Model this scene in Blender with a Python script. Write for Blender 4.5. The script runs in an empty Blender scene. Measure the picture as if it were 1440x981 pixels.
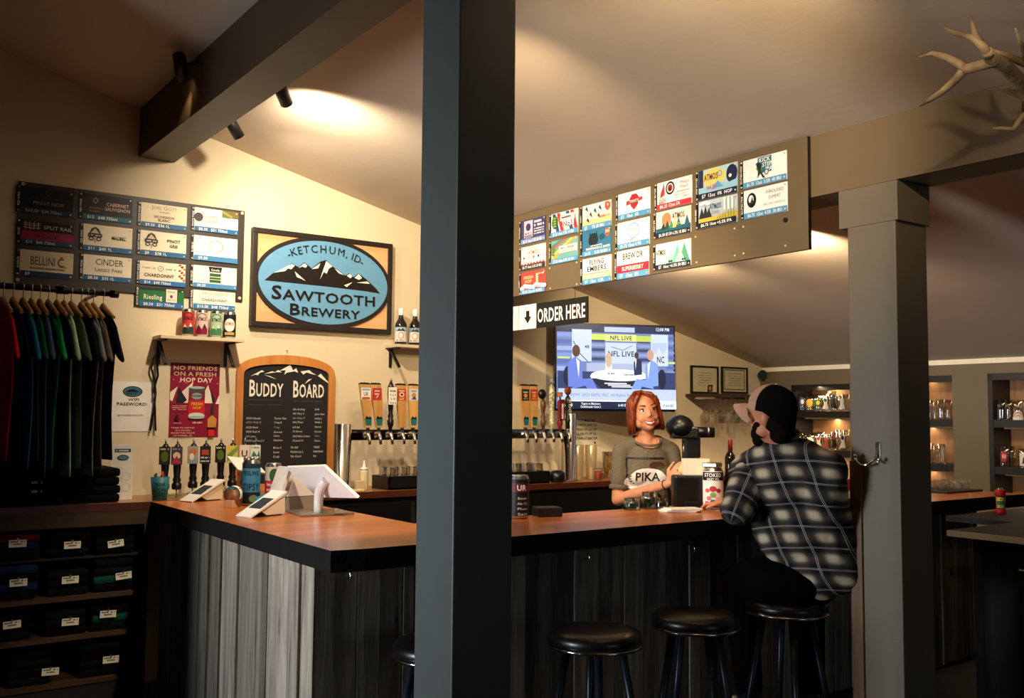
import bpy, bmesh, math, random
from mathutils import Vector, Matrix, Euler
random.seed(7)
R = math.radians
scene = bpy.context.scene
col = scene.collection

# ---------------------------------------------------------------- camera
FPX, CX, CY, CAMH = 1354.0, 720.0, 490.5, 1.55
ROLL, PITCH, YAW = 0.0079, R(3.897), R(35.896)
_fw = Vector((math.sin(YAW)*math.cos(PITCH), math.cos(YAW)*math.cos(PITCH), math.sin(PITCH)))
_rt = Vector((math.cos(YAW), -math.sin(YAW), 0)); _up = _rt.cross(_fw)
CR = math.cos(ROLL)*_rt + math.sin(ROLL)*_up
CU = -math.sin(ROLL)*_rt + math.cos(ROLL)*_up
CAM = Vector((0, 0, CAMH))
cd = bpy.data.cameras.new('camera'); cam = bpy.data.objects.new('camera', cd); col.objects.link(cam)
cd.sensor_fit = 'HORIZONTAL'; cd.sensor_width = 36; cd.lens = 36*FPX/1440; cd.clip_start = .05
cam.matrix_world = Matrix((( CR.x, CU.x, -_fw.x, 0), (CR.y, CU.y, -_fw.y, 0), (CR.z, CU.z, -_fw.z, CAMH), (0, 0, 0, 1)))
scene.camera = cam
def ray(x, y): return _fw + CR*((x-CX)/FPX) - CU*((y-CY)/FPX)
def on(x, y, ax, v):
    d = ray(x, y); t = (v-CAM[ax])/d[ax]; return CAM + d*t
def PX(x, y, v): return on(x, y, 0, v)
def PY(x, y, v): return on(x, y, 1, v)
def PZ(x, y, v): return on(x, y, 2, v)
def PD(x, y, d): return CAM + ray(x, y)*d

# ---------------------------------------------------------------- world, exposure, large lights
vs = scene.view_settings
vs.view_transform = 'Standard'; vs.look = 'None'; vs.gamma = 1; vs.use_curve_mapping = False
vs.exposure = 0.0
w = bpy.data.worlds.new('world'); scene.world = w; w.use_nodes = True
bg = w.node_tree.nodes['Background']; bg.inputs[0].default_value = (.55, .7, .9, 1); bg.inputs[1].default_value = .06

def area(name, loc, target, sx, sy, power, color):
    l = bpy.data.lights.new(name, 'AREA'); l.shape = 'RECTANGLE'; l.size = sx; l.size_y = sy
    l.energy = power; l.color = color
    o = bpy.data.objects.new(name, l); col.objects.link(o); o.location = loc
    o.rotation_euler = (Vector(target)-Vector(loc)).to_track_quat('-Z', 'Y').to_euler(); return o
def spot(name, loc, target, power, angle, color=(1, .76, .47), blend=.6, size=.03):
    l = bpy.data.lights.new(name, 'SPOT'); l.energy = power; l.spot_size = R(angle); l.spot_blend = blend
    l.color = color; l.shadow_soft_size = size
    o = bpy.data.objects.new(name, l); col.objects.link(o); o.location = loc
    o.rotation_euler = (Vector(target)-Vector(loc)).to_track_quat('-Z', 'Y').to_euler(); return o
def point(name, loc, power, color=(1, .76, .47), size=.03):
    l = bpy.data.lights.new(name, 'POINT'); l.energy = power; l.color = color; l.shadow_soft_size = size
    o = bpy.data.objects.new(name, l); col.objects.link(o); o.location = loc; return o
# daylight through the window of the left wall
area('window_daylight', (-3.0, 3.55, 1.35), (1.5, 3.45, 1.3), 1.15, 1.6, 30, (.88, .94, 1)).data.spread = R(58)

# weak cool fill light added behind the camera, set in an invented window
area('front_fill', (2.6, -2.98, 1.5), (2.8, 3.0, 1.3), 1.8, 1.4, 9, (.85, .93, 1))

# ---------------------------------------------------------------- constants of the room
YW, XR, XB, ZB = 5.8, 7.05, 3.61, 1.07          # back wall, right wall, menu beam face, bar top
def ceil_z(x): return 3.685 - .24*x

# ---------------------------------------------------------------- materials
def lin(h):
    if not isinstance(h, str): return tuple(h)
    h = h.lstrip('#'); v = [int(h[i:i+2], 16)/255 for i in (0, 2, 4)]
    return tuple((c/12.92 if c <= .04045 else ((c+.055)/1.055)**2.4) for c in v)
_mats = {}
def mat(name, color, rough=.55, metal=0, var=.06, scale=12, bump=0, bscale=60, spec=.5, emit=0, stretch=None, color2=None, coat=0, rnd=0):
    if name in _mats: return _mats[name]
    m = bpy.data.materials.new(name); m.use_nodes = True; nt = m.node_tree; N = nt.nodes; L = nt.links
    b = N['Principled BSDF']; c = lin(color)
    b.inputs['Roughness'].default_value = rough; b.inputs['Metallic'].default_value = metal
    b.inputs['Specular IOR Level'].default_value = spec; b.inputs['Coat Weight'].default_value = coat
    tc = N.new('ShaderNodeTexCoord'); mp = N.new('ShaderNodeMapping'); L.new(tc.outputs['Object'], mp.inputs[0])
    if stretch: mp.inputs['Scale'].default_value = stretch
    nz = N.new('ShaderNodeTexNoise'); nz.inputs['Scale'].default_value = scale; nz.inputs['Detail'].default_value = 5
    L.new(mp.outputs[0], nz.inputs['Vector'])
    rp = N.new('ShaderNodeValToRGB'); c2 = lin(color2) if color2 else c
    rp.color_ramp.elements[0].position = .3; rp.color_ramp.elements[1].position = .7
    rp.color_ramp.elements[0].color = (*[max(0, x*(1-var)) for x in c], 1)
    rp.color_ramp.elements[1].color = (*[min(1, x*(1+var)) for x in c2], 1)
    L.new(nz.outputs['Fac'], rp.inputs[0]); out = rp.outputs[0]
    if rnd:
        oi = N.new('ShaderNodeObjectInfo'); mr = N.new('ShaderNodeMapRange'); L.new(oi.outputs['Random'], mr.inputs[0])
        mr.inputs['To Min'].default_value = 1-rnd; mr.inputs['To Max'].default_value = 1+rnd
        mx = N.new('ShaderNodeMix'); mx.data_type = 'RGBA'; mx.blend_type = 'MULTIPLY'; mx.inputs[0].default_value = 1
        L.new(out, mx.inputs[6]); L.new(mr.outputs[0], mx.inputs[7]); out = mx.outputs[2]
    if emit: b.inputs['Base Color'].default_value = (.01, .01, .012, 1)
    else: L.new(out, b.inputs['Base Color'])
    if emit:
        L.new(out, b.inputs['Emission Color']); b.inputs['Emission Strength'].default_value = emit
    if bump:
        n2 = N.new('ShaderNodeTexNoise'); n2.inputs['Scale'].default_value = bscale; n2.inputs['Detail'].default_value = 6
        L.new(mp.outputs[0], n2.inputs['Vector'])
        bp = N.new('ShaderNodeBump'); bp.inputs['Strength'].default_value = bump; bp.inputs['Distance'].default_value = .01
        L.new(n2.outputs['Fac'], bp.inputs['Height']); L.new(bp.outputs[0], b.inputs['Normal'])
    _mats[name] = m; return m
def ink(h, emit=0):
    h = h.lstrip('#')
    return mat(('glow_' if emit else 'ink_')+h, h, rough=.5 if not emit else .3, var=.02, emit=emit, spec=.3)
def glass(name, tint='fbf9f4', a=.18):
    if name in _mats: return _mats[name]
    m = bpy.data.materials.new(name); m.use_nodes = True; nt = m.node_tree; N = nt.nodes; L = nt.links
    N.remove(N['Principled BSDF']); t = N.new('ShaderNodeBsdfTransparent'); g = N.new('ShaderNodeBsdfGlossy')
    t.inputs[0].default_value = (*lin(tint), 1); g.inputs['Roughness'].default_value = .04
    f = N.new('ShaderNodeLayerWeight'); f.inputs[0].default_value = .35
    mr = N.new('ShaderNodeMapRange'); mr.inputs['To Min'].default_value = a*.4; mr.inputs['To Max'].default_value = min(.95, a*4)
    L.new(f.outputs['Facing'], mr.inputs[0])
    x = N.new('ShaderNodeMixShader'); L.new(mr.outputs[0], x.inputs[0]); L.new(t.outputs[0], x.inputs[1]); L.new(g.outputs[0], x.inputs[2])
    L.new(x.outputs[0], N['Material Output'].inputs[0]); _mats[name] = m; return m
def wood(name, c1, c2, axis='Y', rough=.4, scale=3, coat=0, bump=.15, rnd=0, dark=None):
    """plank wood: stretched noise along an axis plus fine grain"""
    if name in _mats: return _mats[name]
    m = bpy.data.materials.new(name); m.use_nodes = True; nt = m.node_tree; N = nt.nodes; L = nt.links
    b = N['Principled BSDF']; b.inputs['Roughness'].default_value = rough; b.inputs['Coat Weight'].default_value = coat
    b.inputs['Coat Roughness'].default_value = .15
    tc = N.new('ShaderNodeTexCoord'); mp = N.new('ShaderNodeMapping'); L.new(tc.outputs['Object'], mp.inputs[0])
    s = [9, 9, 9]; s['XYZ'.index(axis)] = .7; mp.inputs['Scale'].default_value = s
    oi = N.new('ShaderNodeObjectInfo'); ad = N.new('ShaderNodeVectorMath'); ad.operation = 'ADD'
    cb = N.new('ShaderNodeCombineXYZ'); ml = N.new('ShaderNodeMath'); ml.operation = 'MULTIPLY'; ml.inputs[1].default_value = 50
    L.new(oi.outputs['Random'], ml.inputs[0])
    for i in range(3): L.new(ml.outputs[0], cb.inputs[i])
    L.new(mp.outputs[0], ad.inputs[0]); L.new(cb.outputs[0], ad.inputs[1])
    nz = N.new('ShaderNodeTexNoise'); nz.inputs['Scale'].default_value = scale; nz.inputs['Detail'].default_value = 8
    nz.inputs['Roughness'].default_value = .65; nz.inputs['Distortion'].default_value = .6
    L.new(ad.outputs[0], nz.inputs['Vector'])
    rp = N.new('ShaderNodeValToRGB'); e = rp.color_ramp.elements
    e[0].position = .3; e[0].color = (*lin(c1), 1); e[1].position = .7; e[1].color = (*lin(c2), 1)
    if dark:
        k = e.new(.38); k.color = (*lin(c1), 1); e[0].color = (*lin(dark), 1); e[0].position = .27
    L.new(nz.outputs['Fac'], rp.inputs[0]); out = rp.outputs[0]
    if rnd:
        mr = N.new('ShaderNodeMapRange'); L.new(oi.outputs['Random'], mr.inputs[0])
        mr.inputs['To Min'].default_value = 1-rnd; mr.inputs['To Max'].default_value = 1+rnd
        mx = N.new('ShaderNodeMix'); mx.data_type = 'RGBA'; mx.blend_type = 'MULTIPLY'; mx.inputs[0].default_value = 1
        L.new(out, mx.inputs[6]); L.new(mr.outputs[0], mx.inputs[7]); out = mx.outputs[2]
    L.new(out, b.inputs['Base Color'])
    bp = N.new('ShaderNodeBump'); bp.inputs['Strength'].default_value = bump; bp.inputs['Distance'].default_value = .01
    L.new(nz.outputs['Fac'], bp.inputs['Height']); L.new(bp.outputs[0], b.inputs['Normal'])
    _mats[name] = m; return m

# ---------------------------------------------------------------- mesh builder
class MB:
    def __init__(s): s.v = []; s.f = []; s.m = []; s.mats = []; s.sm = []
    def mi(s, m):
        if m not in s.mats: s.mats.append(m)
        return s.mats.index(m)
    def add(s, vs_, fs, m, smooth=False):
        o = len(s.v); s.v += [Vector(p) for p in vs_]; k = s.mi(m)
        for f in fs: s.f.append([i+o for i in f]); s.m.append(k); s.sm.append(smooth)
        return s
    def box(s, c, d, m, rot=None, bev=0):
        x, y, z = [q/2 for q in d]; c = Vector(c); M3 = rot.to_matrix() if rot else Matrix.Identity(3)
        if bev:
            bm = bmesh.new(); bmesh.ops.create_cube(bm, size=1, matrix=Matrix.Diagonal((*d, 1)))
            bmesh.ops.bevel(bm, geom=bm.edges[:], offset=bev, segments=2, profile=.6, affect='EDGES')
            bm.verts.index_update(); s.add([c+M3@v.co for v in bm.verts], [[v.index for v in f.verts] for f in bm.faces], m, False); bm.free(); return s
        p = [(-x, -y, -z), (x, -y, -z), (x, y, -z), (-x, y, -z), (-x, -y, z), (x, -y, z), (x, y, z), (-x, y, z)]
        return s.add([c+M3@Vector(q) for q in p], [(3, 2, 1, 0), (4, 5, 6, 7), (0, 1, 5, 4), (1, 2, 6, 5), (2, 3, 7, 6), (3, 0, 4, 7)], m)
    def bb(s, lo, hi, m, bev=0):
        return s.box([(a+b)/2 for a, b in zip(lo, hi)], [b-a for a, b in zip(lo, hi)], m, bev=bev)
    def tube(s, pts, rad, m, n=12, cap=True, smooth=True, flat=1, ref=None):
        pts = [Vector(p) for p in pts]; k = len(pts); rad = rad if isinstance(rad, (list, tuple)) else [rad]*k
        vs_, fs = [], []; prev = None
        for i in range(k):
            t = (pts[min(i+1, k-1)]-pts[max(i-1, 0)]).normalized()
            a = prev if prev else (Vector(ref) if ref else (Vector((0, 0, 1)) if abs(t.z) < .9 else Vector((1, 0, 0))))
            u = (a - t*a.dot(t)).normalized(); v_ = t.cross(u); prev = u
            for j in range(n):
                an = 2*math.pi*j/n; vs_.append(pts[i]+(u*math.cos(an)+v_*math.sin(an)*flat)*rad[i])
        for i in range(k-1):
            for j in range(n): fs.append((i*n+j, i*n+(j+1) % n, (i+1)*n+(j+1) % n, (i+1)*n+j))
        s.add(vs_, fs, m, smooth)
        if cap:
            o = len(s.v)-k*n; kk = s.mi(m)
            s.f += [[o+j for j in range(n)][::-1], [o+(k-1)*n+j for j in range(n)]]; s.m += [kk, kk]; s.sm += [False, False]
        return s
    def lathe(s, prof, c, m, n=20, axis=None, smooth=True, capb=True, capt=True):
        """prof: list of (radius, height) along axis (default +z)"""
        c = Vector(c); ax = Vector(axis or (0, 0, 1)).normalized()
        u = (Vector((1, 0, 0)) if abs(ax.x) < .9 else Vector((0, 1, 0))); u = (u-ax*u.dot(ax)).normalized(); v_ = ax.cross(u)
        vs_, fs = [], []; k = len(prof)
        for r, h in prof:
            for j in range(n):
                a = 2*math.pi*j/n; vs_.append(c+ax*h+(u*math.cos(a)+v_*math.sin(a))*max(r, 1e-4))
        for i in range(k-1):
            for j in range(n): fs.append((i*n+j, i*n+(j+1) % n, (i+1)*n+(j+1) % n, (i+1)*n+j))
        s.add(vs_, fs, m, smooth); o = len(s.v)-k*n; kk = s.mi(m)
        if capb: s.f.append([o+j for j in range(n)][::-1]); s.m.append(kk); s.sm.append(False)
        if capt: s.f.append([o+(k-1)*n+j for j in range(n)]); s.m.append(kk); s.sm.append(False)
        return s
    def prism(s, poly, o, u, v_, n, t, m, mside=None):
        """polygon in (u,v) extruded by t along n"""
        o, u, v_, n = Vector(o), Vector(u), Vector(v_), Vector(n); k = len(poly)
        a = [o+u*x+v_*y for x, y in poly]; b = [p+n*t for p in a]
        s.add(a+b, [list(range(k))[::-1], list(range(k, 2*k))], m)
        return s.add(a+b, [(i, (i+1) % k, k+(i+1) % k, k+i) for i in range(k)], mside or m)
    def ell(s, c, r, m, rot=None, nu=16, nv=10):
        c = Vector(c); M3 = rot if rot is not None else Matrix.Identity(3); vs_, fs = [], []
        for i in range(nv+1):
            th = math.pi*i/nv
            for j in range(nu):
                a = 2*math.pi*j/nu
                vs_.append(c+M3@Vector((r[0]*math.sin(th)*math.cos(a), r[1]*math.sin(th)*math.sin(a), r[2]*math.cos(th))))
        for i in range(nv):
            for j in range(nu): fs.append((i*nu+j, (i+1)*nu+j, (i+1)*nu+(j+1) % nu, i*nu+(j+1) % nu))
        return s.add(vs_, fs, m, True)
    def mesh(s, name, org=(0, 0, 0)):
        o = Vector(org); me = bpy.data.meshes.new(name); me.from_pydata([v-o for v in s.v], [], s.f)
        for m in s.mats: me.materials.append(m)
        me.polygons.foreach_set('material_index', s.m); me.polygons.foreach_set('use_smooth', s.sm); me.update(); return me
    def build(s, name, parent=None, org=None):
        """parent given: a part (verts relative to the root's base point); otherwise a thing of one mesh at org"""
        if parent is not None: org = ORG[parent]
        elif org is None:
            xs = [v.x for v in s.v]; ys = [v.y for v in s.v]; zs = [v.z for v in s.v]
            org = Vector(((min(xs)+max(xs))/2, (min(ys)+max(ys))/2, min(zs)))
        ob = bpy.data.objects.new(name, s.mesh(name, org)); col.objects.link(ob); ORG[ob] = Vector(org)
        if parent is not None: ob.parent = parent
        else: ob.location = org
        return ob
ORG = {}
def tag(o, label, cat, group=None):
    o['label'] = label; o['category'] = cat
    if group: o['group'] = group
    return o
def struct(o): o['kind'] = 'structure'; return o
def thing(name, label, cat, org=(0, 0, 0), group=None):
    o = bpy.data.objects.new(name, None); col.objects.link(o); o.location = org; ORG[o] = Vector(org); o.empty_display_size = .05
    return tag(o, label, cat, group)
KIDS = {}
def copy_tree(root, loc=None, rz=None, label=None, parent=None):
    c = root.copy(); col.objects.link(c); c.parent = parent
    if loc is not None: c.location = loc
    if rz is not None: c.rotation_euler = (0, 0, rz)
    if label: c['label'] = label
    ORG[c] = Vector(loc) if loc is not None else (ORG[parent] if parent else ORG[root])
    for ch in [k for k in ORG if k.parent == root]: copy_tree(ch, parent=c)
    return c

# ---------------------------------------------------------------- lettering (glyph outlines laid out by hand)
CH = "ABCDEFGHIJKLMNOPQRSTUVWXYZabcdefghijklmnopqrstuvwxyz0123456789$%.,:;!?'&-()/+#~"
GL = {}
def _glyphs():
    tmp = []
    for bold in (0, 1):
        for c in CH:
            for body in (c, '|'+c+'|'):
                cu = bpy.data.curves.new('g', 'FONT'); cu.body = body; cu.resolution_u = 2; cu.offset = .018 if bold else 0
                o = bpy.data.objects.new('g', cu); col.objects.link(o); tmp.append((bold, c, body, o))
        cu = bpy.data.curves.new('g', 'FONT'); cu.body = '||'; o = bpy.data.objects.new('g', cu); col.objects.link(o); tmp.append((bold, '||', '||', o))
    bpy.context.view_layer.update(); dg = bpy.context.evaluated_depsgraph_get(); W = {}
    for bold, c, body, o in tmp:
        W[bold, body] = o.dimensions.x
        if len(body) == 1:
            me = bpy.data.meshes.new_from_object(o.evaluated_get(dg))
            GL[bold, c] = [[tuple(v.co[:2]) for v in me.vertices], [list(p.vertices) for p in me.polygons], 0]; bpy.data.meshes.remove(me)
    for bold in (0, 1):
        for c in CH: GL[bold, c][2] = W[bold, '|'+c+'|']-W[bold, '||']
    for _, _, _, o in tmp:
        cu = o.data; bpy.data.objects.remove(o); bpy.data.curves.remove(cu)
_glyphs()
def tw(t, bold=0): return sum(.28 if c == ' ' else GL[bold, c][2] for c in t)

class Art:
    """flat print on a plane: coordinates in metres along u, v; every call lies a hair above the one before"""
    def __init__(s, o, u, v, n, eps=.0004, emit=0):
        s.o, s.u, s.v, s.n = Vector(o), Vector(u), Vector(v), Vector(n); s.k = 0; s.eps = eps; s.emit = emit; s.mb = MB(); s.fixed = False
    def P(s, x, y): return s.o+s.u*x+s.v*y+s.n*(s.eps*s.k)
    def up(s):
        if not s.fixed: s.k += 1
    def poly(s, pts, h):
        s.up(); s.mb.add([s.P(*p) for p in pts], [list(range(len(pts)))], ink(h, s.emit)); return s
    def rect(s, x0, y0, x1, y1, h): return s.poly([(x0, y0), (x1, y0), (x1, y1), (x0, y1)], h)
    def ell(s, x, y, a, b, h, n=24): return s.poly([(x+a*math.cos(2*math.pi*i/n), y+b*math.sin(2*math.pi*i/n)) for i in range(n)], h)
    def ring(s, x, y, a, b, t, h, n=28, a0=0, a1=360):
        s.up(); vs_ = []; k = n+1
        for i in range(k):
            an = R(a0+(a1-a0)*i/n); vs_ += [s.P(x+a*math.cos(an), y+b*math.sin(an)), s.P(x+(a-t)*math.cos(an), y+(b-t)*math.sin(an))]
        s.mb.add(vs_, [(2*i, 2*i+2, 2*i+3, 2*i+1) for i in range(n)], ink(h, s.emit)); return s
    def line(s, pts, t, h):
        s.up(); pts = [Vector(p) for p in pts]; vs_ = []
        for i, p in enumerate(pts):
            d = (pts[min(i+1, len(pts)-1)]-pts[max(i-1, 0)]).normalized(); q = Vector((-d.y, d.x))*t/2
            vs_ += [s.P(*(p+q)), s.P(*(p-q))]
        s.mb.add(vs_, [(2*i, 2*i+1, 2*i+3, 2*i+2) for i in range(len(pts)-1)], ink(h, s.emit)); return s
    def text(s, t, x, y, size, h, bold=1, align='C', w=None, rot=0, sx=1, slant=0):
        """size: cap height; w: fit to this width"""
        s.up(); sc = size/.73; W = tw(t, bold)*sc*sx
        if w: sx *= w/W; W = w
        px = {'C': -W/2, 'L': 0, 'R': -W}[align]; c, sn = math.cos(rot), math.sin(rot); k = ink(h, s.emit)
        for ch in t:
            if ch == ' ': px += .28*sc*sx; continue
            V, F, adv = GL[bold, ch]
            q = []
            for a, b in V:
                X, Y_ = px+(a+slant*b)*sc*sx, b*sc-size/2; q.append(s.P(x+X*c-Y_*sn, y+X*sn+Y_*c))
            s.mb.add(q, F, k); px += adv*sc*sx
        return s
    def caps(s, t, x, y, size, h, w=None, small=.78, bold=1, rot=0):
        """small capitals: the first letter of each word larger"""
        words = t.split(' '); ws = []
        for wd in words: ws.append(tw(wd[0], bold)*size/.73+tw(wd[1:], bold)*size*small/.73)
        gap = size*.45; W = sum(ws)+gap*(len(ws)-1); k = (w/W) if w else 1; px = x-W*k/2; f = s.fixed
        s.up(); s.fixed = True
        for wd, q in zip(words, ws):
            a = tw(wd[0], bold)*size/.73*k
            s.text(wd[0], px, y, size, h, bold, 'L', w=a)
            if len(wd) > 1: s.text(wd[1:], px+a, y-size*(1-small)/2, size*small, h, bold, 'L', w=q*k-a)
            px += (q+gap)*k
        s.fixed = f; return s
    def scrib(s, x0, y, x1, size, h, words=None):
        """a line of print too small to read: short strokes"""
        s.up(); x = x0; rr = random.Random(int(abs(x0*7919+y*104729+x1*31)*1000)); k = ink(h, s.emit)
        while x < x1:
            L = min(size*rr.uniform(.35, .8), x1-x)
            if rr.random() < .82: s.mb.add([s.P(*p) for p in ((x, y-size/2), (x+L*.7, y-size/2), (x+L*.7, y+size*rr.uniform(.1, .5)), (x, y+size*.5))], [(0, 1, 2, 3)], k)
            x += L
        return s
    def build(s, name, parent): return s.mb.build(name, parent)

# common materials
M_wall = mat('cream_plaster', 'ddcdac', .9, var=.03, scale=3, bump=.06, bscale=90)
M_ceil = mat('ceiling_paint', 'ccbba6', .85, var=.05, scale=2.2, bump=.08, bscale=30, stretch=(1, .25, 1))
M_post = mat('grey_green_paint', '4a504e', .5, var=.05, scale=5, bump=.05, bscale=45)
M_beam = mat('brown_grey_paint', '6c5a3e', .6, var=.04, scale=4, bump=.04)
M_dbeam = mat('dark_beam_paint', '463522', .5, var=.06, scale=4, bump=.05)
M_panel = mat('menu_panel_brown', '66553a', .45, var=.04, scale=5)
M_black = mat('matt_black_metal', '0d0d0d', .45, var=.1)
M_blackpl = mat('black_plastic', '0a0b0c', .35, var=.1)
M_white = mat('white_plastic', 'ece8e2', .3, var=.02)
M_chrome = mat('chrome', 'd6d3cc', .12, metal=1, var=.03)
M_steel = mat('brushed_steel', 'b6b2aa', .28, metal=1, var=.06)
M_screw = mat('pale_screw', 'd8c9a0', .35, var=.05)
M_paper = mat('paper_white', 'f0ece2', .8, var=.02)
M_glass = glass('clear_glass')
M_skin = mat('skin', 'd99a78', .5, var=.06, scale=30, bump=.03, bscale=150)
# ================================================================ the room
M_floor = mat('dark_concrete', '2a2724', .5, var=.2, scale=2, bump=.1)
struct(MB().bb((-3.2, -3.2, -.12), (7.4, 5.95, 0), M_floor).build('floor'))
c = MB()
def slab(x0, x1, y0, y1, t, m, b):
    b.add([(x0, y0, ceil_z(x0)), (x1, y0, ceil_z(x1)), (x1, y1, ceil_z(x1)), (x0, y1, ceil_z(x0)),
           (x0, y0, ceil_z(x0)+t), (x1, y0, ceil_z(x1)+t), (x1, y1, ceil_z(x1)+t), (x0, y1, ceil_z(x0)+t)],
          [(0, 1, 2, 3)[::-1], (4, 5, 6, 7), (0, 1, 5, 4), (1, 2, 6, 5), (2, 3, 7, 6), (3, 0, 4, 7)], m)
slab(-3.2, 7.4, -3.2, 5.95, .12, M_ceil, c); struct(c.build('ceiling'))
# square of attic hatch on the ceiling, upper left
h = PX(180, 38, .55); hx0, hx1, hy0, hy1 = -.45, .52, 3.3, 4.05
b = MB(); slab(hx0, hx1, hy0, hy1, -.025, M_ceil, b); hat = thing('attic_hatch', 'square flat attic hatch panel on the dark sloping ceiling', 'hatch', (hx0, hy0, ceil_z(hx0)))
b.build('panel', hat)
b = MB()
for q in ((hx0-.05, hx1+.05, hy0-.05, hy0), (hx0-.05, hx1+.05, hy1, hy1+.05), (hx0-.05, hx0, hy0, hy1), (hx1, hx1+.05, hy0, hy1)): slab(*q, -.04, M_ceil, b)
b.build('frame', hat)
b = MB(); x0, x1 = -3.2, 7.2
b.add([(x0, YW, 0), (x1, YW, 0), (x1, YW, ceil_z(x1)), (x0, YW, ceil_z(x0)), (x0, YW+.15, 0), (x1, YW+.15, 0), (x1, YW+.15, ceil_z(x1)), (x0, YW+.15, ceil_z(x0))],
      [(0, 1, 2, 3), (7, 6, 5, 4), (4, 5, 1, 0), (1, 5, 6, 2), (2, 6, 7, 3), (3, 7, 4, 0)], M_wall)
struct(b.build('wall_back'))
# left wall with its window opening (out of frame; the daylight comes through it)
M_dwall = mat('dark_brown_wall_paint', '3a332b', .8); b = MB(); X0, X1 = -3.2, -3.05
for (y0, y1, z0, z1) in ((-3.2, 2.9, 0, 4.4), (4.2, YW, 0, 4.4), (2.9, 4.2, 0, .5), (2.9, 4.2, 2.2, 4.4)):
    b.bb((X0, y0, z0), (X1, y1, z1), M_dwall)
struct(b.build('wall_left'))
b = MB(); fr = mat('window_frame_paint', '3b3a36', .5)
for (y0, y1, z0, z1) in ((2.9, 2.96, .5, 2.2), (4.14, 4.2, .5, 2.2), (2.96, 4.14, .5, .56), (2.96, 4.14, 2.14, 2.2), (3.53, 3.57, .56, 2.14)): b.bb((-3.16, y0, z0), (-3.09, y1, z1), fr)
struct(b.build('window_1'))
b = MB()
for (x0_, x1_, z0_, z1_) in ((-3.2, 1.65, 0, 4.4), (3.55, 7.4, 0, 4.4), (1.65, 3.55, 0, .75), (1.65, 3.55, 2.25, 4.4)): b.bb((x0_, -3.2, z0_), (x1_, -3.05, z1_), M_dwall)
struct(b.build('wall_front')); b = MB()
for (x0_, x1_, z0_, z1_) in ((1.65, 1.71, .75, 2.25), (3.49, 3.55, .75, 2.25), (1.71, 3.49, .75, .81), (1.71, 3.49, 2.19, 2.25), (2.58, 2.62, .81, 2.19)): b.bb((x0_, -3.16, z0_), (x1_, -3.09, z1_), fr)
struct(b.build('fill_window'))  # unseen window frame, added around the front fill light
struct(MB().bb((-3.05, 4.4, 0), (.42, 4.55, 3.55), M_dwall).build('wall_light_block'))  # unseen wall stub, added to keep window daylight off the left shelf
# right wall: white plaster behind, a built-in of painted boards with niches in front of it
struct(MB().bb((XR+.28, -3.05, 0), (XR+.4, YW, 2.06), M_wall).build('wall_right'))
struct(MB().bb((XR-.01, -3.05, 1.958), (XR+.28, YW, 1.998), mat('white_trim', 'fbf0d8', .7)).build('trim_1'))
XF = 7.0; NICHES = [(4.86, 5.45, 1.83, (1.60, 1.27)), (3.965, 4.58, 1.875, (1.54, 1.20)), (3.07, 3.69, 1.88, (1.54, 1.20))]
M_built = mat('taupe_builtin_paint', '6e6049', .6, var=.05, scale=4)
M_nwood = wood('niche_back_wood', '7a5630', 'a8794a', 'Z', .6, scale=1.2)
M_ndark = mat('niche_dark_trim', '17130f', .5, var=.1)
u = struct(MB().bb((XF, 5.45, 0), (XR+.28, YW, 1.955), M_built).build('wall_niche'))
def piece(lo, hi, m, nm): return MB().bb(lo, hi, m).build(nm, u)
ys = [5.45]
for i, (y0, y1, zt, sh) in enumerate(NICHES):
    piece((XF, y0, zt), (XR+.28, y1, 1.955), M_built, 'head_panel')
    nxt = NICHES[i+1][1] if i+1 < len(NICHES) else -3.0
    piece((XF, nxt, 0), (XR+.28, y0, 1.955), M_built, 'pier')
    piece((XF, y0, 0), (XR+.28, y1, .93), M_built, 'base_panel')
    piece((XR+.2, y0, .93), (XR+.28, y1, zt), M_nwood, 'niche_back')
    for z in sh: piece((XF+.002, y0, z-.055), (XR+.2, y1, z), M_ndark, 'shelf')
    piece((XF-.004, y0, zt-.05), (XF+.03, y1, zt), M_ndark, 'trim_board')
    piece((XF-.004, y1-.035, .93), (XR+.2, y1, zt), M_ndark, 'side_board')
# beams
b = MB(); b.bb((1.48, -3.0, 3.04), (1.685, YW-.002, 3.285), M_dbeam)
b.add([(1.48, -3, 3.285), (1.685, -3, 3.285), (1.685, -3, ceil_z(1.685)), (1.48, -3, ceil_z(1.48)),
       (1.48, YW-.002, 3.285), (1.685, YW-.002, 3.285), (1.685, YW-.002, ceil_z(1.685)), (1.48, YW-.002, ceil_z(1.48))],
      [(0, 1, 2, 3), (7, 6, 5, 4), (1, 5, 6, 2), (3, 7, 4, 0)], M_dbeam)
struct(b.build('ridge_beam'))
def post(nm, x0, x1, y0, y1, z, m):
    o = MB().bb((x0, y0, 0), (x1, y1, z), m, bev=.006).build(nm); return struct(o)
post('post_center', 1.48, 1.685, 2.32, 2.53, 3.04, M_post)
M_rpost = mat('taupe_post_paint', '6e6350', .5, var=.05, scale=5, bump=.05, bscale=45)
b = MB(); b.add([(XB, -3, 2.54), (XB+.23, -3, 2.54), (XB+.23, -3, ceil_z(XB+.23)), (XB, -3, ceil_z(XB)), (XB, YW-.002, 2.54), (XB+.23, YW-.002, 2.54), (XB+.23, YW-.002, ceil_z(XB+.23)), (XB, YW-.002, ceil_z(XB))],
      [(0, 1, 2, 3), (7, 6, 5, 4), (4, 5, 1, 0), (1, 5, 6, 2), (3, 7, 4, 0)], M_beam)
struct(b.build('header_beam'))
p = post('post_right', XB, XB+.23, 2.275, 2.505, 2.54, M_rpost)
MB().bb((XB-.004, 2.262, 2.37), (XB+.24, 2.545, 2.539), M_rpost, bev=.004).build('capital', p)
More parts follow.
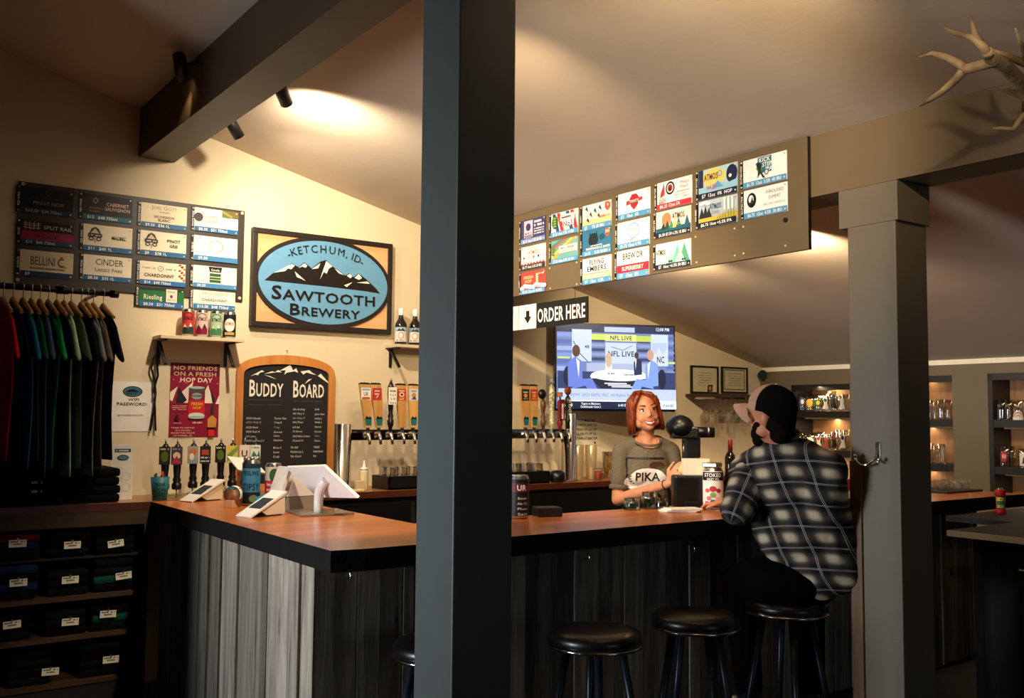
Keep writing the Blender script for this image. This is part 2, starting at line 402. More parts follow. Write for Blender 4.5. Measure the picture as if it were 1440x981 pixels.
MB().bb((XB-.012, 2.452, 0), (XB, 2.505, 1.365), wood('rust_brown_board', '4a3220', '7a5a38', 'Z', .6), bev=.002).build('corner_board', p)
# double coat hook
hk = thing('coat_hook', 'chrome double coat hook screwed to the right post', 'hook', (XB, 2.385, 1.36))
MB().box((XB-.003, 2.372, 1.412), (.006, .022, .072), M_chrome, bev=.002).build('back_plate', hk)
b = MB()
b.tube([(XB-.006, 2.372, 1.40), (XB-.03, 2.372, 1.378), (XB-.05, 2.385, 1.356), (XB-.05, 2.42, 1.348), (XB-.045, 2.445, 1.362), (XB-.045, 2.452, 1.385)], .006, M_chrome, 8)
b.ell((XB-.045, 2.452, 1.388), (.009, .009, .009), M_chrome); b.build('prong', hk)
b = MB(); b.tube([(XB-.006, 2.372, 1.385), (XB-.03, 2.365, 1.37), (XB-.04, 2.352, 1.362), (XB-.04, 2.345, 1.375)], .005, M_chrome, 8); b.ell((XB-.04, 2.345, 1.377), (.008, .008, .008), M_chrome); b.build('prong', hk)
for z in (1.395, 1.43): MB().lathe([(.005, 0), (.004, .003)], (XB-.006, 2.372, z), M_blackpl, 10, axis=(-1, 0, 0)).build('screw', hk)

# ---------------------------------------------------------------- track lights on the beams (each lamp lights the room)
def lamp_head(name, label, loc, target, power, angle, blend=.6, r=.032, L=.13, mount=None, color=(1, .76, .47)):
    loc, target = Vector(loc), Vector(target); d = (target-loc).normalized()
    t = thing(name, label, 'light', loc, 'black spot heads')
    MB().lathe([(r*.8, -L*.55), (r, -L*.5), (r, L*.5), (r*.9, L*.5), (r*.82, L*.42)], loc, M_black, 18, axis=d, capt=False).build('housing', t)
    MB().lathe([(r*.78, L*.40), (r*.78, L*.405)], loc, mat('lamp_lens', 'ffe2b0', .3, emit=12), 16, axis=d).build('lens', t)
    if mount is not None: MB().tube([loc, Vector(mount)], .009, M_black, 8).build('stem', t)
    spot('spot_light', loc+d*(L*.5+.01), target, power, angle, color, blend, r*.7); return t
XT = 1.80                                       # ceiling track to the right of the dark beam
p1, p2 = PX(397, 131, XT), PX(328, 178, XT)
lamp_head('track_light', 'black spotlight head beside the dark beam, nearer of the two facing the brewery sign', p1, (3.2, 5.75, 1.9), 155, 150, .95, color=(1, .84, .63), mount=(XT, p1.y, ceil_z(XT)))
lamp_head('track_light', 'black spotlight head beside the dark beam, closest to the back wall', p2, (3.2, 5.75, 1.6), 36, 135, .9, color=(1, .84, .63), mount=(XT, p2.y, ceil_z(XT)))
p3 = PX(254, 95, 1.40)
lamp_head('track_light', 'black spotlight head on the unlit left side of the dark beam', p3, (1.95, 5.75, 2.0), 4, 50, mount=(1.48, p3.y, p3.z+.05))
# further heads along the same beam, above the frame
lamp_head('track_light', 'black spotlight head on the dark beam aimed at the beer menu', (1.78, 2.83, 3.0), (3.6, 4.4, 2.2), 110, 78, .8, mount=(1.685, 2.83, 3.06))
lamp_head('track_light', 'black spotlight head on the dark beam aimed at the bar top', (1.78, 2.72, 3.0), (3.9, 4.3, 1.25), 170, 62, .7, mount=(1.685, 2.72, 3.06))
lamp_head('track_light', 'black spotlight head on the dark beam aimed at the right end of the beer menu', (1.80, 1.5, 3.0), (3.6, 3.7, 2.75), 190, 78, .85, mount=(1.685, 1.5, 3.06))
lamp_head('track_light', 'black spotlight head on the dark beam aimed at the card terminals', (1.78, 2.62, 3.0), (1.95, 4.3, 1.07), 190, 48, .7, mount=(1.685, 2.62, 3.06))
lamp_head('track_light', 'added black spotlight head on the dark beam, fill light for the antlers', (1.80, 1.1, 3.0), (3.5, 2.0, 2.75), 34, 56, .8, mount=(1.685, 1.1, 3.06))  # unseen extra head, added to brighten the antlers and header
# heads behind the menu beam
lamp_head('track_light', 'black spotlight head hidden behind the beer menu beam', (4.38, 4.35, 2.57), (6.4, 5.6, 1.75), 60, 128, .8, L=.09, mount=(4.38, 4.35, ceil_z(4.38)))
lamp_head('track_light', 'second black spotlight head hidden behind the beer menu beam', (4.38, 3.4, 2.57), (6.9, 4.6, 1.75), 90, 128, .8, L=.09, mount=(4.38, 3.4, ceil_z(4.38)))
# small wall lamp in the corner
q = PY(1075, 527, YW-.06)
wl = thing('wall_spot', 'small black wall spotlight in the far corner beside the framed certificates', 'light', q)
MB().lathe([(.03, -.05), (.038, -.045), (.038, .03), (.033, .035)], q+Vector((-.03, 0, 0)), M_black, 16, axis=(-.8, -.5, -.2)).build('housing', wl)
MB().lathe([(.028, 0), (.028, .02)], q+Vector((.06, .05, 0)), M_black, 16, axis=(0, -1, 0)).build('wall_plate', wl)
MB().tube([q+Vector((.06, .04, 0)), q], .012, M_black, 8).build('arm', wl)
# fill strips added in the niches to light the glasses
for i, (y0, y1, zt, sh) in enumerate(NICHES):
    for z in [zt]+list(sh):
        zz = z-.012-(0 if z == zt else .055)
        t = thing('niche_fill', 'slim added fill strip at the %s of the %s wall niche' % ('top' if z == zt else 'upper shelf' if z == sh[0] else 'lower shelf', ('farthest', 'middle', 'nearest')[i]), 'light', (XR+.1, (y0+y1)/2, zz), 'added niche fill strips')
        MB().bb((XR+.05, y0+.06, zz), (XR+.07, y1-.06, zz+.012), mat('niche_fill_strip', '8a6a40', .4, emit=.4)).build('strip', t)
        area('niche_fill_light', (XR+.06, (y0+y1)/2, zz-.004), (XR+.08, (y0+y1)/2, zz-1), .03, y1-y0-.15, 1.0 if i else 2.6, (1, .76, .47))

# ---------------------------------------------------------------- the bar
M_top = wood('bar_top_wood', '9a4712', 'dc8232', 'X', .3, scale=1.6, coat=.25, bump=.05)
M_bark = mat('dark_bark_edge', '0c0907', .75, var=.3, scale=20, bump=.5, bscale=25, spec=.2)
M_barn = wood('barn_wood', '655c50', '9c9282', 'Z', .9, scale=2.6, bump=.8, rnd=.5, dark='201a14')
M_carc = mat('dark_bar_carcass', '14110f', .7)
bar = thing('bar_counter', 'long wooden bar with glossy orange-brown top and weathered barn-wood front', 'bar', (1.55, 3.4, 0))
XE = 6.3
poly = [(1.49, 3.13), (1.62, 3.11), (XE, 3.10), (XE, 3.71), (2.16, 3.71), (2.16, 5.34), (1.49, 5.34)]
b = MB(); b.prism(poly, (0, 0, ZB-.078), (1, 0, 0), (0, 1, 0), (0, 0, 1), .078, M_top, M_bark); b.build('bar_top', bar)
b = MB(); b.bb((1.565, 3.39, .0), (2.1, 5.32, ZB-.078), M_carc); b.bb((2.1, 3.39, 0), (XE-.05, 3.66, ZB-.078), M_carc); b.build('carcass', bar)
def planks(p0, du, n, L, parent):
    """boards of uneven width along direction du, nailed on face with normal n"""
    s = 0; rr = random.Random(int(L*100)); du = Vector(du); n = Vector(n); p0 = Vector(p0)
    while s < L-.01:
        wd = min(rr.choice((.05, .065, .08, .1, .12, .15)), L-s); t = rr.uniform(.016, .03); g = .002
        a = p0+du*(s+g); e = p0+du*(s+wd-g)+n*t
        lo = [min(x, y) for x, y in zip(a, e)]; hi = [max(x, y) for x, y in zip(a, e)]
        lo[2] = rr.uniform(.012, .03); hi[2] = ZB-.08
        MB().bb(lo, hi, M_barn, bev=.0015).build('plank', parent); s += wd
planks((1.565, 3.385, 0), (0, 1, 0), (-1, 0, 0), 1.945, bar)
planks((1.565, 3.39, 0), (1, 0, 0), (0, -1, 0), 4.6, bar)
MB().bb((1.535, 3.36, 0), (1.62, 3.39, ZB-.08), M_barn).build('corner_board', bar)
# hooks under the bar edge
for (px, py) in ((452, 808), (820, 775), (968, 764)):
    q = PY(px, py, 3.36) if px > 500 else Vector((1.66, 3.355, .965))
    hkk = thing('bag_hook', 'small chrome bag hook under the bar edge, '+('at the bar corner' if px < 500 else 'above the stool next to the center post' if px < 900 else 'beside the customer'), 'hook', q, 'bag hooks under the bar')
    MB().tube([q+Vector((0, 0, .02)), q+Vector((0, -.03, 0)), q+Vector((0, -.045, -.02)), q+Vector((0, -.04, -.04)), q+Vector((0, -.02, -.03))], .005, M_chrome, 8).build('hook_bend', hkk)
    MB().box(q+Vector((0, 0, .015)), (.025, .006, .04), M_chrome).build('plate', hkk)

# ---------------------------------------------------------------- back counter along the wall
M_bc = wood('back_counter_wood', '7a4a26', 'a86a35', 'X', .35, scale=1.6, coat=.3, bump=.05)

b = MB(); b.prism([(-.6, 5.35), (6.75, 5.35), (6.75, YW-.001), (-.6, YW-.001)], (0, 0, ZB-.04), (1, 0, 0), (0, 1, 0), (0, 0, 1), .04, M_bc, mat('counter_red_edge', '4b2113', .4)); tag(b.build('back_worktop'), 'wooden worktop along the back wall under the tap towers', 'worktop'); bc = thing('back_bar_cooler', 'black row of cooler cabinets under the back worktop', 'cabinet', (4.4, 5.5, 0))
b = MB(); b.bb((2.2, 5.40, .08), (6.7, YW-.002, ZB-.04), M_carc); b.build('carcass', bc)
for i in range(5):
    x = 2.25+i*.9; d = MB().bb((x, 5.375, .12), (x+.86, 5.40, ZB-.075), mat('black_cooler_door', '0c0b0b', .35), bev=.004).build('cooler_door', bc)
    MB().tube([(x+.8, 5.36, .55), (x+.8, 5.345, .57), (x+.8, 5.345, .8), (x+.8, 5.36, .82)], .008, M_steel, 8).build('handle', d)
# retail shelving under the left end
M_shelf = wood('retail_shelf_wood', '2a1c12', '4c3320', 'X', .6)
rs = thing('retail_shelf', 'dark wooden shelf unit of folded shirts under the counter', 'shelf', (.5, 5.4, 0))
for z, t in ((.607, .022), (.408, .022), (.178, .022)): MB().bb((-.6, 5.352, z-t), (1.47, YW-.003, z), M_shelf).build('shelf_board', rs)
MB().bb((-.6, 5.352, .955), (1.49, 5.372, ZB-.04), M_shelf).build('face_board', rs)
for x in (-.62, 1.462): MB().bb((x, 5.352, 0), (x+.025, YW-.003, ZB-.042), M_shelf).build('side_panel', rs)
MB().bb((-.6, 5.36, 0), (1.46, 5.38, .155), M_carc).build('plinth', rs)
MB().bb((-.6, YW-.012, .155), (1.46, YW-.003, ZB-.042), M_carc).build('back_panel', rs)
# ================================================================ menu boards
EX, EY, EZ = Vector((1, 0, 0)), Vector((0, 1, 0)), Vector((0, 0, 1))
NAVY, BLUE, PBLUE = '17203a', '1d5f90', '4f93bd'
def scr(p, n, parent, r=.007): return MB().lathe([(r, 0), (r*.8, .003)], p, M_screw, 10, axis=n).build('screw', parent)
def card(parent, o, u, n, w_, h_, bgc, stripc, price, cat_, draw, stripw=.022, bar_h=.2, catc='e8e4da', stripbg='0b0b0c', dim=None, pricec='f2efe6', screws=True):
    """o: lower left corner of card without strip"""
    o, u, n = Vector(o), Vector(u), Vector(n); v_ = EZ
    b = MB(); cmat = ink(bgc)
    b.prism([(-stripw, 0), (w_, 0), (w_, h_), (-stripw, h_)], o, u, v_, n, .003, cmat); cd_ = b.build('card', parent)
    a = Art(o+n*.003, u, v_, n)
    a.rect(-stripw, 0, -.002, h_, stripbg)
    draw(a, w_, h_, h_*bar_h)
    if stripc: a.rect(0, 0, w_, h_*bar_h, stripc)
    if price: a.text(price, w_*.09, h_*bar_h*.5, h_*bar_h*.58, pricec, 1, 'L', w=min(w_*.8, tw(price, 1)*h_*bar_h*.58/.73))
    if cat_: a.text(cat_, -stripw/2-.001, h_/2, stripw*.5, catc, 1, 'C', rot=math.pi/2, w=min(h_*.85, tw(cat_, 1)*stripw*.5/.73))
    a.build('print', cd_)
    if screws:
        for (x, y) in ((-stripw/2, h_-.008), (-stripw/2, .008), (w_-.012, h_-.012), (w_-.012, .012)): scr(o+u*x+v_*y+n*.0055, n, cd_, .0052)
    return cd_
wb = thing('wine_menu_board', 'dark wine menu board with printed cards above the hanging shirts', 'menu board', (1.5, YW, 2.23))
yb = YW-.012
MB().bb((.855, yb, 2.235), (2.125, YW-.001, 2.803), mat('wine_board_brown', '2d2319', .5), bev=.002).build('panel', wb)
for p in ((.875, 2.79), (2.108, 2.787), (2.105, 2.255), (.868, 2.26)): scr((p[0], yb, p[1]), -EY, wb, .011)
def wine(tl, br, bgc, price, cat_, draw, stripc=BLUE, **k):
    a, e = PY(*tl, yb), PY(*br, yb)
    card(wb, (a.x, yb, e.z), EX, -EY, e.x-a.x, a.z-e.z, bgc, stripc, price, cat_, draw, **k)
DK = '2a2118'
def d_pinot(a, w, h, s):
    a.ring(w*.5, h*.82, .012, .012, .003, '3c4a40'); a.scrib(w*.2, h*.62, w*.9, h*.06, '2c3830'); a.text('PINOT NOIR', w*.53, h*.42, h*.14, '9a9484', 0, w=w*.6)
wine((30, 261), (102, 306), '0a1413', '$10.50  $39 750ml', 'RED WINE', d_pinot, '122c4d', pricec='9fb0c4')
def d_split(a, w, h, s):
    for i in range(4): a.line([(w*(.08+.08*i), h*.62), (w*(.08+.08*i), h*.95)], .004, 'b8b0a0')
    for y in (.7, .8, .88): a.line([(w*.04, h*y), (w*.2, h*(y-.03)), (w*.36, h*y)], .004, 'b8b0a0')
    a.text('SPLIT RAIL', w*.7, h*.76, h*.16, 'd8d2c4', 0, w=w*.56); a.rect(0, s, w, h*.56, '8d1740'); a.text('ROSE', w*.5, h*.38, h*.16, '3f0a1c', 1, w=w*.45)
wine((30, 308), (102, 349), '10100e', '$13   $45 750ml', 'ROSE', d_split, '123d68', pricec='c4ccd4')
def d_bell(a, w, h, s):
    a.text('BELLINI', w*.42, h*.62, h*.34, DK, 0, w=w*.48); a.ring(w*.78, h*.6, .022, .022, .006, DK, a0=60, a1=300); a.ell(w*.77, h*.78, .009, .007, 'b05030')
    a.text('Canella', w*.8, h*.44, h*.07, DK, 0); a.scrib(w*.18, h*.33, w*.84, h*.06, '5a4a34')
wine((29, 350), (102, 393), 'd9c8a4', '$9', 'BUBBLES', d_bell, '0f3157')
def d_cab(a, w, h, s):
    for k in (0, math.pi): a.line([(w*.25+.018*math.sin(k+i*2*math.pi/3), h*.76+.018*math.cos(k+i*2*math.pi/3)) for i in (0, 1, 2, 3)], .0025, 'c09088')
    a.scrib(w*.06, h*.46, w*.42, h*.08, '7a5a5a'); a.scrib(w*.12, h*.34, w*.36, h*.07, '7a5a5a')
    a.text('CABERNET', w*.7, h*.66, h*.14, 'd9b5a0', 1, w=w*.46); a.text('SAUVIGNON', w*.7, h*.48, h*.14, 'd9b5a0', 1, w=w*.52)
wine((117, 271), (185, 315), '1d0f14', '$13   $48 750ml', 'RED WINE', d_cab, '1c5f6b')
def d_mal(a, w, h, s, t=('MALBEC',)):
    x, y = w*.23, h*.62
    a.poly([(x-.032, y+.005), (x-.02, y+.034), (x, y+.045), (x+.02, y+.034), (x+.032, y+.005)], DK)
    a.poly([(x-.024, y+.008), (x, y+.036), (x+.024, y+.008)], 'c9b994')
    a.rect(x-.038, y-.014, x+.038, y+.006, DK); a.scrib(x-.03, y-.004, x+.03, .007, 'e8dcc0')
    for q in (-.02, .02): a.ring(x+q, y-.024, .014, .012, .006, DK)
    a.line([(x, y-.02), (x, y-.048)], .003, DK)
    for i, q in enumerate(t): a.text(q, w*.72, h*(.56 if len(t) == 1 else .66-.2*i), h*.13, DK, 1, w=w*(.3 if len(q) > 4 else .18))
wine((118, 314), (185, 358), 'e6dabc', '$11   $40 1L', 'RED WINE', d_mal)
def d_cin(a, w, h, s): a.text('CiNDER', w*.53, h*.75, h*.26, '15120e', 0, w=w*.58); a.caps('LAISSEZ FAIRE', w*.52, h*.44, h*.15, '15120e', w=w*.58, bold=0)
wine((118, 357), (184, 398), 'e9dfc4', '$8.50   $35 1L', 'RED WINE', d_cin)
def d_joel(a, w, h, s): a.caps('JOEL GOTT', w*.5, h*.86, h*.17, '8a7a5c', w=w*.55, bold=0); a.text('WINES', w*.5, h*.67, h*.09, '8a7a5c', 0, w=w*.25); a.text('SAUVIGNON', w*.5, h*.47, h*.11, DK, 1, w=w*.45); a.text('BLANC', w*.5, h*.33, h*.11, DK, 1)
wine((199, 284), (262, 325), 'e4d6b4', '$9.50   $36 1L', 'WHITE WINE', d_joel)
wine((198, 323), (261, 364), 'e9dec0', '$9     $38 1L', 'WHITE WINE', lambda a, w, h, s: d_mal(a, w, h, s, ('PINOT', 'GRIS')))
def d_ch1(a, w, h, s):
    a.scrib(w*.05, h*.72, w*.34, h*.06, '9a8a6c'); a.ring(w*.45, h*.72, .016, .016, .003, '7a6a50'); a.text('P', w*.45, h*.72, h*.09, '7a6a50', 0); a.scrib(w*.56, h*.72, w*.8, h*.06, '9a8a6c')
    a.text('CHARDONNY', w*.42, h*.42, h*.15, '4a1f16', 1, w=w*.66)
    for i in range(9): a.ell(w*(.87+.05*(i % 3)), h*(.95-.08*i), .008, .006, ('b8442e', '8a2a20', 'd08060')[i % 3], 8)
wine((197, 366), (260, 404), 'ebe0c6', '$14   $49 750ml', 'WHITE WINE', d_ch1, '2569a5')
def d_ries(a, w, h, s):
    a.rect(0, s, w, h*.9, '1d6b33'); a.rect(0, h*.86, w, h, '12301a'); a.text('Riesling', w*.3, h*.52, h*.26, 'e8e4c8', 1, w=w*.42)
    a.rect(w*.57, h*.24, w*.86, h*1.02, '3a2418'); a.rect(w*.59, h*.28, w*.84, h*.98, 'e6dcc8'); a.text('Kiona', w*.71, h*.86, h*.12, '3a2418', 0, w=w*.17); a.ell(w*.71, h*.6, .008, .01, '8a2a30'); a.scrib(w*.63, h*.42, w*.8, h*.05, '8a7a6c')
wine((196, 403), (258, 434), '1d6b33', '$8.50   $31 750ml', 'WHITE WINE', d_ries, '2569a5', bar_h=.26)
def d_lap(a, w, h, s):
    a.ell(w*.09, h*.6, .027, .027, '2a2a2c'); 
    for i in range(4): a.line([(w*.09-.02, h*.6-.012+.008*i), (w*.09+.02, h*.6-.012+.008*i)], .0015, '6a6a6c')
    a.text('LAPIS', w*.38, h*.66, h*.13, '8a8578', 0, w=w*.3); a.text('LUNA', w*.38, h*.48, h*.13, '8a8578', 0, w=w*.28); a.rect(w*.62, h*.7, w, h, '5e6a33'); a.line([(w*.62, h*.95), (w*.85, h*.75)], .012, 'b58a3a'); a.line([(w*.8, h*.98), (w, h*.8)], .01, '8a4a2a')
wine((274, 291), (334, 331), 'eee6d2', '$8.50   $31 750ml', 'WHITE WINE', d_lap)
def d_wre(a, w, h, s):
    for sg in (-1, 1):
        for i in range(9):
            an = R(-80+20*i); a.ell(w*.5+sg*.042*math.cos(an), h*.62+.036*math.sin(an), .0055, .004, 'b5ab92', 8)
wine((273, 330), (333, 371), 'f0e9d8', '$9.50', 'BUBBLES', d_wre, '3c80b0')
def d_can(a, w, h, s): a.poly([(w*.34, h*.98), (w*.66, h*.98), (w*.63, h*.74), (w*.37, h*.74)], '11120f'); a.text('Canella', w*.5, h*.84, h*.1, 'e8e0c8', 1, w=w*.2); a.rect(w*.37, h*.26, w*.63, h*.68, '1f5a2e'); a.rect(w*.37, h*.5, w*.63, h*.54, 'd8cfa0'); a.rect(w*.37, h*.38, w*.63, h*.41, 'd8cfa0')
wine((272, 372), (332, 408), 'f1ead8', '$8.50', 'BUBBLES', d_can, '4585b4')
def d_tru(a, w, h, s): a.text('TRUCHARD', w*.5, h*.85, h*.16, 'b09a70', 0, w=w*.62); a.text('CHARDONNY', w*.5, h*.5, h*.15, '4a2a1c', 1, w=w*.62)
wine((272, 407), (330, 437), 'efe6d2', '$13.50   $48 750ml', 'WHITE WINE', d_tru, '2f74a8', bar_h=.26)

# ---------------------------------------------------------------- beer menu on the beam
bb_ = thing('beer_menu_board', 'brown painted beer menu panel with printed cards on the header beam', 'menu board', (XB, 4.2, 2.3))
xb = XB-.022
b = MB(); b.prism([(2.69, 2.302), (YW-.01, 2.302), (YW-.01, ceil_z(xb)-.006), (2.69, ceil_z(xb)-.006)], (xb, 0, 0), EY, EZ, EX, .021, M_panel, M_black); b.build('panel', bb_)
def crop(x, y): return 720+x*.29861, 180+y*.29851
def beer(tl, br, bgc, price, cat_, draw, stripc=PBLUE, **k):
    a, e = PX(*crop(*tl), xb), PX(*crop(*br), xb)
    card(bb_, (xb, a.y, e.z), -EY, -EX, a.y-e.y, a.z-e.z, bgc, stripc, price, cat_, draw, stripw=.02, **k)
def tri(a, x, y, w, h, c): a.poly([(x-w/2, y), (x+w/2, y), (x, y+h)], c)
def d1(a, w, h, s):
    a.rect(w*.12, h*.25, w*.48, h*.95, 'c7bccb'); a.ell(w*.3, h*.68, w*.1, h*.16, '3a3560'); a.scrib(w*.16, h*.42, w*.44, h*.07, '3a3560')
    a.poly([(w*.2, h*.2), (w*.4, h*.2), (w*.48, h*.35), (w*.12, h*.35)], '8a7a92')
    for i, q in enumerate((.85, .7, .55, .45, .35)): a.scrib(w*.55, h*q, w*(.95 if i else .85), h*(.1 if i < 2 else .06), 'e8e6f0')
beer((46, 440), (160, 525), '3d3a63', '$6.75 16oz 5.5% 20 IBU', 'GROWLERS', d1, '6f86b8')
def d2(a, w, h, s):
    a.text('ATMOS', w*.5, h*.72, h*.16, '9a6a50', 1, w=w*.4); a.ring(w*.5, h*.7, w*.24, h*.24, .004, 'd9a888', a0=0, a1=180)
    for i in range(5): a.poly([(w*(.08+.2*i), h*.55), (w*(.16+.2*i), h*.55), (w*(.12+.2*i), h*.42)], ('2c2830', 'd8b5ac', 'c04038', '2c2830', 'd8b5ac')[i])
    for i in range(8): tri(a, w*(.06+.125*i), h*.2, w*.12, h*.1, 'b0404a')
beer((46, 565), (160, 650), 'eae0d4', '$6.75 16oz 5.6% 20 IBU', 'ALE', d2, '3c2a2c')
def d3(a, w, h, s):
    a.text('FRESH', w*.3, h*.76, h*.14, 'f0cf90', 1, w=w*.4); a.text('HOP', w*.3, h*.58, h*.14, 'f0cf90', 1, w=w*.28)
    for i in range(4): a.ell(w*.66, h*(.52+.1*i), w*.05, h*.07, 'f0cf90', 10)
    for i in range(9): a.ell(w*(.05+.115*i), h*(.28+.03*((i*7) % 4)), w*.09, h*.1, 'f4ece4', 12)
    a.scrib(w*.75, h*.85, w*.97, h*.08, 'f4dcc8')
beer((46, 685), (160, 768), 'd8443f', '$7.25 12oz 6% 40 IBU', 'HOPPY', d3)
def d4(a, w, h, s):
    for i in range(9):
        c_ = ('b8352f', 'f0ece6', '2a4a86')[i % 3]
        a.poly([(max(0, w*(-.3+.17*i)), h*.98), (min(w, w*(-.18+.17*i)), h*.98), (min(w, w*(-.02+.17*i)), s), (max(0, w*(-.14+.17*i)), s)] if w*(-.18+.17*i) > 0 and w*(-.14+.17*i) < w else [(0, s), (.001, s), (.001, s+.001)], c_)
    a.ell(w*.15, h*.62, w*.11, h*.28, '2c4a2a')
    for i in range(4): a.ell(w*.15, h*(.45+.11*i), w*.07, h*.045, '7aa04a', 10)
    a.rect(w*.36, h*.6, w*.9, h*.86, 'e6d9cc'); a.rect(w*.46, h*.35, w*.88, h*.6, 'f4eee4'); a.text('No3', w*.66, h*.47, h*.22, '26221e', 1, w=w*.36); a.scrib(w*.42, h*.74, w*.84, h*.08, '5a3a34')
beer((188, 408), (313, 490), 'efe6de', '$7.25 16oz 5.5% 15 IBU', 'LAGER', d4)
def d5(a, w, h, s):
    for i, c_ in enumerate(('e0a050', 'd9c060', '5a9a8a', 'c86a3c', '4a7a8a')):
        a.poly([(0, h*(.1+.14*i)), (0, h*(.24+.14*i)), (w*(.75-.1*i), h), (w*(.95-.1*i), h)], c_)
    a.rect(w*.3, h*.42, w*.98, h*.72, 'ece4d4'); a.scrib(w*.36, h*.62, w*.92, h*.08, '5a5a50'); a.scrib(w*.42, h*.5, w*.86, h*.06, '8a8a80')
    for i in range(4): a.ell(w*.09, h*(.4+.12*i), w*.06, h*.05, '5a7a2a', 10)
beer((188, 535), (313, 620), '6fa39a', '$7.25 16oz 5.5% 30 IBU', 'HAZY IPA', d5)
def shield(a, w, h): a.poly([(w*.8, h*.95), (w*.97, h*.95), (w*.97, h*.72), (w*.885, h*.6), (w*.8, h*.72)], 'c4553a'); a.scrib(w*.82, h*.84, w*.95, h*.12, 'ecd0b0')
def d6(a, w, h, s):
    a.rect(0, h*.62, w, h, 'b9d0d4'); a.rect(0, s, w, h*.4, 'c3c48c')
    for x, y in ((.15, .85), (.45, .72), (.62, .8), (.3, .6), (.58, .5), (.2, .4)): a.poly([(w*(x-.05), h*y), (w*x, h*(y+.1)), (w*(x+.03), h*y), (w*(x+.05), h*(y-.12))], '2f3a44')
    a.scrib(w*.62, h*.45, w*.95, h*.1, 'd08060'); shield(a, w, h)
beer((335, 370), (470, 458), 'dfd9c4', '$7      7% 20 IBU', 'GUEST', d6)
def d7(a, w, h, s):
    a.ell(w*.38, h*.6, w*.17, h*.27, '14222c'); tri(a, w*.27, h*.75, w*.06, h*.2, '14222c'); tri(a, w*.49, h*.75, w*.06, h*.2, '14222c'); a.ell(w*.68, h*.66, w*.1, h*.12, '1d4a60')
    a.text('INDEPENDENCE BAKER', w*.55, h*.27, h*.09, 'eef0ea', 1, w=w*.84); a.scrib(w*.3, h*.37, w*.7, h*.05, 'eef0ea'); shield(a, w, h)
beer((335, 490), (470, 582), '2c6f8f', '$6.75      5.5% 30 IBU', 'GUEST', d7)
def d8(a, w, h, s): a.text('FLYING', w*.5, h*.83, h*.2, '1a1816', 1, w=w*.52); a.text('EMBERS', w*.5, h*.58, h*.2, '1a1816', 1, w=w*.68); a.rect(0, h*.36, w, h*.42, 'e0a878'); a.rect(0, h*.2, w, h*.33, 'ecb98c'); a.scrib(w*.1, h*.27, w*.9, h*.05, 'f4ece0')
beer((335, 620), (470, 718), 'f1ede6', '$7   12oz   4.5%', 'CIDER', d8)
def d9(a, w, h, s): a.poly([(w*.36, h*.72), (w*.44, h*.88), (w*.58, h*.88), (w*.66, h*.72), (w*.62, h*.45), (w*.5, h*.28), (w*.4, h*.45)], 'a8232c'); a.poly([(w*.26, h*.5), (w*.76, h*.6), (w*.76, h*.72), (w*.26, h*.66)], 'c33a3c'); a.text('TIVITY', w*.51, h*.62, h*.1, 'f4e8e0', 1, w=w*.3)
beer((503, 315), (653, 402), 'f3eee8', '$7   12oz   6%', 'HARD CIDER', d9)
def d10(a, w, h, s): a.ring(w*.5, h*.62, w*.19, h*.3, .005, '6aa5cc'); a.ring(w*.5, h*.62, w*.17, h*.27, .003, 'c4a0a8'); a.scrib(w*.37, h*.66, w*.63, h*.1, 'c9b3b8'); a.scrib(w*.4, h*.5, w*.6, h*.06, 'c9b3b8'); a.text('RUBY', w*.43, h*.28, h*.09, 'd0545c', 1, w=w*.14); a.text('KISS', w*.58, h*.28, h*.09, '8090a8', 1, w=w*.12)
beer((500, 450), (650, 545), 'f3f0ee', '$6.75 12oz 4.9%', 'LIGHT BEER', d10)
def d11(a, w, h, s): a.text('BREW DR', w*.5, h*.78, h*.22, '1c1a18', 1, w=w*.64); a.text('KOMBUCHA', w*.5, h*.58, h*.08, '8a8278', 0, w=w*.36); a.rect(0, s, w, h*.48, 'b8283c'); a.text('SUPERBERRY', w*.5, h*.345, h*.15, 'f6ead8', 1, w=w*.68)
beer((497, 583), (647, 690), 'f1ece0', '$7   12oz   0%', 'KOMBUCHA', d11, '5a9cc4')
def d12(a, w, h, s):
    a.poly([(w*.08, h*.42), (w*.22, h*.52), (w*.2, h*.95), (w*.1, h*.6)], 'c8323c'); a.ell(w*.38, h*.72, w*.13, h*.24, '1e1a1c'); a.ell(w*.38, h*.72, w*.095, h*.17, 'f0e4de'); a.ell(w*.38, h*.72, w*.07, h*.13, 'b02a30'); tri(a, w*.38, h*.62, w*.08, h*.2, '1e1a1c')
    a.text('HUCKLE', w*.15, h*.36, h*.09, '6a5a58', 1, w=w*.2); a.text('BERRY', w*.15, h*.26, h*.09, '6a5a58', 1, w=w*.2)
    a.text('Mango', w*.8, h*.84, h*.12, 'd88a90', 0, w=w*.26); a.text('Peach', w*.8, h*.68, h*.12, 'd88a90', 0, w=w*.24)
    for i in range(3): a.scrib(w*.5, h*(.52-.1*i), w*.95, h*.06, 'd8aab0')
beer((687, 262), (850, 352), 'f3eeea', '$6.25 12oz 5%', 'HARD SELTZER', d12, 'c8343c')
def d13(a, w, h, s):
    a.ell(w*.3, h*.66, w*.14, h*.26, 'e08058'); a.rect(0, s, w, h*.36, '1f5a6c')
    for x, hh, c_ in ((.33, .34, '2a4a3a'), (.45, .3, '3a8a6a'), (.56, .3, 'e0c070'), (.66, .36, '2c6a5a'), (.9, .4, '2a5a80'), (.22, .24, '1c3a3a')): tri(a, w*x, h*.3, w*.16, h*hh, c_)
    a.text('ATMOS', w*.66, h*.74, h*.22, '5a4034', 1, w=w*.36); a.text('HAZY', w*.62, h*.42, h*.08, 'd8c890', 1, w=w*.18)
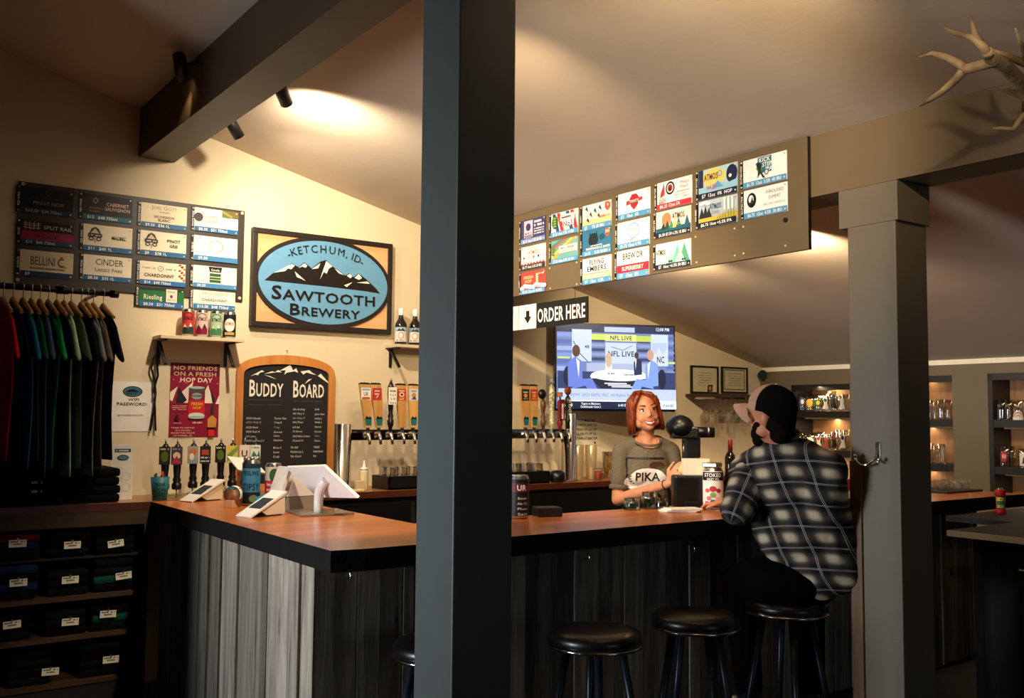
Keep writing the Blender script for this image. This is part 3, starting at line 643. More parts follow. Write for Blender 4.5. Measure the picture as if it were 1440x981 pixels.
beer((682, 400), (845, 490), 'efe2cc', '$6.50 $7.50 6.5% 15 IBU', 'HAZY IPA', d13, NAVY)
def d14(a, w, h, s):
    for x, hh, c_ in ((.45, .5, '9ad0b8'), (.62, .68, '6ab89a'), (.82, .7, '4f9a7a'), (.7, .5, 'b5dcc8')): tri(a, w*x, s, w*.3, h*hh, c_)
    for x in (.4, .46, .78, .84): a.ell(w*x, h*.27, w*.03, h*.05, '1c4a34', 10)
    a.text('ATMOS', w*.16, h*.66, h*.2, '4a4a44', 1, w=w*.28); a.text('KOLSCH', w*.14, h*.42, h*.09, '8a9a90', 0, w=w*.2)
beer((680, 550), (845, 645), 'ecece0', '$7  16oz <6.5% 50 IBU'.replace('<', '+'), 'IPA BEER', d14, NAVY)
def d15(a, w, h, s):
    a.ell(w*.4, h*.68, w*.3, h*.3, 'e8c66a'); a.rect(0, h*.4, w*.12, h, '232c50'); a.ell(w*.86, h*.66, w*.14, h*.3, '1c2340'); a.ell(w*.82, h*.6, w*.04, h*.06, 'd8dcd0', 12)
    a.poly([(0, s), (w, s), (w, h*.46), (w*.75, h*.38), (w*.5, h*.5), (w*.3, h*.4), (0, h*.36)], '8fc0d2'); tri(a, w*.5, h*.3, w*.3, h*.24, '5a9cc0')
    a.text('ATMOS', w*.33, h*.72, h*.22, '5a4422', 1, w=w*.36); a.ring(w*.56, h*.76, w*.06, h*.1, .005, '6aa0b0'); a.text('HAZE', w*.34, h*.36, h*.15, 'c04a68', 1, w=w*.26)
beer((882, 205), (1065, 300), 'a9c8cc', '$7  12oz  0%  HOP', 'HOP WATER', d15, NAVY)
def d16(a, w, h, s):
    a.rect(0, s, w, h*.38, 'e2b04a')
    for x, hh in ((.08, .4), (.18, .46), (.27, .36)): tri(a, w*x, h*.36, w*.16, h*hh, '2b2c34')
    for i in range(14): tri(a, w*(.5+.036*i), h*.22, w*.04, h*(.2+.015*i), ('7a9a3a', 'd0a83c')[i % 2])
    for x in (.7, .8, .9): a.rect(w*(x-.025), h*.5, w*(x+.025), h*.95, 'd9e0e2')
    for x, y in ((.12, .88), (.2, .92), (.28, .86)): a.ell(w*x, h*y, w*.07, h*.06, 'e8ecee', 12)
    a.text('ATMOS', w*.47, h*.72, h*.2, '3a5a70', 1, w=w*.3); a.text('ZENO', w*.46, h*.5, h*.12, '7a94a8', 1, w=w*.2)
beer((882, 350), (1065, 440), 'b3c0c8', '$6.75 16oz +5.5% IPA', 'N/A BEER', d16, '151a28')
def d17(a, w, h, s):
    a.rect(w*.34, h*.42, w*.66, h*.98, '2a6a7c'); a.text('KICK', w*.5, h*.88, h*.15, 'f2f0e8', 1, w=w*.26); a.text('STEP', w*.56, h*.7, h*.15, 'f2f0e8', 1, w=w*.22); a.text('IPA', w*.6, h*.53, h*.15, 'f2f0e8', 1, w=w*.16)
    a.ell(w*.38, h*.62, w*.07, h*.13, '6f9a3c'); a.poly([(w*.3, h*.78), (w*.36, h*.84), (w*.44, h*.7), (w*.4, h*.4), (w*.33, h*.25), (w*.36, h*.5)], '1f2a2c'); a.poly([(w*.42, h*.5), (w*.52, h*.22), (w*.46, h*.24), (w*.38, h*.5)], '2a3a34'); a.ell(w*.55, h*.42, w*.05, h*.1, 'd8d4cc'); a.ring(w*.55, h*.42, w*.05, h*.1, .004, '2a3a44')
beer((1092, 157), (1297, 240), 'f2ece6', '$6.75  12oz  5.5%  40 IBU', 'GLUTEN FREE', d17)
def d18(a, w, h, s):
    a.ell(w*.18, h*.62, w*.11, h*.26, '141416'); a.ell(w*.17, h*.66, w*.06, h*.14, 'f0ece6'); a.poly([(w*.12, h*.48), (w*.22, h*.56), (w*.2, h*.76), (w*.17, h*.6)], '141416')
    a.text('SHROUDED', w*.72, h*.8, h*.12, '7a746c', 0, w=w*.42); a.text('SUMMIT', w*.72, h*.6, h*.12, '7a746c', 0, w=w*.28); a.text('BELGIAN WHITE ALE', w*.72, h*.38, h*.07, 'a8a29a', 0, w=w*.5)
beer((1095, 298), (1300, 390), 'f3efe9', '$6.75  12oz  4.5%  30 IBU', 'GLUTEN FREE', d18)
for (x, y) in ((865, 512), (1048, 473), (1090, 465), (1288, 553), (1050, 600), (1091, 590), (870, 632), (305, 632), (178, 660), (180, 755), (305, 735)):
    q = PX(*crop(x, y), xb); scr(q, -EX, bb_, .0055)
q = PX(*crop(1291, 433), xb); MB().lathe([(.011, 0), (.009, .012)], q, M_black, 12, axis=-EX).build('bolt', bb_)

# ---------------------------------------------------------------- hanging ORDER HERE sign
y0, y1 = 4.239, 5.02; zt, zb_ = 2.239, 2.086
oh = thing('hanging_sign', 'black and white order sign hanging below the beer menu', 'sign', (XB, (y0+y1)/2, zb_))
MB().bb((XB-.004, y0, zb_), (XB+.004, y1, zt), ink('16130f')).build('sign_panel', oh)
a = Art((XB-.0045, y1, zb_), -EY, EZ, -EX); W, H_ = y1-y0, zt-zb_
a.rect(W*.14, 0, W*.375, H_, 'efe9dc'); 
ax_ = W*.262; a.poly([(ax_-.018, H_*.75), (ax_+.018, H_*.75), (ax_+.018, H_*.5), (ax_+.038, H_*.5), (ax_, H_*.22), (ax_-.038, H_*.5), (ax_-.018, H_*.5)], '14110e')
a.text('ORDER HERE', W*.685, H_*.5, H_*.56, 'f2ecdf', 1, w=W*.59); a.rect(0, 0, W*.135, H_, 'efe9dc'); a.build('lettering', oh)
for y in (y0+.12, y1-.14): MB().tube([(XB, y, zt), (XB, y, 2.31)], .0015, M_black, 6).build('hanging_wire', oh)

# ---------------------------------------------------------------- brewery sign
sg = thing('brewery_sign', 'framed wooden oval brewery sign with blue mountain emblem', 'sign', (2.66, YW, 2.08))
x0, x1, z0, z1, ys = 2.17, 3.155, 2.086, 2.705, YW-.045
M_frame = mat('black_brown_frame', '1c120c', .5, var=.2)
t = .032
MB().bb((x0+t, ys+.012, z0+t), (x1-t, YW-.002, z1-t), wood('sign_pine', 'd6985f', 'eab684', 'X', .6, scale=1.5)).build('backing_board', sg)
for lo, hi in (((x0, z0), (x1, z0+t)), ((x0, z1-t), (x1, z1)), ((x0, z0+t), (x0+t, z1-t)), ((x1-t, z0+t), (x1, z1-t))): MB().bb((lo[0], ys, lo[1]), (hi[0], YW-.002, hi[1]), M_frame, bev=.003).build('frame_rail', sg)
cx_, cz_ = (x0+x1)/2, (z0+z1)/2; ea, eb = (x1-x0)/2-.012, (z1-z0)/2-.012
n_ = 64
def ov(k): return [(k*ea*math.cos(2*math.pi*i/n_), (eb-(1-k)*ea)*math.sin(2*math.pi*i/n_)) for i in range(n_)]
MB().prism(ov(1), (cx_, ys+.012, cz_), EX, EZ, -EY, .010, M_frame).build('oval_rim', sg)
MB().prism(ov(.945), (cx_, ys+.002, cz_), EX, EZ, -EY, .004, mat('sign_blue', '6299bd', .6, var=.05, scale=8, stretch=(1, 1, 6))).build('oval_panel', sg)
a = Art((cx_, ys-.0022, cz_), EX, EZ, -EY)
mt = [(-.415, -.02), (-.36, .03), (-.31, .045), (-.235, .105), (-.19, .085), (-.15, .12), (-.12, .1), (-.1, .085), (-.04, .135), (.0, .15), (.05, .11), (.1, .085), (.14, .06), (.17, .08), (.2, .055), (.235, .085), (.3, .045), (.36, .0), (.4, -.04)]
a.poly(mt+[(.3, -.032), (0, -.024)], '1a130e')
for q in ([(-.35, .035), (-.235, .1), (-.215, .092), (-.24, .065), (-.26, .07), (-.28, .05)], [(-.2, .02), (-.215, .055), (-.14, .0), (-.165, .01)], [(-.19, .08), (-.15, .113), (-.13, .1), (-.14, .085), (-.165, .09)], [(-.04, .02), (.0, .143), (.045, .112), (.02, .095), (.005, .06), (-.015, .07)], [(-.1, .08), (-.04, .125), (-.055, .09)], [(.06, .1), (.1, .08), (.13, .06), (.09, .072)], [(.15, .06), (.17, .075), (.19, .06), (.175, .045)], [(.205, .05), (.235, .08), (.26, .055), (.24, .04)], [(.22, .02), (.32, .02), (.39, -.032), (.3, .035)], [(.13, -.005), (.19, .02), (.15, -.015)]): a.poly(q, 'f0ead8')
a.caps('SAWTOOTH', 0, -.085, .088, '16100c', w=.74, small=.76); a.caps('BREWERY', 0, -.185, .074, '16100c', w=.5, small=.76)
tt = '-KETCHUM, ID-'; n = len(tt); a.up(); a.fixed = True
pos = 0; tot = tw(tt, 0)
for ch in tt:
    ad = .28 if ch == ' ' else GL[0, ch][2]; mid = pos+ad/2; an = math.pi/2-(mid/tot-.5)*1.62
    if ch != ' ': a.text(ch, .375*math.cos(an), .02+.2*math.sin(an), .052, '16100c', 0, rot=math.atan2(-math.cos(an)*.205*.9, math.sin(an)*.36))
    pos += ad
a.build('lettering', sg)

# ---------------------------------------------------------------- chalk board
cb = thing('chalk_board', 'arched chalk buddy board in an orange wooden frame', 'chalkboard', (2.42, YW, ZB))
xl, xr, zs, zt2 = 2.098, 2.752, 1.79, 1.915; M_cf = wood('orange_frame_wood', 'b8702e', 'd59049', 'Z', .45, scale=1.5)
def arch(xl, xr, z0, zs, zt, n=22):
    return [(xr, z0)]+[((xl+xr)/2+(xr-xl)/2*math.cos(math.pi*i/n), zs+(zt-zs)*math.sin(math.pi*i/n)**.8) for i in range(n+1)]+[(xl, z0)]
out = arch(xl, xr, ZB, zs, zt2); inn = arch(xl+.042, xr-.042, ZB+.04, zs-.005, zt2-.058)
b = MB(); k = len(out); yf, yk = YW-.028, YW-.002
V = [(x, yf, z) for x, z in out]+[(x, yf, z) for x, z in inn]+[(x, yk, z) for x, z in out]+[(x, yk, z) for x, z in inn]
F = []
for i in range(k):
    j = (i+1) % k; F += [(i, k+i, k+j, j), (i, j, 2*k+j, 2*k+i), (k+i, 3*k+i, 3*k+j, k+j)]
b.add(V, F, M_cf); b.build('frame', cb)
MB().prism(inn, (0, YW-.016, 0), EX, EZ, EY, .012, mat('chalk_black', '141314', .75, var=.25, scale=5)).build('slate', cb)
a = Art((2.425, YW-.0165, 1.07), EX, EZ, -EY); CHK = 'd9d4c8'
a.caps('BUDDY', -.135, .635, .105, 'ece6d8', w=.225, small=.8); a.caps('BOARD', .15, .635, .108, 'ece6d8', w=.22, small=.8)
for q in ([(-.24, .705), (-.165, .745), (-.15, .735), (-.18, .728), (-.19, .712), (-.21, .715)], [(-.15, .722), (-.1, .74), (-.08, .735), (-.06, .75), (-.035, .735), (-.07, .735), (-.1, .73)], [(-.15, .715), (-.07, .69), (-.11, .708)], [(-.05, .745), (.02, .785), (.04, .75), (.06, .765), (.075, .735), (.05, .745), (.03, .74), (.0, .735), (-.02, .72), (-.01, .75)], [(.09, .745), (.15, .755), (.17, .74), (.2, .725), (.17, .73), (.13, .74), (.11, .725)], [(.21, .72), (.23, .735), (.3, .665), (.25, .695)], [(.12, .665), (.17, .7), (.145, .695)]): a.poly(q, 'ece6d8')
a.build('lettering', cb)
rows = [('', '', '6th Arching', 'Jude'), ('', '', '5th Mary S', 'Janie Hale'), ('10/20 Claudia', 'Tanner Dan', '6th Holly M', 'Holly L'), ('10/20 Wally B', 'Craig R', '6th J Ross', 'Holly L'), ('10/20 Mark', 'Craig', '6/9 Bill', 'Patrick'), ('10/20 Ruth R', 'Amanda', '10 Steven', 'Patrick'), ('11/1 John', 'Chris', '10/2 Mike Cohen', 'Tom'), ('10/20 Landon 2 3', 'Matthew', '10 Jared H', 'Diana')]
for i, r in enumerate(rows):
    a = Art((2.425, YW-.0165, 1.07), EX, EZ, -EY); z = .505-.0285*i; hgt = .0125
    for x, t_ in zip((-.262, -.08, .045, .195), r):
        if t_: a.text(t_, x, z+random.uniform(-.003, .003), hgt, CHK if random.random() < .8 else 'a9a498', 0, 'L', slant=.15)
    a.build('chalk_row', cb)
for i, r in enumerate([('Brian S', 'Mt Bill', 'TREE'), ('Scott', 'McNicoly L', 'MAGNA'), ('Cody', '7th Cord', 'for')]):
    a = Art((2.425, YW-.0165, 1.07), EX, EZ, -EY); z = .262-.028*i
    for x, t_ in zip((-.08, .035, .19), r): a.text(t_, x, z, .014, CHK, 0, 'L', slant=.1)
    a.build('chalk_row', cb)
a = Art((2.425, YW-.0165, 1.07), EX, EZ, -EY)
for z in (.56, .53): a.scrib(-.25, z, -.03, .006, '4a4844')
a.scrib(.05, .555, .25, .006, '5a5852'); a.build('faint_chalk_lines', cb)['kind'] = 'stuff'

# ---------------------------------------------------------------- poster and papers on the wall
ps = thing('poster', 'maroon hop day poster with white mountains and a beer can', 'poster', (1.85, YW, 1.40))
px0, px1, pz0, pz1 = 1.703, 1.998, 1.402, 1.842; W, H_ = px1-px0, pz1-pz0
MB().bb((px0, YW-.003, pz0), (px1, YW-.001, pz1), ink('8c1533')).build('sheet', ps)
a = Art((px0, YW-.0034, pz0), EX, EZ, -EY)
a.rect(0, H_*.83, W, H_, '5c1128'); a.text('NO FRIENDS', W*.5, H_*.935, H_*.055, 'c99a7c', 1, w=W*.9); a.text('ON A FRESH', W*.5, H_*.855, H_*.055, 'd8a888', 1, w=W*.88); a.text('HOP DAY', W*.52, H_*.775, H_*.06, 'f4e0c0', 1, w=W*.66)
a.poly([(0, H_*.44), (0, H_*.6), (W*.15, H_*.68), (W*.28, H_*.6), (W*.46, H_*.75), (W*.56, H_*.66), (W*.66, H_*.6), (W*.76, H_*.71), (W*.9, H_*.55), (W, H_*.6), (W, H_*.45)], '8c1533')
for q in ([(0, H_*.5), (0, H_*.6), (W*.15, H_*.68), (W*.1, H_*.58), (W*.05, H_*.48)], [(W*.22, H_*.6), (W*.46, H_*.75), (W*.44, H_*.68), (W*.38, H_*.6), (W*.36, H_*.46), (W*.25, H_*.46)], [(W*.66, H_*.46), (W*.68, H_*.6), (W*.76, H_*.71), (W*.82, H_*.6), (W*.86, H_*.46)], [(W*.92, H_*.45), (W, H_*.58), (W, H_*.45)]): a.poly(q, 'ecdcc8')
for q in ([(W*.12, H_*.46), (W*.17, H_*.67), (W*.26, H_*.58), (W*.34, H_*.5), (W*.27, H_*.46)], [(W*.78, H_*.7), (W*.92, H_*.5), (W*.86, H_*.46), (W*.82, H_*.6)]): a.poly(q, '24202c')
a.rect(W*.37, H_*.26, W*.7, H_*.66, 'c0202c'); a.rect(W*.37, H_*.5, W*.7, H_*.66, '7f2030'); a.rect(W*.37, H_*.61, W*.7, H_*.665, '40504c'); a.ell(W*.535, H_*.67, W*.155, H_*.018, 'b8bcb4'); a.ell(W*.535, H_*.555, W*.11, H_*.045, '8a9a98'); a.rect(W*.43, H_*.55, W*.64, H_*.562, '2a3436')
a.text('FRESH', W*.54, H_*.45, H_*.04, 'e8b040', 1, w=W*.24); a.text('HOP', W*.54, H_*.395, H_*.04, 'e8b040', 1, w=W*.17); a.ell(W*.535, H_*.29, W*.165, H_*.04, 'cfd6ce'); a.ell(W*.535, H_*.265, W*.165, H_*.02, '9fb0a8')
a.text('6% ABV', W*.56, H_*.195, H_*.024, 'f0d8c0', 1, w=W*.2)
for i, t_ in enumerate(('FARM TO KETTLE', 'IN 3 HOURS', 'FROM THE FIELDS', 'OF PARMA, ID')): a.text(t_, W*.27, H_*(.125-.035*i), H_*.02, 'e8b8a0', 1, w=W*(.46, .3, .48, .38)[i])
for i in range(3): a.scrib(W*.04, H_*(.42-.025*i), W*.34, H_*.014, 'd89a88')
tri(a, W*.14, H_*.23, W*.12, H_*.09, '3a0f1c'); a.scrib(W*.08, H_*.19, W*.24, H_*.02, 'b87a80'); a.rect(W*.83, H_*.28, W*.88, H_*.44, '24302c'); a.poly([(W*.76, H_*.13), (W*.93, H_*.13), (W*.95, H_*.24), (W*.85, H_*.3), (W*.76, H_*.24)], 'c98a3a'); a.rect(W*.78, H_*.0+.004, W*.9, H_*.1, 'd02a2c')
for x, y in ((.05, .77), (.17, .74), (.72, .73), (.94, .73), (.3, .73)): a.ell(W*x, H_*y, .003, .003, 'e8b8a8', 8)
a.build('print', ps)
wf = thing('wifi_notice', 'white wifi password sheet taped beside the hanging shirts', 'notice', (1.48, YW, 1.435))
W, H_ = .24, .287; MB().bb((1.367, YW-.003, 1.436), (1.607, YW-.001, 1.723), M_paper).build('sheet', wf)
a = Art((1.367, YW-.0034, 1.436), EX, EZ, -EY)
a.ell(W*.52, H_*.8, W*.23, H_*.11, '16232a'); a.ell(W*.52, H_*.8, W*.21, H_*.095, '3c6a80'); a.poly([(W*.36, H_*.79), (W*.45, H_*.84), (W*.52, H_*.85), (W*.6, H_*.83), (W*.68, H_*.79)], '10161a'); a.scrib(W*.38, H_*.76, W*.66, H_*.03, '10161a'); a.build('emblem', wf); a = Art((1.367, YW-.0034, 1.436), EX, EZ, -EY)
a.text('WIFI', W*.55, H_*.64, H_*.06, '1c1814', 1, w=W*.26); a.text('PASSWORD:', W*.52, H_*.55, H_*.065, '1c1814', 1, w=W*.72); a.build('heading', wf); a = Art((1.367, YW-.0034, 1.436), EX, EZ, -EY); a.text('spreadsawtooth', W*.48, H_*.33, H_*.045, '4a443c', 0, w=W*.6); a.build('lettering', wf)
bn = thing('bar_top_notice', 'printed notice about sitting at the bar on the wall below the television', 'notice', (4.93, YW, 1.31))
W, H_ = .255, .225; MB().bb((4.805, YW-.003, 1.311), (5.06, YW-.001, 1.536), mat('notice_paper', 'e2d8bc', .8, var=.03)).build('sheet', bn)
a = Art((4.805, YW-.0034, 1.311), EX, EZ, -EY)
for i, t_ in enumerate(('YOU MUST BE', 'TWENTY-ONE (21)', 'YEARS OF AGE OR', 'OLDER TO SIT OR', 'STAND AT BAR TOP')): a.text(t_, W*.46, H_*(.88-.155*i), H_*.09, '221d16', 1, w=W*(.7, .84, .82, .8, .86)[i])
a.ell(W*.8, H_*.1, .008, .01, '221d16'); a.build('print', bn)
for i, (xa, xc, za, zc, lab) in enumerate(((6.086, 6.425, 1.745, 1.985, 'black framed certificate with a snapshot tucked in its corner'), (6.471, 6.81, 1.755, 1.988, 'black framed green-bordered certificate nearest the corner'))):
    t = thing('certificate', lab, 'certificate', ((xa+xc)/2, YW, za), 'framed certificates')
    for lo, hi in (((xa, za), (xc, za+.015)), ((xa, zc-.015), (xc, zc)), ((xa, za+.015), (xa+.015, zc-.015)), ((xc-.015, za+.015), (xc, zc-.015))): MB().bb((lo[0], YW-.022, lo[1]), (hi[0], YW-.002, hi[1]), M_black).build('frame_rail', t)
    W, H_ = xc-xa, zc-za
    MB().bb((xa+.012, YW-.012, za+.012), (xc-.012, YW-.003, zc-.012), mat('certificate_paper', 'c9bf9c', .8)).build('paper', t)
    a = Art((xa, YW-.0124, za), EX, EZ, -EY)
    if i: a.rect(W*.1, H_*.12, W*.9, H_*.16, '6a6a48'); a.rect(W*.1, H_*.86, W*.9, H_*.9, '6a6a48'); a.rect(W*.1, H_*.12, W*.13, H_*.9, '6a6a48'); a.rect(W*.87, H_*.12, W*.9, H_*.9, '6a6a48')
    for j in range(6): a.scrib(W*.25, H_*(.75-.09*j), W*.75, H_*.03, '7a7050')
    if not i: a.poly([(W*.55, H_*.02), (W*.92, H_*.06), (W*.84, H_*.4), (W*.56, H_*.36)], 'd8ceb4'); a.poly([(W*.58, H_*.06), (W*.78, H_*.08), (W*.8, H_*.34), (W*.6, H_*.32)], '5a3424'); a.ell(W*.69, H_*.2, .014, .02, 'c08a60', 12)
    a.build('print', t)

# ---------------------------------------------------------------- television
tvc = PD(865, 516, 6.72); tw_, th_ = .86*6.72/6.72*1.0, .60
uu = Vector((1, -.36, 0)).normalized()
A_, B_ = PD(783, 456, 6.62), PD(947, 577.5, 6.80)
tl = PD(783, 455, 7.28); tr = PD(947, 461, 7.5); bl = PD(783, 574, 7.28)
uu = (tr-tl); uu.z = 0; W = uu.length; uu.normalize(); vv = (EZ*1.0+uu.cross(EZ)*0).normalized(); H_ = tl.z-bl.z; nn = uu.cross(EZ)
tv = thing('television', 'flat wall television showing a sports studio talk show', 'television', tl-EZ*H_+uu*W/2)
o = Vector((tl.x, tl.y, tl.z-H_))
MB().prism([(-.012, -.018), (W+.012, -.018), (W+.012, H_+.012), (-.012, H_+.012)], o-nn*.045, uu, EZ, nn, .044, M_blackpl).build('casing', tv)
arm0 = o+uu*W*.5+EZ*H_*.5-nn*.045
MB().tube([arm0, Vector((arm0.x+.05, YW-.02, arm0.z))], .025, M_black, 10).build('wall_arm', tv)
a = Art(o, uu, EZ, nn, eps=.0006, emit=1.35)
a.rect(0, 0, W, H_, '6f7fae')
def r(x0, y0, x1, y1, h): a.rect(W*x0, H_*(1-y1), W*x1, H_*(1-y0), h)
r(0, .0, 1, .09, '2c3454'); r(.4, .02, .66, .08, 'b9c3e0')
for i in range(7): r(0.0, .1+.08*i, .13, .15+.08*i, ('7f94d0', '5a6cae', '9aa8d8')[i % 3])
for i in range(8): r(.28, .17+.055*i, .4, .205+.055*i, ('3c4468', '8a98c4')[i % 2]); r(.68, .17+.055*i, .79, .205+.055*i, ('3c4468', '8a98c4')[i % 2]); r(.93, .12+.06*i, 1, .155+.06*i, ('5a6aa8', '8090c8')[i % 2])
r(.12, .06, .285, .44, 'c6d2ea'); r(.285, .11, .4, .18, 'c6d860'); r(.4, .11, .665, .19, 'd9e884'); r(.665, .12, .79, .19, 'b9cc58')
a.text('NFL LIVE', W*.535, H_*.85, H_*.052, '141c38', 1, w=W*.19)
r(.4, .21, .665, .48, 'c3cfe6'); a.text('NFL LIVE', W*.535, H_*.66, H_*.065, '141c38', 1, w=W*.23); a.line([(W*.45, H_*.74), (W*.55, H_*.7), (W*.63, H_*.76)], .006, '6a86b8')
a.line([(W*.13, H_*.8), (W*.18, H_*.66), (W*.25, H_*.56)], .006, '1f2438'); a.text('48', W*.245, H_*.735, H_*.04, '23283c', 1)
r(.79, .1, .94, .48, 'c9d4ea'); a.poly([(W*.8, H_*.72), (W*.83, H_*.66), (W*.86, H_*.74), (W*.89, H_*.66), (W*.93, H_*.72), (W*.93, H_*.8), (W*.8, H_*.8)], 'b4c0dc'); a.text('NC', W*.875, H_*.6, H_*.08, '20253c', 1, w=W*.07)
r(.0, .39, .1, .41, 'c8dc6a'); r(.93, .43, 1, .45, 'c8dc6a')
r(.24, .46, .8, .56, 'aab4d0'); r(0, .56, 1, .79, '34406a'); a.ell(W*.52, H_*.385, W*.25, H_*.085, 'f0f3f8'); a.poly([(W*.28, H_*.36), (W*.76, H_*.36), (W*.68, H_*.24), (W*.36, H_*.24)], '1e2438')
a.ell(W*.52, H_*.4, W*.245, H_*.07, 'f4f6fa'); a.scrib(W*.42, H_*.42, W*.48, H_*.02, '3a4054'); a.scrib(W*.56, H_*.41, W*.64, H_*.02, '3a4054')
for i in range(3): r(.39+.03*i, .69+.02*i, .58+.03*i, .705+.02*i, 'd8dce0')
# seated presenters on the screen
def fig(x, yb, s, suit, skin, dirn, legs=True):
    if legs: a.poly([(W*x, H_*(yb)), (W*(x+.13*dirn*s), H_*(yb+.02)), (W*(x+.2*dirn*s), H_*(yb-.17*s)), (W*(x+.13*dirn*s), H_*(yb-.17*s)), (W*(x+.08*dirn*s), H_*(yb-.07)), (W*(x-.02*dirn*s), H_*(yb-.1*s))], suit)
    a.poly([(W*(x-.05*s), H_*(yb-.08*s)), (W*(x+.06*s), H_*(yb-.06*s)), (W*(x+.055*s), H_*(yb+.2*s)), (W*(x+.0*s), H_*(yb+.25*s)), (W*(x-.055*s), H_*(yb+.18*s))], suit)
    a.poly([(W*(x+.01*dirn), H_*(yb+.23*s)), (W*(x+.035*dirn*s), H_*(yb+.2*s)), (W*(x+.03*dirn*s), H_*(yb+.02))], 'eef0f4'); a.ell(W*(x+.01*dirn), H_*(yb+.31*s), W*.03*s, H_*.065*s, skin)
a.ell(W*.08, H_*.38, W*.035, H_*.12, '20263c'); fig(.14, .34, 1.1, '6a7ed0', '5a4038', 1)
a.ell(W*.88, H_*.36, W*.035, H_*.12, '20263c'); fig(.79, .34, 1.0, '7f9ee0', 'c49a84', -1)
fig(.67, .45, .62, '2b3350', '4a3630', -1, False); fig(.42, .47, .5, 'e8e4ec', 'c8a088', 1, False); a.ell(W*.42, H_*.58, W*.028, H_*.09, 'c9b090'); a.ell(W*.42, H_*.61, W*.018, H_*.045, 'd0a890')
r(0, .765, 1, .905, 'bcc8e6'); a.text('ESPN  2022 ESPN, INC. All Rights Reserved', W*.4, H_*.165, H_*.035, '6a7694', 0, w=W*.6, slant=.15); r(0, .9, 1, .915, 'e6ecf4')
r(0, .915, .86, 1, '18233f'); a.text('ESPN', W*.07, H_*.045, H_*.035, 'f0f2f8', 1, w=W*.1); a.text('Tigers vs Mariners', W*.27, H_*.06, H_*.026, 'f0f2f8', 1, w=W*.16); a.text('Doubleheader Game 2', W*.27, H_*.024, H_*.026, 'f0f2f8', 1, w=W*.17); a.text('6:40 ET', W*.54, H_*.045, H_*.03, 'f0f2f8', 1, w=W*.08)
r(.86, .915, 1, 1, 'dfe5f2'); a.text('10 min ABC', W*.93, H_*.045, H_*.03, '3a4460', 1, w=W*.1); a.text('12:00 PM', W*.88, H_*.96, H_*.04, 'e8ecf8', 1, w=W*.12)
a.build('screen_picture', tv)
# ================================================================ wall shelves, cans, bottles
M_shelfw = mat('pale_shelf_wood', 'cdbd9c', .6, var=.06)
def bracket(x, zt, d, parent):
    b = MB(); y = YW
    b.bb((x-.009, y-.01, zt-d), (x+.009, y-.001, zt), M_black); b.bb((x-.009, y-d, zt-.01), (x+.009, y-.01, zt), M_black)
    b.box((x, y-d/2-.005, zt-d/2-.005), (.018, d*1.36, .012), M_black, Euler((R(45), 0, 0))); return b.build('bracket', parent)
sl = thing('wall_shelf', 'small pale shelf on black brackets holding beer cans', 'shelf', (1.86, YW, 1.9))
MB().bb((1.595, YW-.16, 1.972), (2.09, YW-.001, 1.992), M_shelfw, bev=.002).build('shelf_board', sl)
for x in (1.63, 2.03): bracket(x, 1.972, .145, sl)
sr = thing('wall_shelf', 'small pale shelf on black bracket holding dark bottles', 'shelf', (3.4, YW, 1.9))
MB().bb((3.13, YW-.16, 1.995), (3.62, YW-.001, 2.015), M_shelfw, bev=.002).build('shelf_board', sr)
for x in (3.17, 3.58): bracket(x, 1.995, .13, sr)
M_alu = mat('can_aluminium', 'c3c3c0', .25, metal=1)
def wrap(c, r, z0, z1, m, n=24, a0=0, a1=360, name='label', parent=None, eps=.0006):
    b = MB(); V = []
    for i in range(n+1):
        an = R(a0+(a1-a0)*i/n); V += [(c[0]+(r+eps)*math.cos(an), c[1]+(r+eps)*math.sin(an), z0), (c[0]+(r+eps)*math.cos(an), c[1]+(r+eps)*math.sin(an), z1)]
    b.add(V, [(2*i, 2*i+2, 2*i+3, 2*i+1) for i in range(n)], m, True); return b.build(name, parent)
def bend_art(art, c, r, ang):
    """wrap a flat Art drawn around (0,0) with u horizontal, v up onto a cylinder facing ang"""
    mb_ = art.mb; bm = bmesh.new(); vs_ = [bm.verts.new(v) for v in mb_.v]
    for f, k in zip(mb_.f, mb_.m):
        try: bm.faces.new([vs_[i] for i in f]).material_index = k
        except ValueError: pass
    r0 = r if not callable(r) else r(.05)
    for i in range(-7, 8): bmesh.ops.bisect_plane(bm, geom=bm.verts[:]+bm.edges[:]+bm.faces[:], plane_co=(i*r0*.2, 0, 0), plane_no=(1, 0, 0))
    bm.verts.index_update(); mb_.v = [v.co.copy() for v in bm.verts]; mb_.f = [[v.index for v in f.verts] for f in bm.faces]; mb_.m = [f.material_index for f in bm.faces]; mb_.sm = [True]*len(mb_.f); bm.free()
    for v in art.mb.v:
        x, z, k = v.x, v.z, -v.y; q = r(z) if callable(r) else r; t = ang+x/q; rr = q+.0009+k
        v.x, v.y, v.z = c[0]+rr*math.cos(t), c[1]+rr*math.sin(t), c[2]+z
CAMANG = lambda x, y: math.atan2(-y, -x)
def can_at(name, label, cat, c, r, h, body, draw, group=None):
    t = thing(name, label, cat, c, group)
    MB().lathe([(r*.8, 0), (r*.88, .004), (r, .012), (r, h-.016), (r*.86, h-.004), (r*.86, h), (r*.8, h-.004), (.001, h-.004)], c, M_alu, 24, capt=False).build('can_body', t)
    wrap(c, r, c[2]+.014, c[2]+h-.018, body, parent=t, name='sleeve')
    a = Art((0, 0, 0), EX, EZ, -EY, eps=.0003); draw(a, r, h); bend_art(a, c, r, CAMANG(c[0], c[1])); a.build('print', t)
    MB().box((c[0], c[1], c[2]+h-.002), (.02, .012, .002), M_alu).build('pull_tab', t); return t
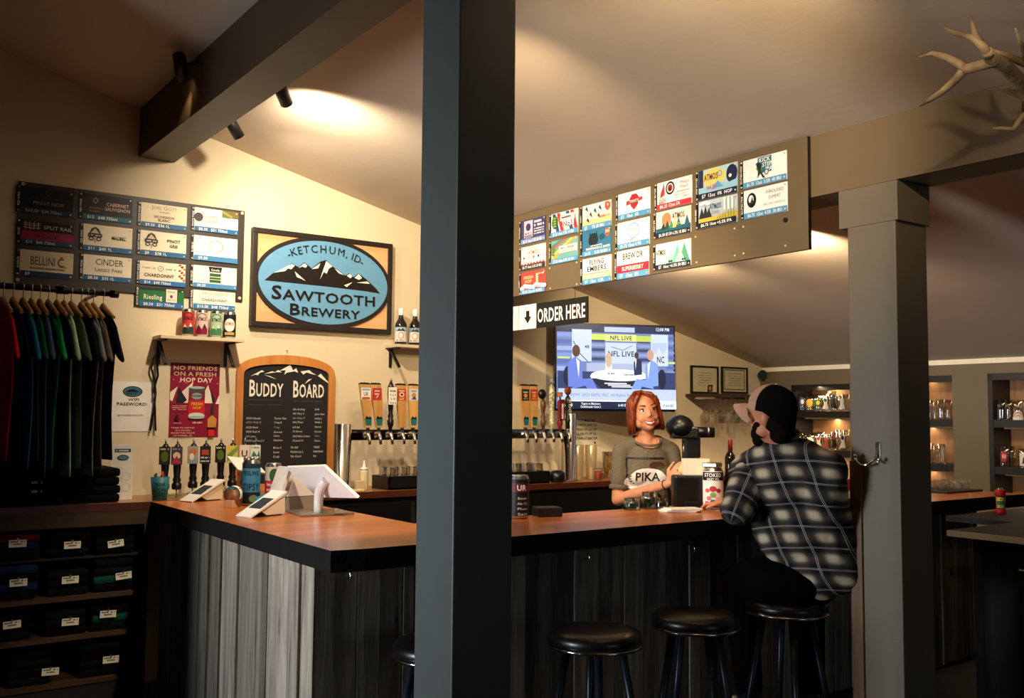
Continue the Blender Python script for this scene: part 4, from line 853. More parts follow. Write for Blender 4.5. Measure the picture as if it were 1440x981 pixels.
def canart(mcol, c2, txt='ATMOS', tc='241c18'):
    def d(a, r, h):
        a.fixed = False
        a.poly([(-r, h*.1), (r, h*.1), (r, h*.3), (r*.4, h*.5), (0, h*.28), (-r*.5, h*.46), (-r, h*.25)], mcol); a.poly([(-r*.5, h*.46), (-r*.2, h*.34), (-r*.8, h*.34)], c2); a.poly([(r*.4, h*.5), (r*.65, h*.36), (r*.15, h*.36)], c2)
        a.text(txt, 0, h*.66, h*.13, tc, 1, w=r*1.5); a.ring(0, h*.7, r*.8, h*.17, .003, tc, a0=0, a1=180)
    return d
for x, bodyc, m1, m2, lab in ((1.772, 'c23a34', '1d3a34', 'e8e0c8', 'red topped tall beer can on the left wall shelf'), (1.853, 'd8b8b0', '7a1030', '24324c', 'pink and maroon tall beer can on the left wall shelf'), (1.94, 'a8c09c', '3f7a4c', 'd8e4c8', 'pale green tall beer can on the left wall shelf'), (2.022, '1c1a1e', 'b04a20', 'e0c080', 'black tall beer can with round label on the left wall shelf')):
    dr = canart(m1, m2)
    if bodyc == '1c1a1e':
        def dr(a, r, h): a.ell(0, h*.5, r*.9, h*.24, 'e6dfd0'); a.text('ATMOS', 0, h*.55, h*.12, 'a83a2a', 1, w=r*1.4); a.rect(-r*.8, h*.14, r*.8, h*.24, 'c09a50'); a.rect(-r*1.2, h*.3, -r*.9, h*.5, '4a6ab0')
    can_at('beer_can', lab, 'can', (x, YW-.085, 1.992), .036, .165, ink(bodyc), dr, 'tall cans on the left shelf')
M_amber = mat('dark_bottle_glass', '150d08', .08, var=.1, spec=.8)
for x, lab, c1 in ((3.205, 'dark bottle with white cap, leftmost on the right wall shelf', '9db8c8'), (3.315, 'dark bottle with white cap, second on the right wall shelf', '7a98a8'), (3.425, 'dark bottle with white cap, half hidden by the center post', '8aa8b8')):
    c = (x, YW-.085, 2.015); t = thing('growler_bottle', lab, 'bottle', c, 'dark bottles on the right shelf')
    MB().lathe([(.03, 0), (.041, .006), (.041, .12), (.037, .145), (.02, .175), (.0155, .19), (.0155, .215)], c, M_amber, 22).build('bottle_body', t)
    MB().lathe([(.018, .2), (.019, .205), (.019, .245), (.015, .25)], c, M_white, 16).build('cap', t)
    wrap(c, .041, c[2]+.02, c[2]+.118, ink('e0d6d2'), parent=t, name='label')
    a = Art((0, 0, 0), EX, EZ, -EY, eps=.0003); a.rect(-.05, .09, .05, .118, c1); a.poly([(-.03, .092), (-.01, .11), (.0, .1), (.012, .112), (.03, .092)], '24303a'); a.ell(0, .062, .02, .024, 'c88a78'); a.ell(0, .062, .014, .017, 'e8d8c8'); a.scrib(-.03, .03, .03, .008, '6a5a58')
    bend_art(a, c, .0412, CAMANG(c[0], c[1])); a.build('print', t)
# lanyard hanging from the left bracket
b = MB(); x = 1.605
b.tube([(x+.02, YW-.03, 1.90), (x-.012, YW-.03, 1.86), (x-.02, YW-.03, 1.80), (x, YW-.025, 1.74), (x+.012, YW-.02, 1.66), (x+.004, YW-.02, 1.56), (x-.012, YW-.02, 1.44)], .006, M_black, 6)
b.tube([(x+.03, YW-.03, 1.90), (x+.012, YW-.03, 1.84), (x+.02, YW-.025, 1.76), (x, YW-.02, 1.68), (x+.01, YW-.02, 1.58), (x+.018, YW-.02, 1.44)], .006, M_black, 6)
ln = thing('lanyard', 'black cord lanyard dangling from the left shelf bracket', 'cord', (x, YW-.03, 1.44)); b.build('cord', ln)
MB().box((x+.004, YW-.025, 1.645), (.014, .01, .025), M_chrome).build('clip', ln)
nl = MB().tube([PY(403, 493, YW), PY(403, 493, YW)-EY*.02], .003, M_steel, 8).build('wall_nail'); tag(nl, 'small nail in the wall above the chalkboard', 'nail')
# certificate shelf with hanging stemware
cs = thing('stemware_shelf', 'dark narrow shelf with hanging wine glasses below the certificates', 'shelf', (6.48, YW, 1.7))
MB().bb((6.03, YW-.28, 1.712), (6.92, YW-.001, 1.738), M_shelf).build('shelf_board', cs)
for i in range(5): MB().bb((6.1+i*.19, YW-.27, 1.695), (6.112+i*.19, YW-.02, 1.712), M_chrome).build('glass_rail', cs)
def stem_mesh():
    b = MB(); b.lathe([(.034, 0), (.034, -.003), (.006, -.012), (.004, -.05), (.004, -.085), (.012, -.095), (.032, -.12), (.04, -.15), (.038, -.18), (.031, -.205), (.0305, -.205), (.0375, -.18), (.0385, -.15), (.031, -.123), (.004, -.1)], (0, 0, 0), M_glass, 18, capb=False, capt=False); return b
sg0 = stem_mesh().build('wine_glass', org=(0, 0, 0)); sg0.location = (0, 0, 0)
tag(sg0, 'upside-down wine glass hanging under the certificate shelf', 'glass', 'hanging wine glasses')
spots_ = [(6.19+i*.19, YW-y) for i in range(4) for y in (.08, .165, .25)]
for i, (x, y) in enumerate(spots_):
    o = sg0 if i == 0 else copy_tree(sg0); o['label'] = 'upside-down wine glass under the certificate shelf, %s of the %s column' % (('back', 'middle', 'front')[i % 3], ('left', 'second', 'third', 'right')[i//3]); o.location = (x, y, 1.697)

# ================================================================ tap towers
tp = thing('tap_tower', 'chrome and black beer tap rail on two upright columns', 'tap tower', (3.6, 5.5, ZB))
YT = 5.5
for x, zt in ((2.685, 1.485), (4.50, 1.56)):
    MB().lathe([(.07, 0), (.07, .012), (.053, .014), (.053, zt-ZB-.004), (.049, zt-ZB)], (x, YT, ZB), M_chrome, 28).build('column', tp)
MB().tube([(2.70, YT, 1.415), (4.49, YT, 1.415)], .034, mat('black_chrome', '2c2723', .18, metal=1), 20).build('rail', tp)
M_tapwood = wood('tap_handle_wood', 'b5803e', 'd8a761', 'Z', .5, scale=1.5)
TEAL = '1f6b70'
def faucet(x, root):
    f = MB(); y = YT-.034
    f.lathe([(.02, 0), (.02, .008), (.011, .012), (.011, .035)], (x, y, 1.415), M_chrome, 14, axis=(0, -1, 0))
    f.tube([(x, y-.03, 1.43), (x, y-.045, 1.415), (x, y-.06, 1.385), (x, y-.065, 1.355)], [.013, .014, .011, .009], M_chrome, 12)
    f.tube([(x, y-.035, 1.42), (x, y-.035, 1.462)], [.012, .008], M_chrome, 12); return f.build('faucet', root)
def paddle(x, dx, z0, L, wood_, lab, art, base=True, tilt=0):
    y = YT-.069; org = (x, y, z0)
    t = thing('beer_tap', lab, 'beer tap', org, 'beer tap handles')
    faucet(x, t)
    # curved flat paddle: narrow at foot, wide at head, leaning
    V = []; n = 9; prof = []
    for i in range(n+1):
        s = i/n; prof.append((x+dx*s**1.4, z0+L*s, .022+.013*min(1, s*1.5)))
    for (cx_, z, hw) in prof: V += [(cx_-hw, y-.011, z), (cx_+hw, y-.011, z), (cx_+hw, y+.011, z), (cx_-hw, y+.011, z)]
    F = [(0, 1, 2, 3)[::-1], tuple(4*n+q for q in range(4))]
    for i in range(n):
        for q in range(4): F.append((4*i+q, 4*i+(q+1) % 4, 4*i+4+(q+1) % 4, 4*i+4+q))
    MB().add(V, F, wood_).build('paddle', t)
    b = MB(); xx = x+dx; rr = random.Random(int(x*1000))
    pts = [(-.035, 0), (.035, 0), (.035, .006), (.02, .012), (.01, .007), (0, .013), (-.01, .008), (-.022, .012), (-.035, .005)]
    b.prism(pts, (xx, y-.011, z0+L), EX, EZ, EY, .022, M_black); b.build('crest', t)
    MB().lathe([(.009, -.03), (.011, -.012), (.013, 0)], org, M_black, 12).build('ferrule', t)
    a = Art((x, y-.0112, z0), EX, EZ, -EY); 
    if base: a.poly([(-.018+dx*.02, L*.05), (.018+dx*.02, L*.05), (.024+dx*.12, L*.22), (.012+dx*.15, L*.26), (.002+dx*.12, L*.23), (-.008+dx*.12, L*.27), (-.024+dx*.12, L*.2)], TEAL); a.poly([(-.022+dx*.12, L*.2), (.022+dx*.12, L*.2), (.014+dx*.15, L*.265), (.004+dx*.15, L*.23), (-.01+dx*.15, L*.275)], '16130f')
    if base: a.build('painted_foot', t)
    a = Art((x, y-.0112, z0), EX, EZ, -EY); art(a, dx, L); a.build('badge', t); return t
def badge(bgc, draw):
    def f(a, dx, L):
        x = dx*.74; a.rect(x-.033, L*.64, x+.033, L*.92, bgc); draw(a, x, L*.78, L)
    return f
Z0, LH = 1.462, .27
tx = [2.824, 2.956, None, 3.085+.05, 3.2, 3.33]
paddle(2.82, -.03, Z0, LH, M_tapwood, 'curved wooden tap handle with a white badge, leftmost on the rail', badge('f0ece2', lambda a, x, y, L: (a.text('UR', x, y, .024, '1c2c38', 1, w=.034), a.rect(x-.027, y-.035, x+.027, y-.02, 'c8542c'), a.rect(x-.027, y+.022, x+.027, y+.033, '8ab8cc'))))
paddle(2.897, -.03, Z0, LH, M_tapwood, 'curved wooden tap handle with a red badge, second on the rail', badge('b83030', lambda a, x, y, L: (a.scrib(x-.02, y+.02, x+.02, .009, 'f0d8c8'), a.text('RED', x, y, .012, 'f4e8d8', 1), a.poly([(x-.01, y-.03), (x+.012, y-.012), (x, y-.012)], 'f0e0d0'))))
def slim(x, lab, z0=Z0, L=.29, body=None, badge_=None):
    y = YT-.069; t = thing('beer_tap', lab, 'beer tap', (x, y, z0), 'beer tap handles'); faucet(x, t)
    MB().lathe([(.01, -.03), (.013, 0), (.02, .02), (.021, .045), (.014, .055), (.018, .075), (.012, .09), (.016, .12), (.022, L*.75), (.02, L*.9), (.008, L)], (x, y, z0), body or M_blackpl, 16).build('grip', t)
    MB().lathe([(.008, L), (.008, L+.012), (.003, L+.022)], (x, y, z0), M_chrome, 10).build('finial', t)
    if badge_: badge_(t, x, y, z0, L)
    return t
def bad3(t, x, y, z, L):
    MB().bb((x-.028, y-.028, z+L*.5), (x+.028, y-.02, z+L*.88), ink('e9e4da')).build('sign_plate', t)
    a = Art((x, y-.0284, z), EX, EZ, -EY); a.scrib(-.022, L*.8, .022, .01, '3a3a40')
    for k in range(3): a.ell(-.016+.016*k, L*.71, .004, .005, 'a8404a', 8)
    a.scrib(-.022, L*.63, .022, .009, '4a6a90')
    for k in range(3): a.ell(-.016+.016*k, L*.54, .004, .005, 'a8404a', 8)
    a.build('badge', t)
slim(2.98, 'slim black tap handle with a white sign plate between wooden ones', badge_=bad3)
paddle(3.066, -.018, Z0, LH, M_tapwood, 'curved plain wooden tap handle with an orange round badge', badge('c04a2c', lambda a, x, y, L: (a.ell(x, y, .018, .015, 'f0d8b8'), a.ell(x, y, .011, .008, '7a2018'), a.text('OAT', x, y-.027, .012, 'f4d8a0', 1), a.scrib(x-.02, y+.024, x+.02, .008, 'f4e0c8'))), base=False)
paddle(3.145, -.004, Z0, LH, M_tapwood, 'curved wooden tap handle with a grey badge beside the center post', badge('c9cdd0', lambda a, x, y, L: (a.scrib(x-.02, y+.024, x+.02, .009, '4a5a6a'), a.ell(x, y-.005, .016, .018, 'c87a3c'), a.poly([(x-.02, y-.03), (x+.02, y-.03), (x+.006, y-.008)], '3a4a5a'))))
paddle(3.222, .0, Z0, LH, M_tapwood, 'curved wooden tap handle with a navy badge, half behind the center post', badge('24386a', lambda a, x, y, L: a.scrib(x-.02, y+.01, x+.02, .01, 'd8dce8')))
for x, bc_, lab in ((4.052, '20303a', 'wooden tap handle with a dark badge just right of the center post'), (4.128, 'b04030', 'wooden tap handle with a red and orange badge right of the post')):
    paddle(x, -.012, Z0, LH+.02, M_tapwood, lab, badge(bc_, lambda a, x, y, L: (a.scrib(x-.02, y+.02, x+.02, .009, 'e0d0b0'), a.ell(x, y-.004, .016, .014, 'd88a3a'), a.scrib(x-.02, y-.026, x+.02, .007, 'e0d0b0'))))
t = slim(4.208, 'black and wood striped tap handle with round black top', L=.2, body=wood('dark_tap_wood', '14100c', '8a5a2c', 'Z', .4)); MB().ell((4.2, YT-.069, Z0+.235), (.034, .022, .036), M_blackpl).build('round_head', t)
t = slim(4.286, 'tall silvery mottled tap handle, highest on the rail', L=.31, body=mat('mottled_tap', '6a5a3c', .35, var=.7, scale=60, color2='d8c49a'));
MB().lathe([(.014, .0), (.02, .012), (.016, .03), (.008, .04)], (4.286, YT-.069, Z0+.31), mat('mottled_cap', '2c2a26', .3, var=.4, scale=70, color2='e8e4da'), 14).build('stopper', t)
def bad6(t, x, y, z, L):
    MB().bb((x-.022, y-.03, z+.05), (x+.022, y-.02, z+.2), ink('6c1420'), bev=.003).build('sign_plate', t); a = Art((x, y-.0304, z), EX, EZ, -EY); a.rect(-.008, .06, .008, .17, 'e8d8cc'); a.text('HAZY RED', 0, .115, .008, '6c1420', 1, rot=math.pi/2); a.build('badge', t)
    MB().box((x-.004, y, z+.235), (.04, .03, .035), wood('pink_wood', 'a86a48', 'c88a64', 'X', .5), bev=.006).build('wood_top', t)
slim(4.362, 'maroon tap handle with a small wooden block on top', L=.2, body=ink('7a1c28'), badge_=bad6)
def bad7(t, x, y, z, L):
    a = Art((x, y-.024, z), EX, EZ, -EY); a.text('ROGUE', 0, .125, .026, 'e8dcc0', 1, rot=math.pi/2, w=.12); a.build('lettering', t)
    MB().ell((x, y, z+.245), (.03, .018, .034), mat('rogue_ball', '3a1a12', .3, var=.6, scale=50, color2='a04a2a')).build('round_head', t)
slim(4.435, 'black tap handle with vertical lettering at the end of the rail', z0=Z0+.02, L=.21, body=mat('black_relief', '14100c', .4, var=.2), badge_=bad7)

# ================================================================ hanging shirts
M_rail = mat('black_pipe', '15120f', .3, metal=.6)
yr, zr = 5.45, 2.182
rl = thing('clothes_rail', 'black pipe clothes rail mounted under the wine menu', 'rail', (1.0, yr, zr))
MB().tube([(.3, yr, zr), (1.30, yr, zr)], .016, M_rail, 14).build('pipe', rl)
MB().tube([(1.0, yr, zr), (1.06, yr, zr)], .021, M_rail, 14).build('coupling', rl); MB().tube([(1.27, yr, zr), (1.31, yr, zr)], .021, M_rail, 14).build('end_cap', rl)
for x in (.6, 1.22): MB().tube([(x, yr, zr), (x, YW-.002, zr)], .01, M_rail, 10).build('wall_bracket', rl)
M_hang = wood('hanger_wood', 'a07038', 'c8985a', 'Y', .5, scale=1.5)
def ring(c, a, b, n, ph=0, wav=0, k=5):
    out_ = []
    for i in range(n):
        t = 2*math.pi*i/n; w_ = 1+wav*math.sin(k*t+ph)
        out_.append((c[0]+b*math.sin(t)*w_, c[1]+a*math.cos(t), c[2]))
    return out_
def loft(rings, m, mb_):
    n = len(rings[0]); V = [p for r_ in rings for p in r_]; F = [tuple(range(n))[::-1], tuple((len(rings)-1)*n+i for i in range(n))]
    for i in range(len(rings)-1):
        for j in range(n): F.append((i*n+j, i*n+(j+1) % n, (i+1)*n+(j+1) % n, (i+1)*n+j))
    return mb_.add(V, F, m, True)
def shirt(i, x, colr, lab, L=.72, wd=.235, hood=False, prt=None):
    m = mat('shirt_'+colr, colr, .9, var=.1, scale=20, bump=.15, bscale=200, spec=.1)
    zt = zr-.10; t = thing('hanging_shirt', lab, 'shirt', (x, yr, zt-L), 'shirts on the rail')
    b = MB(); rr = random.Random(i); ph = rr.uniform(0, 6)
    R_ = []
    for s in [0, .05, .15, .3, .45, .6, .75, .87, .93, .965, .985, 1.0]:
        z = zt-L+L*s; a = wd*(1+.03*math.sin(ph+s*6)); th = .0165
        if s > .87: q = (s-.87)/.13; a = wd*(1-.72*q**1.3); th = .0165*(1-.35*q)
        R_.append(ring((x+.006*math.sin(ph+5*s), yr+.008*math.sin(ph*2+3*s), z), a, th, 28, ph+s*1.5, (.18*(1-s*.6)), 7))
    loft(R_, m, b); b.build('body', t)
    for sgn in (-1, 1):
        b = MB(); q = []
        for s in (0, .3, .6, .85, 1):
            cy = yr+sgn*(wd*.72+.13*s); z = zt-.07-.17*s
            q.append([(x+(.013+.006*s)*math.sin(2*math.pi*j/14), cy+(.075-.01*s)*math.cos(2*math.pi*j/14), z+sgn*0+.045*math.cos(2*math.pi*j/14)*sgn*-1) for j in range(14)])
        loft(q, m, b); b.build('sleeve', t)
    b = MB(); b.tube([(x, yr-.045, zt+.0), (x, yr, zt+.008), (x, yr+.045, zt+.0)], .01, m, 8); b.build('collar', t)
    if prt: prt(t, x, zt, L)
    t.rotation_euler = (0, 0, .05+rr.uniform(-.03, .03))
    h = thing('coat_hanger', 'wooden hanger on the rail holding a shirt', 'hanger', (x, yr, zt), 'hangers on the rail'); h['label'] = 'wooden hanger holding the '+lab.split(' on ')[0].split(' at ')[0]
    MB().tube([(x, yr-.19, zt-.045), (x, yr-.1, zt-.01), (x, yr, zt+.035), (x, yr+.1, zt-.01), (x, yr+.19, zt-.045)], [.009, .012, .014, .012, .009], M_hang, 8).build('shoulder_bar', h)
    MB().tube([(x, yr, zt+.04), (x, yr, zt+.075), (x, yr-.016, zt+.095), (x, yr-.012, zt+.118), (x, yr+.004, zt+.124), (x, yr+.018, zt+.112)], .0025, M_chrome, 6).build('hook', h); h.rotation_euler = t.rotation_euler
    return t
def mintprint(t, x, zt, L):
    a = Art((x-.034, yr, zt-L), -EY, EZ, -EX); a.rect(.05, L*.62, .13, L*.8, '24362c'); a.rect(.05, L*.66, .13, L*.7, 'a8343a'); a.ell(.09, L*.56, .03, .04, '24362c'); a.build('print', t)
SH = [('c8141f', 'red shirt at the left end of the rail'), ('0e1220', 'navy shirt beside the red one'), ('2a86b4', 'bright blue shirt on the rail'), ('14603a', 'deep green shirt behind the bright blue one'), ('46648c', 'slate blue shirt on the rail'), ('22a45c', 'emerald green shirt on the rail'), ('0b0e16', 'black shirt between the green and the mint ones'), ('b8dcb4', 'pale mint shirt with a dark print'), ('566a50', 'olive shirt behind the mint one'), ('10141a', 'charcoal shirt with open hanger'), ('808a88', 'grey shirt near the right end of the rail'), ('6e6052', 'brown-grey shirt near the right end of the rail'), ('0c1020', 'dark navy shirt at the right end of the rail')]
xs_ = [.755, .80, .845, .885, .925, .965, 1.005, 1.04, 1.075, 1.125, 1.155, 1.185, 1.235]
for i, ((c_, lab), x) in enumerate(zip(SH, xs_)): shirt(i, x, c_, lab, L=.78+.04*((i*5) % 3), prt=mintprint if i == 7 else None)

# folded black garments on the counter under the shirts
def fold(name, lab, x, y, z, sx, sy, sz, colr, cat_='shirt', group=None, rot=0):
    m = mat('cloth_'+colr, colr, .95, var=.12, scale=18, bump=.2, bscale=150, spec=.1)
    ob = MB().box((x, y, z+sz/2), (sx, sy, sz), m, Euler((0, 0, rot)), bev=min(.018, sz*.45)).build(name); return tag(ob, lab, cat_, group)
ORD = ('bottom', 'second from bottom', 'third from bottom', 'fourth from bottom', 'top')
for i in range(5): fold('folded_hoodie', 'black folded hoodie, %s of the left stack on the counter' % ORD[i], .92, 5.55, ZB+.045*i, .30, .34, .045, '0b0c10', group='folded black hoodies', rot=.03*(i % 3-1))
for i in range(4): fold('folded_hoodie', 'black folded hoodie, %s of the right stack on the counter' % (ORD[:3]+('top',))[i], 1.22, 5.56, ZB+.045*i, .25, .32, .045, '0b0c10', group='folded black hoodies', rot=.03*((i+1) % 3-1))
for z, px in ((.12, 1.0), (.075, 1.0)):
    a = Art((px-.09, 5.378, ZB+z), EX, EZ, -EY); a.scrib(0, 0, .05, .014, 'cfcfc8'); o = a.mb.build('garment_print'); tag(o, 'small white print on the %s black folded hoodie' % ('upper' if z > .1 else 'lower'), 'print', 'prints on hoodies')
# folded shirts on the shelves with white tags
cols_ = ['080b10', '0a0f16', '07080a', '0a0f0d', '0b1118']
ST = [(.86, .607, 4), (1.1, .607, 3), (1.32, .607, 4), (.86, .79, 3), (1.1, .79, 3), (1.32, .79, 3), (.84, .408, 3), (1.1, .408, 3), (1.32, .408, 3), (.94, .178, 4), (1.27, .178, 4), (.62, .607, 3), (.62, .408, 3), (.66, .178, 4)]
for k, (x, z, n) in enumerate(ST):
    for i in range(n):
        cc = '0f4a40' if (k in (2, 8) and i == 1) else ('16244a' if k in (0, 3) and i % 2 else cols_[(k+i) % 5])
        if k == 3 and i == 2: cc = '6a1420'
        lab = {'0f4a40': 'teal folded shirt in the shelf unit', '16244a': 'blue folded shirt in the shelf unit', '6a1420': 'red folded shirt at the top left of the shelf unit'}.get(cc, 'dark folded shirt in the shelf unit')
        col_n = ('leftmost', 'left', 'middle', 'right')[0 if x < .7 else 1 if x < 1.0 else 2 if x < 1.2 else 3]; row_n = {.79: 'top', .607: 'second', .408: 'third', .178: 'bottom'}[z]
        lab = lab.split(' in ')[0].split(' at ')[0]+', %s in the %s stack of the %s shelf' % ((ORD[:n-1]+('topmost',))[i], col_n, row_n)
        fold('folded_shirt', lab, x+random.uniform(-.006, .006), 5.52, z+.042*i+(.02 if z == .79 else 0), .2, .27, .042, cc, group='folded shirts in the shelf unit '+cc)
for z in (.80,): MB().bb((-.6, 5.4, z-.012), (1.46, YW-.01, z), M_carc).build('shelf_board', rs)
for j, (px, py, rt_) in enumerate(((25, 764, -.02), (102, 766, .0), (163, 764, .1), (26, 819, 0), (99, 815, 0), (174, 809, .08), (17, 878, .04), (99, 874, -.03), (152, 863, -.04), (71, 944, -.04), (156, 927, -.03))):
    q = PY(px, py, 5.365); t = thing('shelf_tag', 'white paper tag on the %s row of folded shirts, %s' % (('first', 'first', 'first', 'second', 'second', 'second', 'third', 'third', 'third', 'fourth', 'fourth')[j], ('left', 'middle', 'right', 'left', 'middle', 'right', 'left', 'middle', 'right', 'middle', 'right')[j]), 'tag', q, 'white tags on the shelves')
    ca, sa = math.cos(rt_), math.sin(rt_); uu_ = Vector((ca, 0, sa)); vv_ = Vector((-sa, 0, ca))
    MB().prism([(-.04, -.018), (.04, -.018), (.04, .018), (-.04, .018)], q, uu_, vv_, EY, .0015, M_paper).build('paper', t)
    a = Art(q-EY*.0004, uu_, vv_, -EY); a.scrib(-.034, .01, .034, .008, '3a3630'); a.scrib(-.02, -.002, .02, .007, '3a3630'); a.build('print', t)
    MB().box(q+vv_*.02, (.008, .006, .012), M_steel).build('clip', t)
# ================================================================ things on the counter and the bar
# white cocktail stand card
sc = thing('menu_stand', 'tall white stand-up card with circles on the left counter', 'card', (1.385, 5.55, ZB))
ux = Vector((.99, -.14, 0)).normalized(); nx = ux.cross(EZ); o = Vector((1.325, 5.56, ZB)); W, H_ = .118, .3
MB().prism([(0, 0), (W, 0), (W, H_), (0, H_)], o, ux, EZ, -nx, .02, M_paper).build('panel', sc)
a = Art(o+nx*.0004, ux, EZ, nx); a.rect(W*.18, H_*.86, W*.88, H_*.92, '24506a'); a.scrib(W*.24, H_*.89, W*.82, H_*.03, 'e8f0f0'); a.ell(W*.55, H_*.76, W*.25, H_*.05, '1c2c30'); a.ell(W*.55, H_*.76, W*.21, H_*.035, '5a8a98'); a.build('heading', sc); a = Art(o+nx*.0004, ux, EZ, nx)
for x, y in ((.36, .52), (.36, .33), (.36, .14), (.72, .42), (.72, .22)): a.ring(W*x, H_*y, W*.19, W*.19, .0016, 'a8b0b0')
a.build('print', sc)
# teal cup with pens
c = (1.555, 5.42, ZB); t = thing('pen_cup', 'teal cup of pens printed with dark lettering', 'cup', c)
TM = mat('teal_cup', '1c6878', .5, var=.04)
MB().lathe([(.038, 0), (.05, .125), (.047, .125), (.036, .006), (.001, .006)], c, TM, 26, capt=False).build('cup_body', t)
a = Art((0, 0, 0), EX, EZ, -EY, eps=.0003)
for i, q in enumerate(('DRINK', 'LOCAL', 'BEER!')): a.text(q, 0, .088-.027*i, .02, '0e3038', 1, w=.062)
for v in a.mb.v: pass
bend_art(a, c, lambda z: .038+.012*z/.125, CAMANG(c[0], c[1])); a.build('lettering', t)
for i, (dx, dy, cc, hh) in enumerate(((.01, .0, 'c0202a', .155), (-.015, .01, '1a1a1a', .145), (.02, .012, '1a1a1a', .142), (-.025, -.008, '3a1a16', .14), (.0, -.02, '22222a', .138))):
    p = MB().tube([(c[0]+dx*.4, c[1]+dy*.4, ZB+.012), (c[0]+dx*1.3, c[1]+dy*1.3, ZB+hh)], .0055, ink(cc), 8).build('pen'); tag(p, '%s pen standing in the teal cup' % ('red', 'black left', 'black rear', 'brown', 'short navy')[i], 'pen', 'pens in the teal cup')
# display tap handles in clear stands
def disp(x, y, lab, bc_, draw):
    t = thing('display_tap', lab, 'beer tap', (x, y, ZB), 'black tap handles on the counter')
    MB().lathe([(.004, .0), (.004, .05)], (x, y, ZB), M_chrome, 8).build('spike', t)
    MB().lathe([(.022, .045), (.027, .05), (.027, .075), (.019, .085), (.023, .1), (.017, .115), (.021, .16), (.024, .25), (.02, .285), (.01, .3)], (x, y, ZB), M_blackpl, 16).build('grip', t)
    MB().lathe([(.006, .3), (.007, .31), (.004, .328)], (x, y, ZB), M_chrome, 8).build('finial', t)
    u_ = Vector((.9, -.43, 0)).normalized(); n_2 = u_.cross(EZ); o_ = Vector((x, y, ZB))+n_2*.027
    MB().prism([(-.03, .185), (.03, .185), (.03, .285), (-.03, .285)], o_, u_, EZ, -n_2, .006, ink(bc_)).build('sign_plate', t)
    a = Art(o_, u_, EZ, n_2); draw(a); a.build('badge', t)
def dA(a): a.ell(0, .23, .02, .03, '5a6a2a'); a.scrib(-.024, .272, .024, .01, 'd8d0b0')
def dB(a): a.ell(0, .235, .02, .02, 'e0c8b0'); a.poly([(-.028, .19), (.028, .19), (.0, .235)], 'a83a40'); a.scrib(-.024, .272, .024, .008, 'c0b8c8')
def dC(a): a.ell(.0, .25, .02, .022, 'c87a50'); a.rect(-.03, .185, .03, .21, '8a9aa0'); a.ell(-.005, .225, .012, .02, 'f0e4d0')
def dD(a): a.rect(-.02, .235, .02, .265, 'b04a34'); a.scrib(-.024, .22, .024, .01, 'e8e4da'); a.scrib(-.024, .2, .024, .008, 'e8e4da')
def dE(a): a.poly([(-.03, .185), (.03, .26), (.03, .285), (-.03, .23)], '7a9a3a'); a.poly([(-.03, .24), (.02, .285), (-.03, .285)], 'e0c050')
def dU(a): a.text('U', 0, .235, .04, '24201e', 1); a.rect(-.03, .185, .03, .2, 'd07a50')
def dG(a): a.poly([(-.03, .2), (-.01, .25), (.01, .22), (.022, .255), (.03, .2)], '3a7a4c'); a.rect(-.03, .185, .03, .2, '2a5a3a'); a.scrib(-.022, .27, .022, .01, '5a6a60')
for i, (x, y, lab, bc_, dr) in enumerate(((1.62, 5.56, 'black display tap handle with olive round badge beside the teal cup', '2a2c22', dA), (1.678, 5.53, 'black display tap handle with red mountain badge', '4a4458', dB), (1.79, 5.6, 'black display tap handle with orange and white badge', 'a8a090', dC), (1.852, 5.57, 'black display tap handle with dark square badge', '202838', dD), (1.965, 5.64, 'black display tap handle with plain back badge', '1c1c20', dA), (2.022, 5.6, 'black display tap handle with yellow and green badge', 'c0c878', dE), (2.13, 5.69, 'black display tap handle with white letter badge in front of the chalkboard', 'ead8c8', dU), (2.185, 5.66, 'black display tap handle with green forest badge in front of the chalkboard', 'dfe4dc', dG))): disp(x, y, lab, bc_, dr)
for i, x in enumerate((1.65, 1.815, 1.985, 2.16)):
    y = (5.545, 5.588, 5.625, 5.675)[i]; o = MB().box((x, y, ZB+.012), (.11, .09, .02), glass('acrylic', 'e8f0ee', .25), Euler((0, 0, -.4)), bev=.003).build('acrylic_stand'); tag(o, 'clear acrylic stand under the %s pair of black tap handles' % ('leftmost', 'second', 'third', 'rightmost')[i], 'stand', 'acrylic stands')
# card terminals
def terminal(x, y, rz, lab):
    t = thing('card_terminal', lab, 'card reader', (x, y, ZB), 'white card terminals'); M3 = Matrix.Rotation(rz, 3, 'Z'); O = Vector((x, y, ZB))
    def q(p): return O+M3@Vector(p)
    # wedge: low front edge at -x, high back at +x
    def wedge(w0, pts, m, nm, par):
        k = len(pts); V = [q((p[0], -w0, p[1])) for p in pts]+[q((p[0], w0, p[1])) for p in pts]
        return MB().add(V, [tuple(range(k))[::-1], tuple(range(k, 2*k))]+[(i, (i+1) % k, k+(i+1) % k, k+i) for i in range(k)], m).build(nm, par)
    bodym = mat('terminal_beige', 'd9cdb8', .4)
    wedge(.04, [(-.02, .005), (.085, .005), (.085, .095), (.07, .1), (-.06, .032)], bodym, 'stand_body', t)
    s = wedge(.054, [(-.125, .006), (-.12, .0), (.088, .104), (.083, .112)], M_white, 'top_plate', t)
    d = Vector((.208, 0, .104)).normalized(); nn_ = Vector((-d.z, 0, d.x))
    a = Art(q((-.125, 0, .0065)), M3@d, M3@Vector((0, 1, 0)), M3@nn_); a.rect(.07, -.043, .2, .043, '1a1c20'); a.rect(.075, -.04, .195, .04, '26303c'); a.build('screen', s)
    MB().box(q((.0, 0, .003)), (.13, .085, .006), M_blackpl, Euler((0, 0, rz))).build('base', t); return t
terminal(1.755, 5.27, .32, 'white tilted card terminal farther back on the bar, beside the tape dispenser')
terminal(1.735, 4.36, .3, 'white tilted card terminal nearest on the bar, in front of the tablet register')
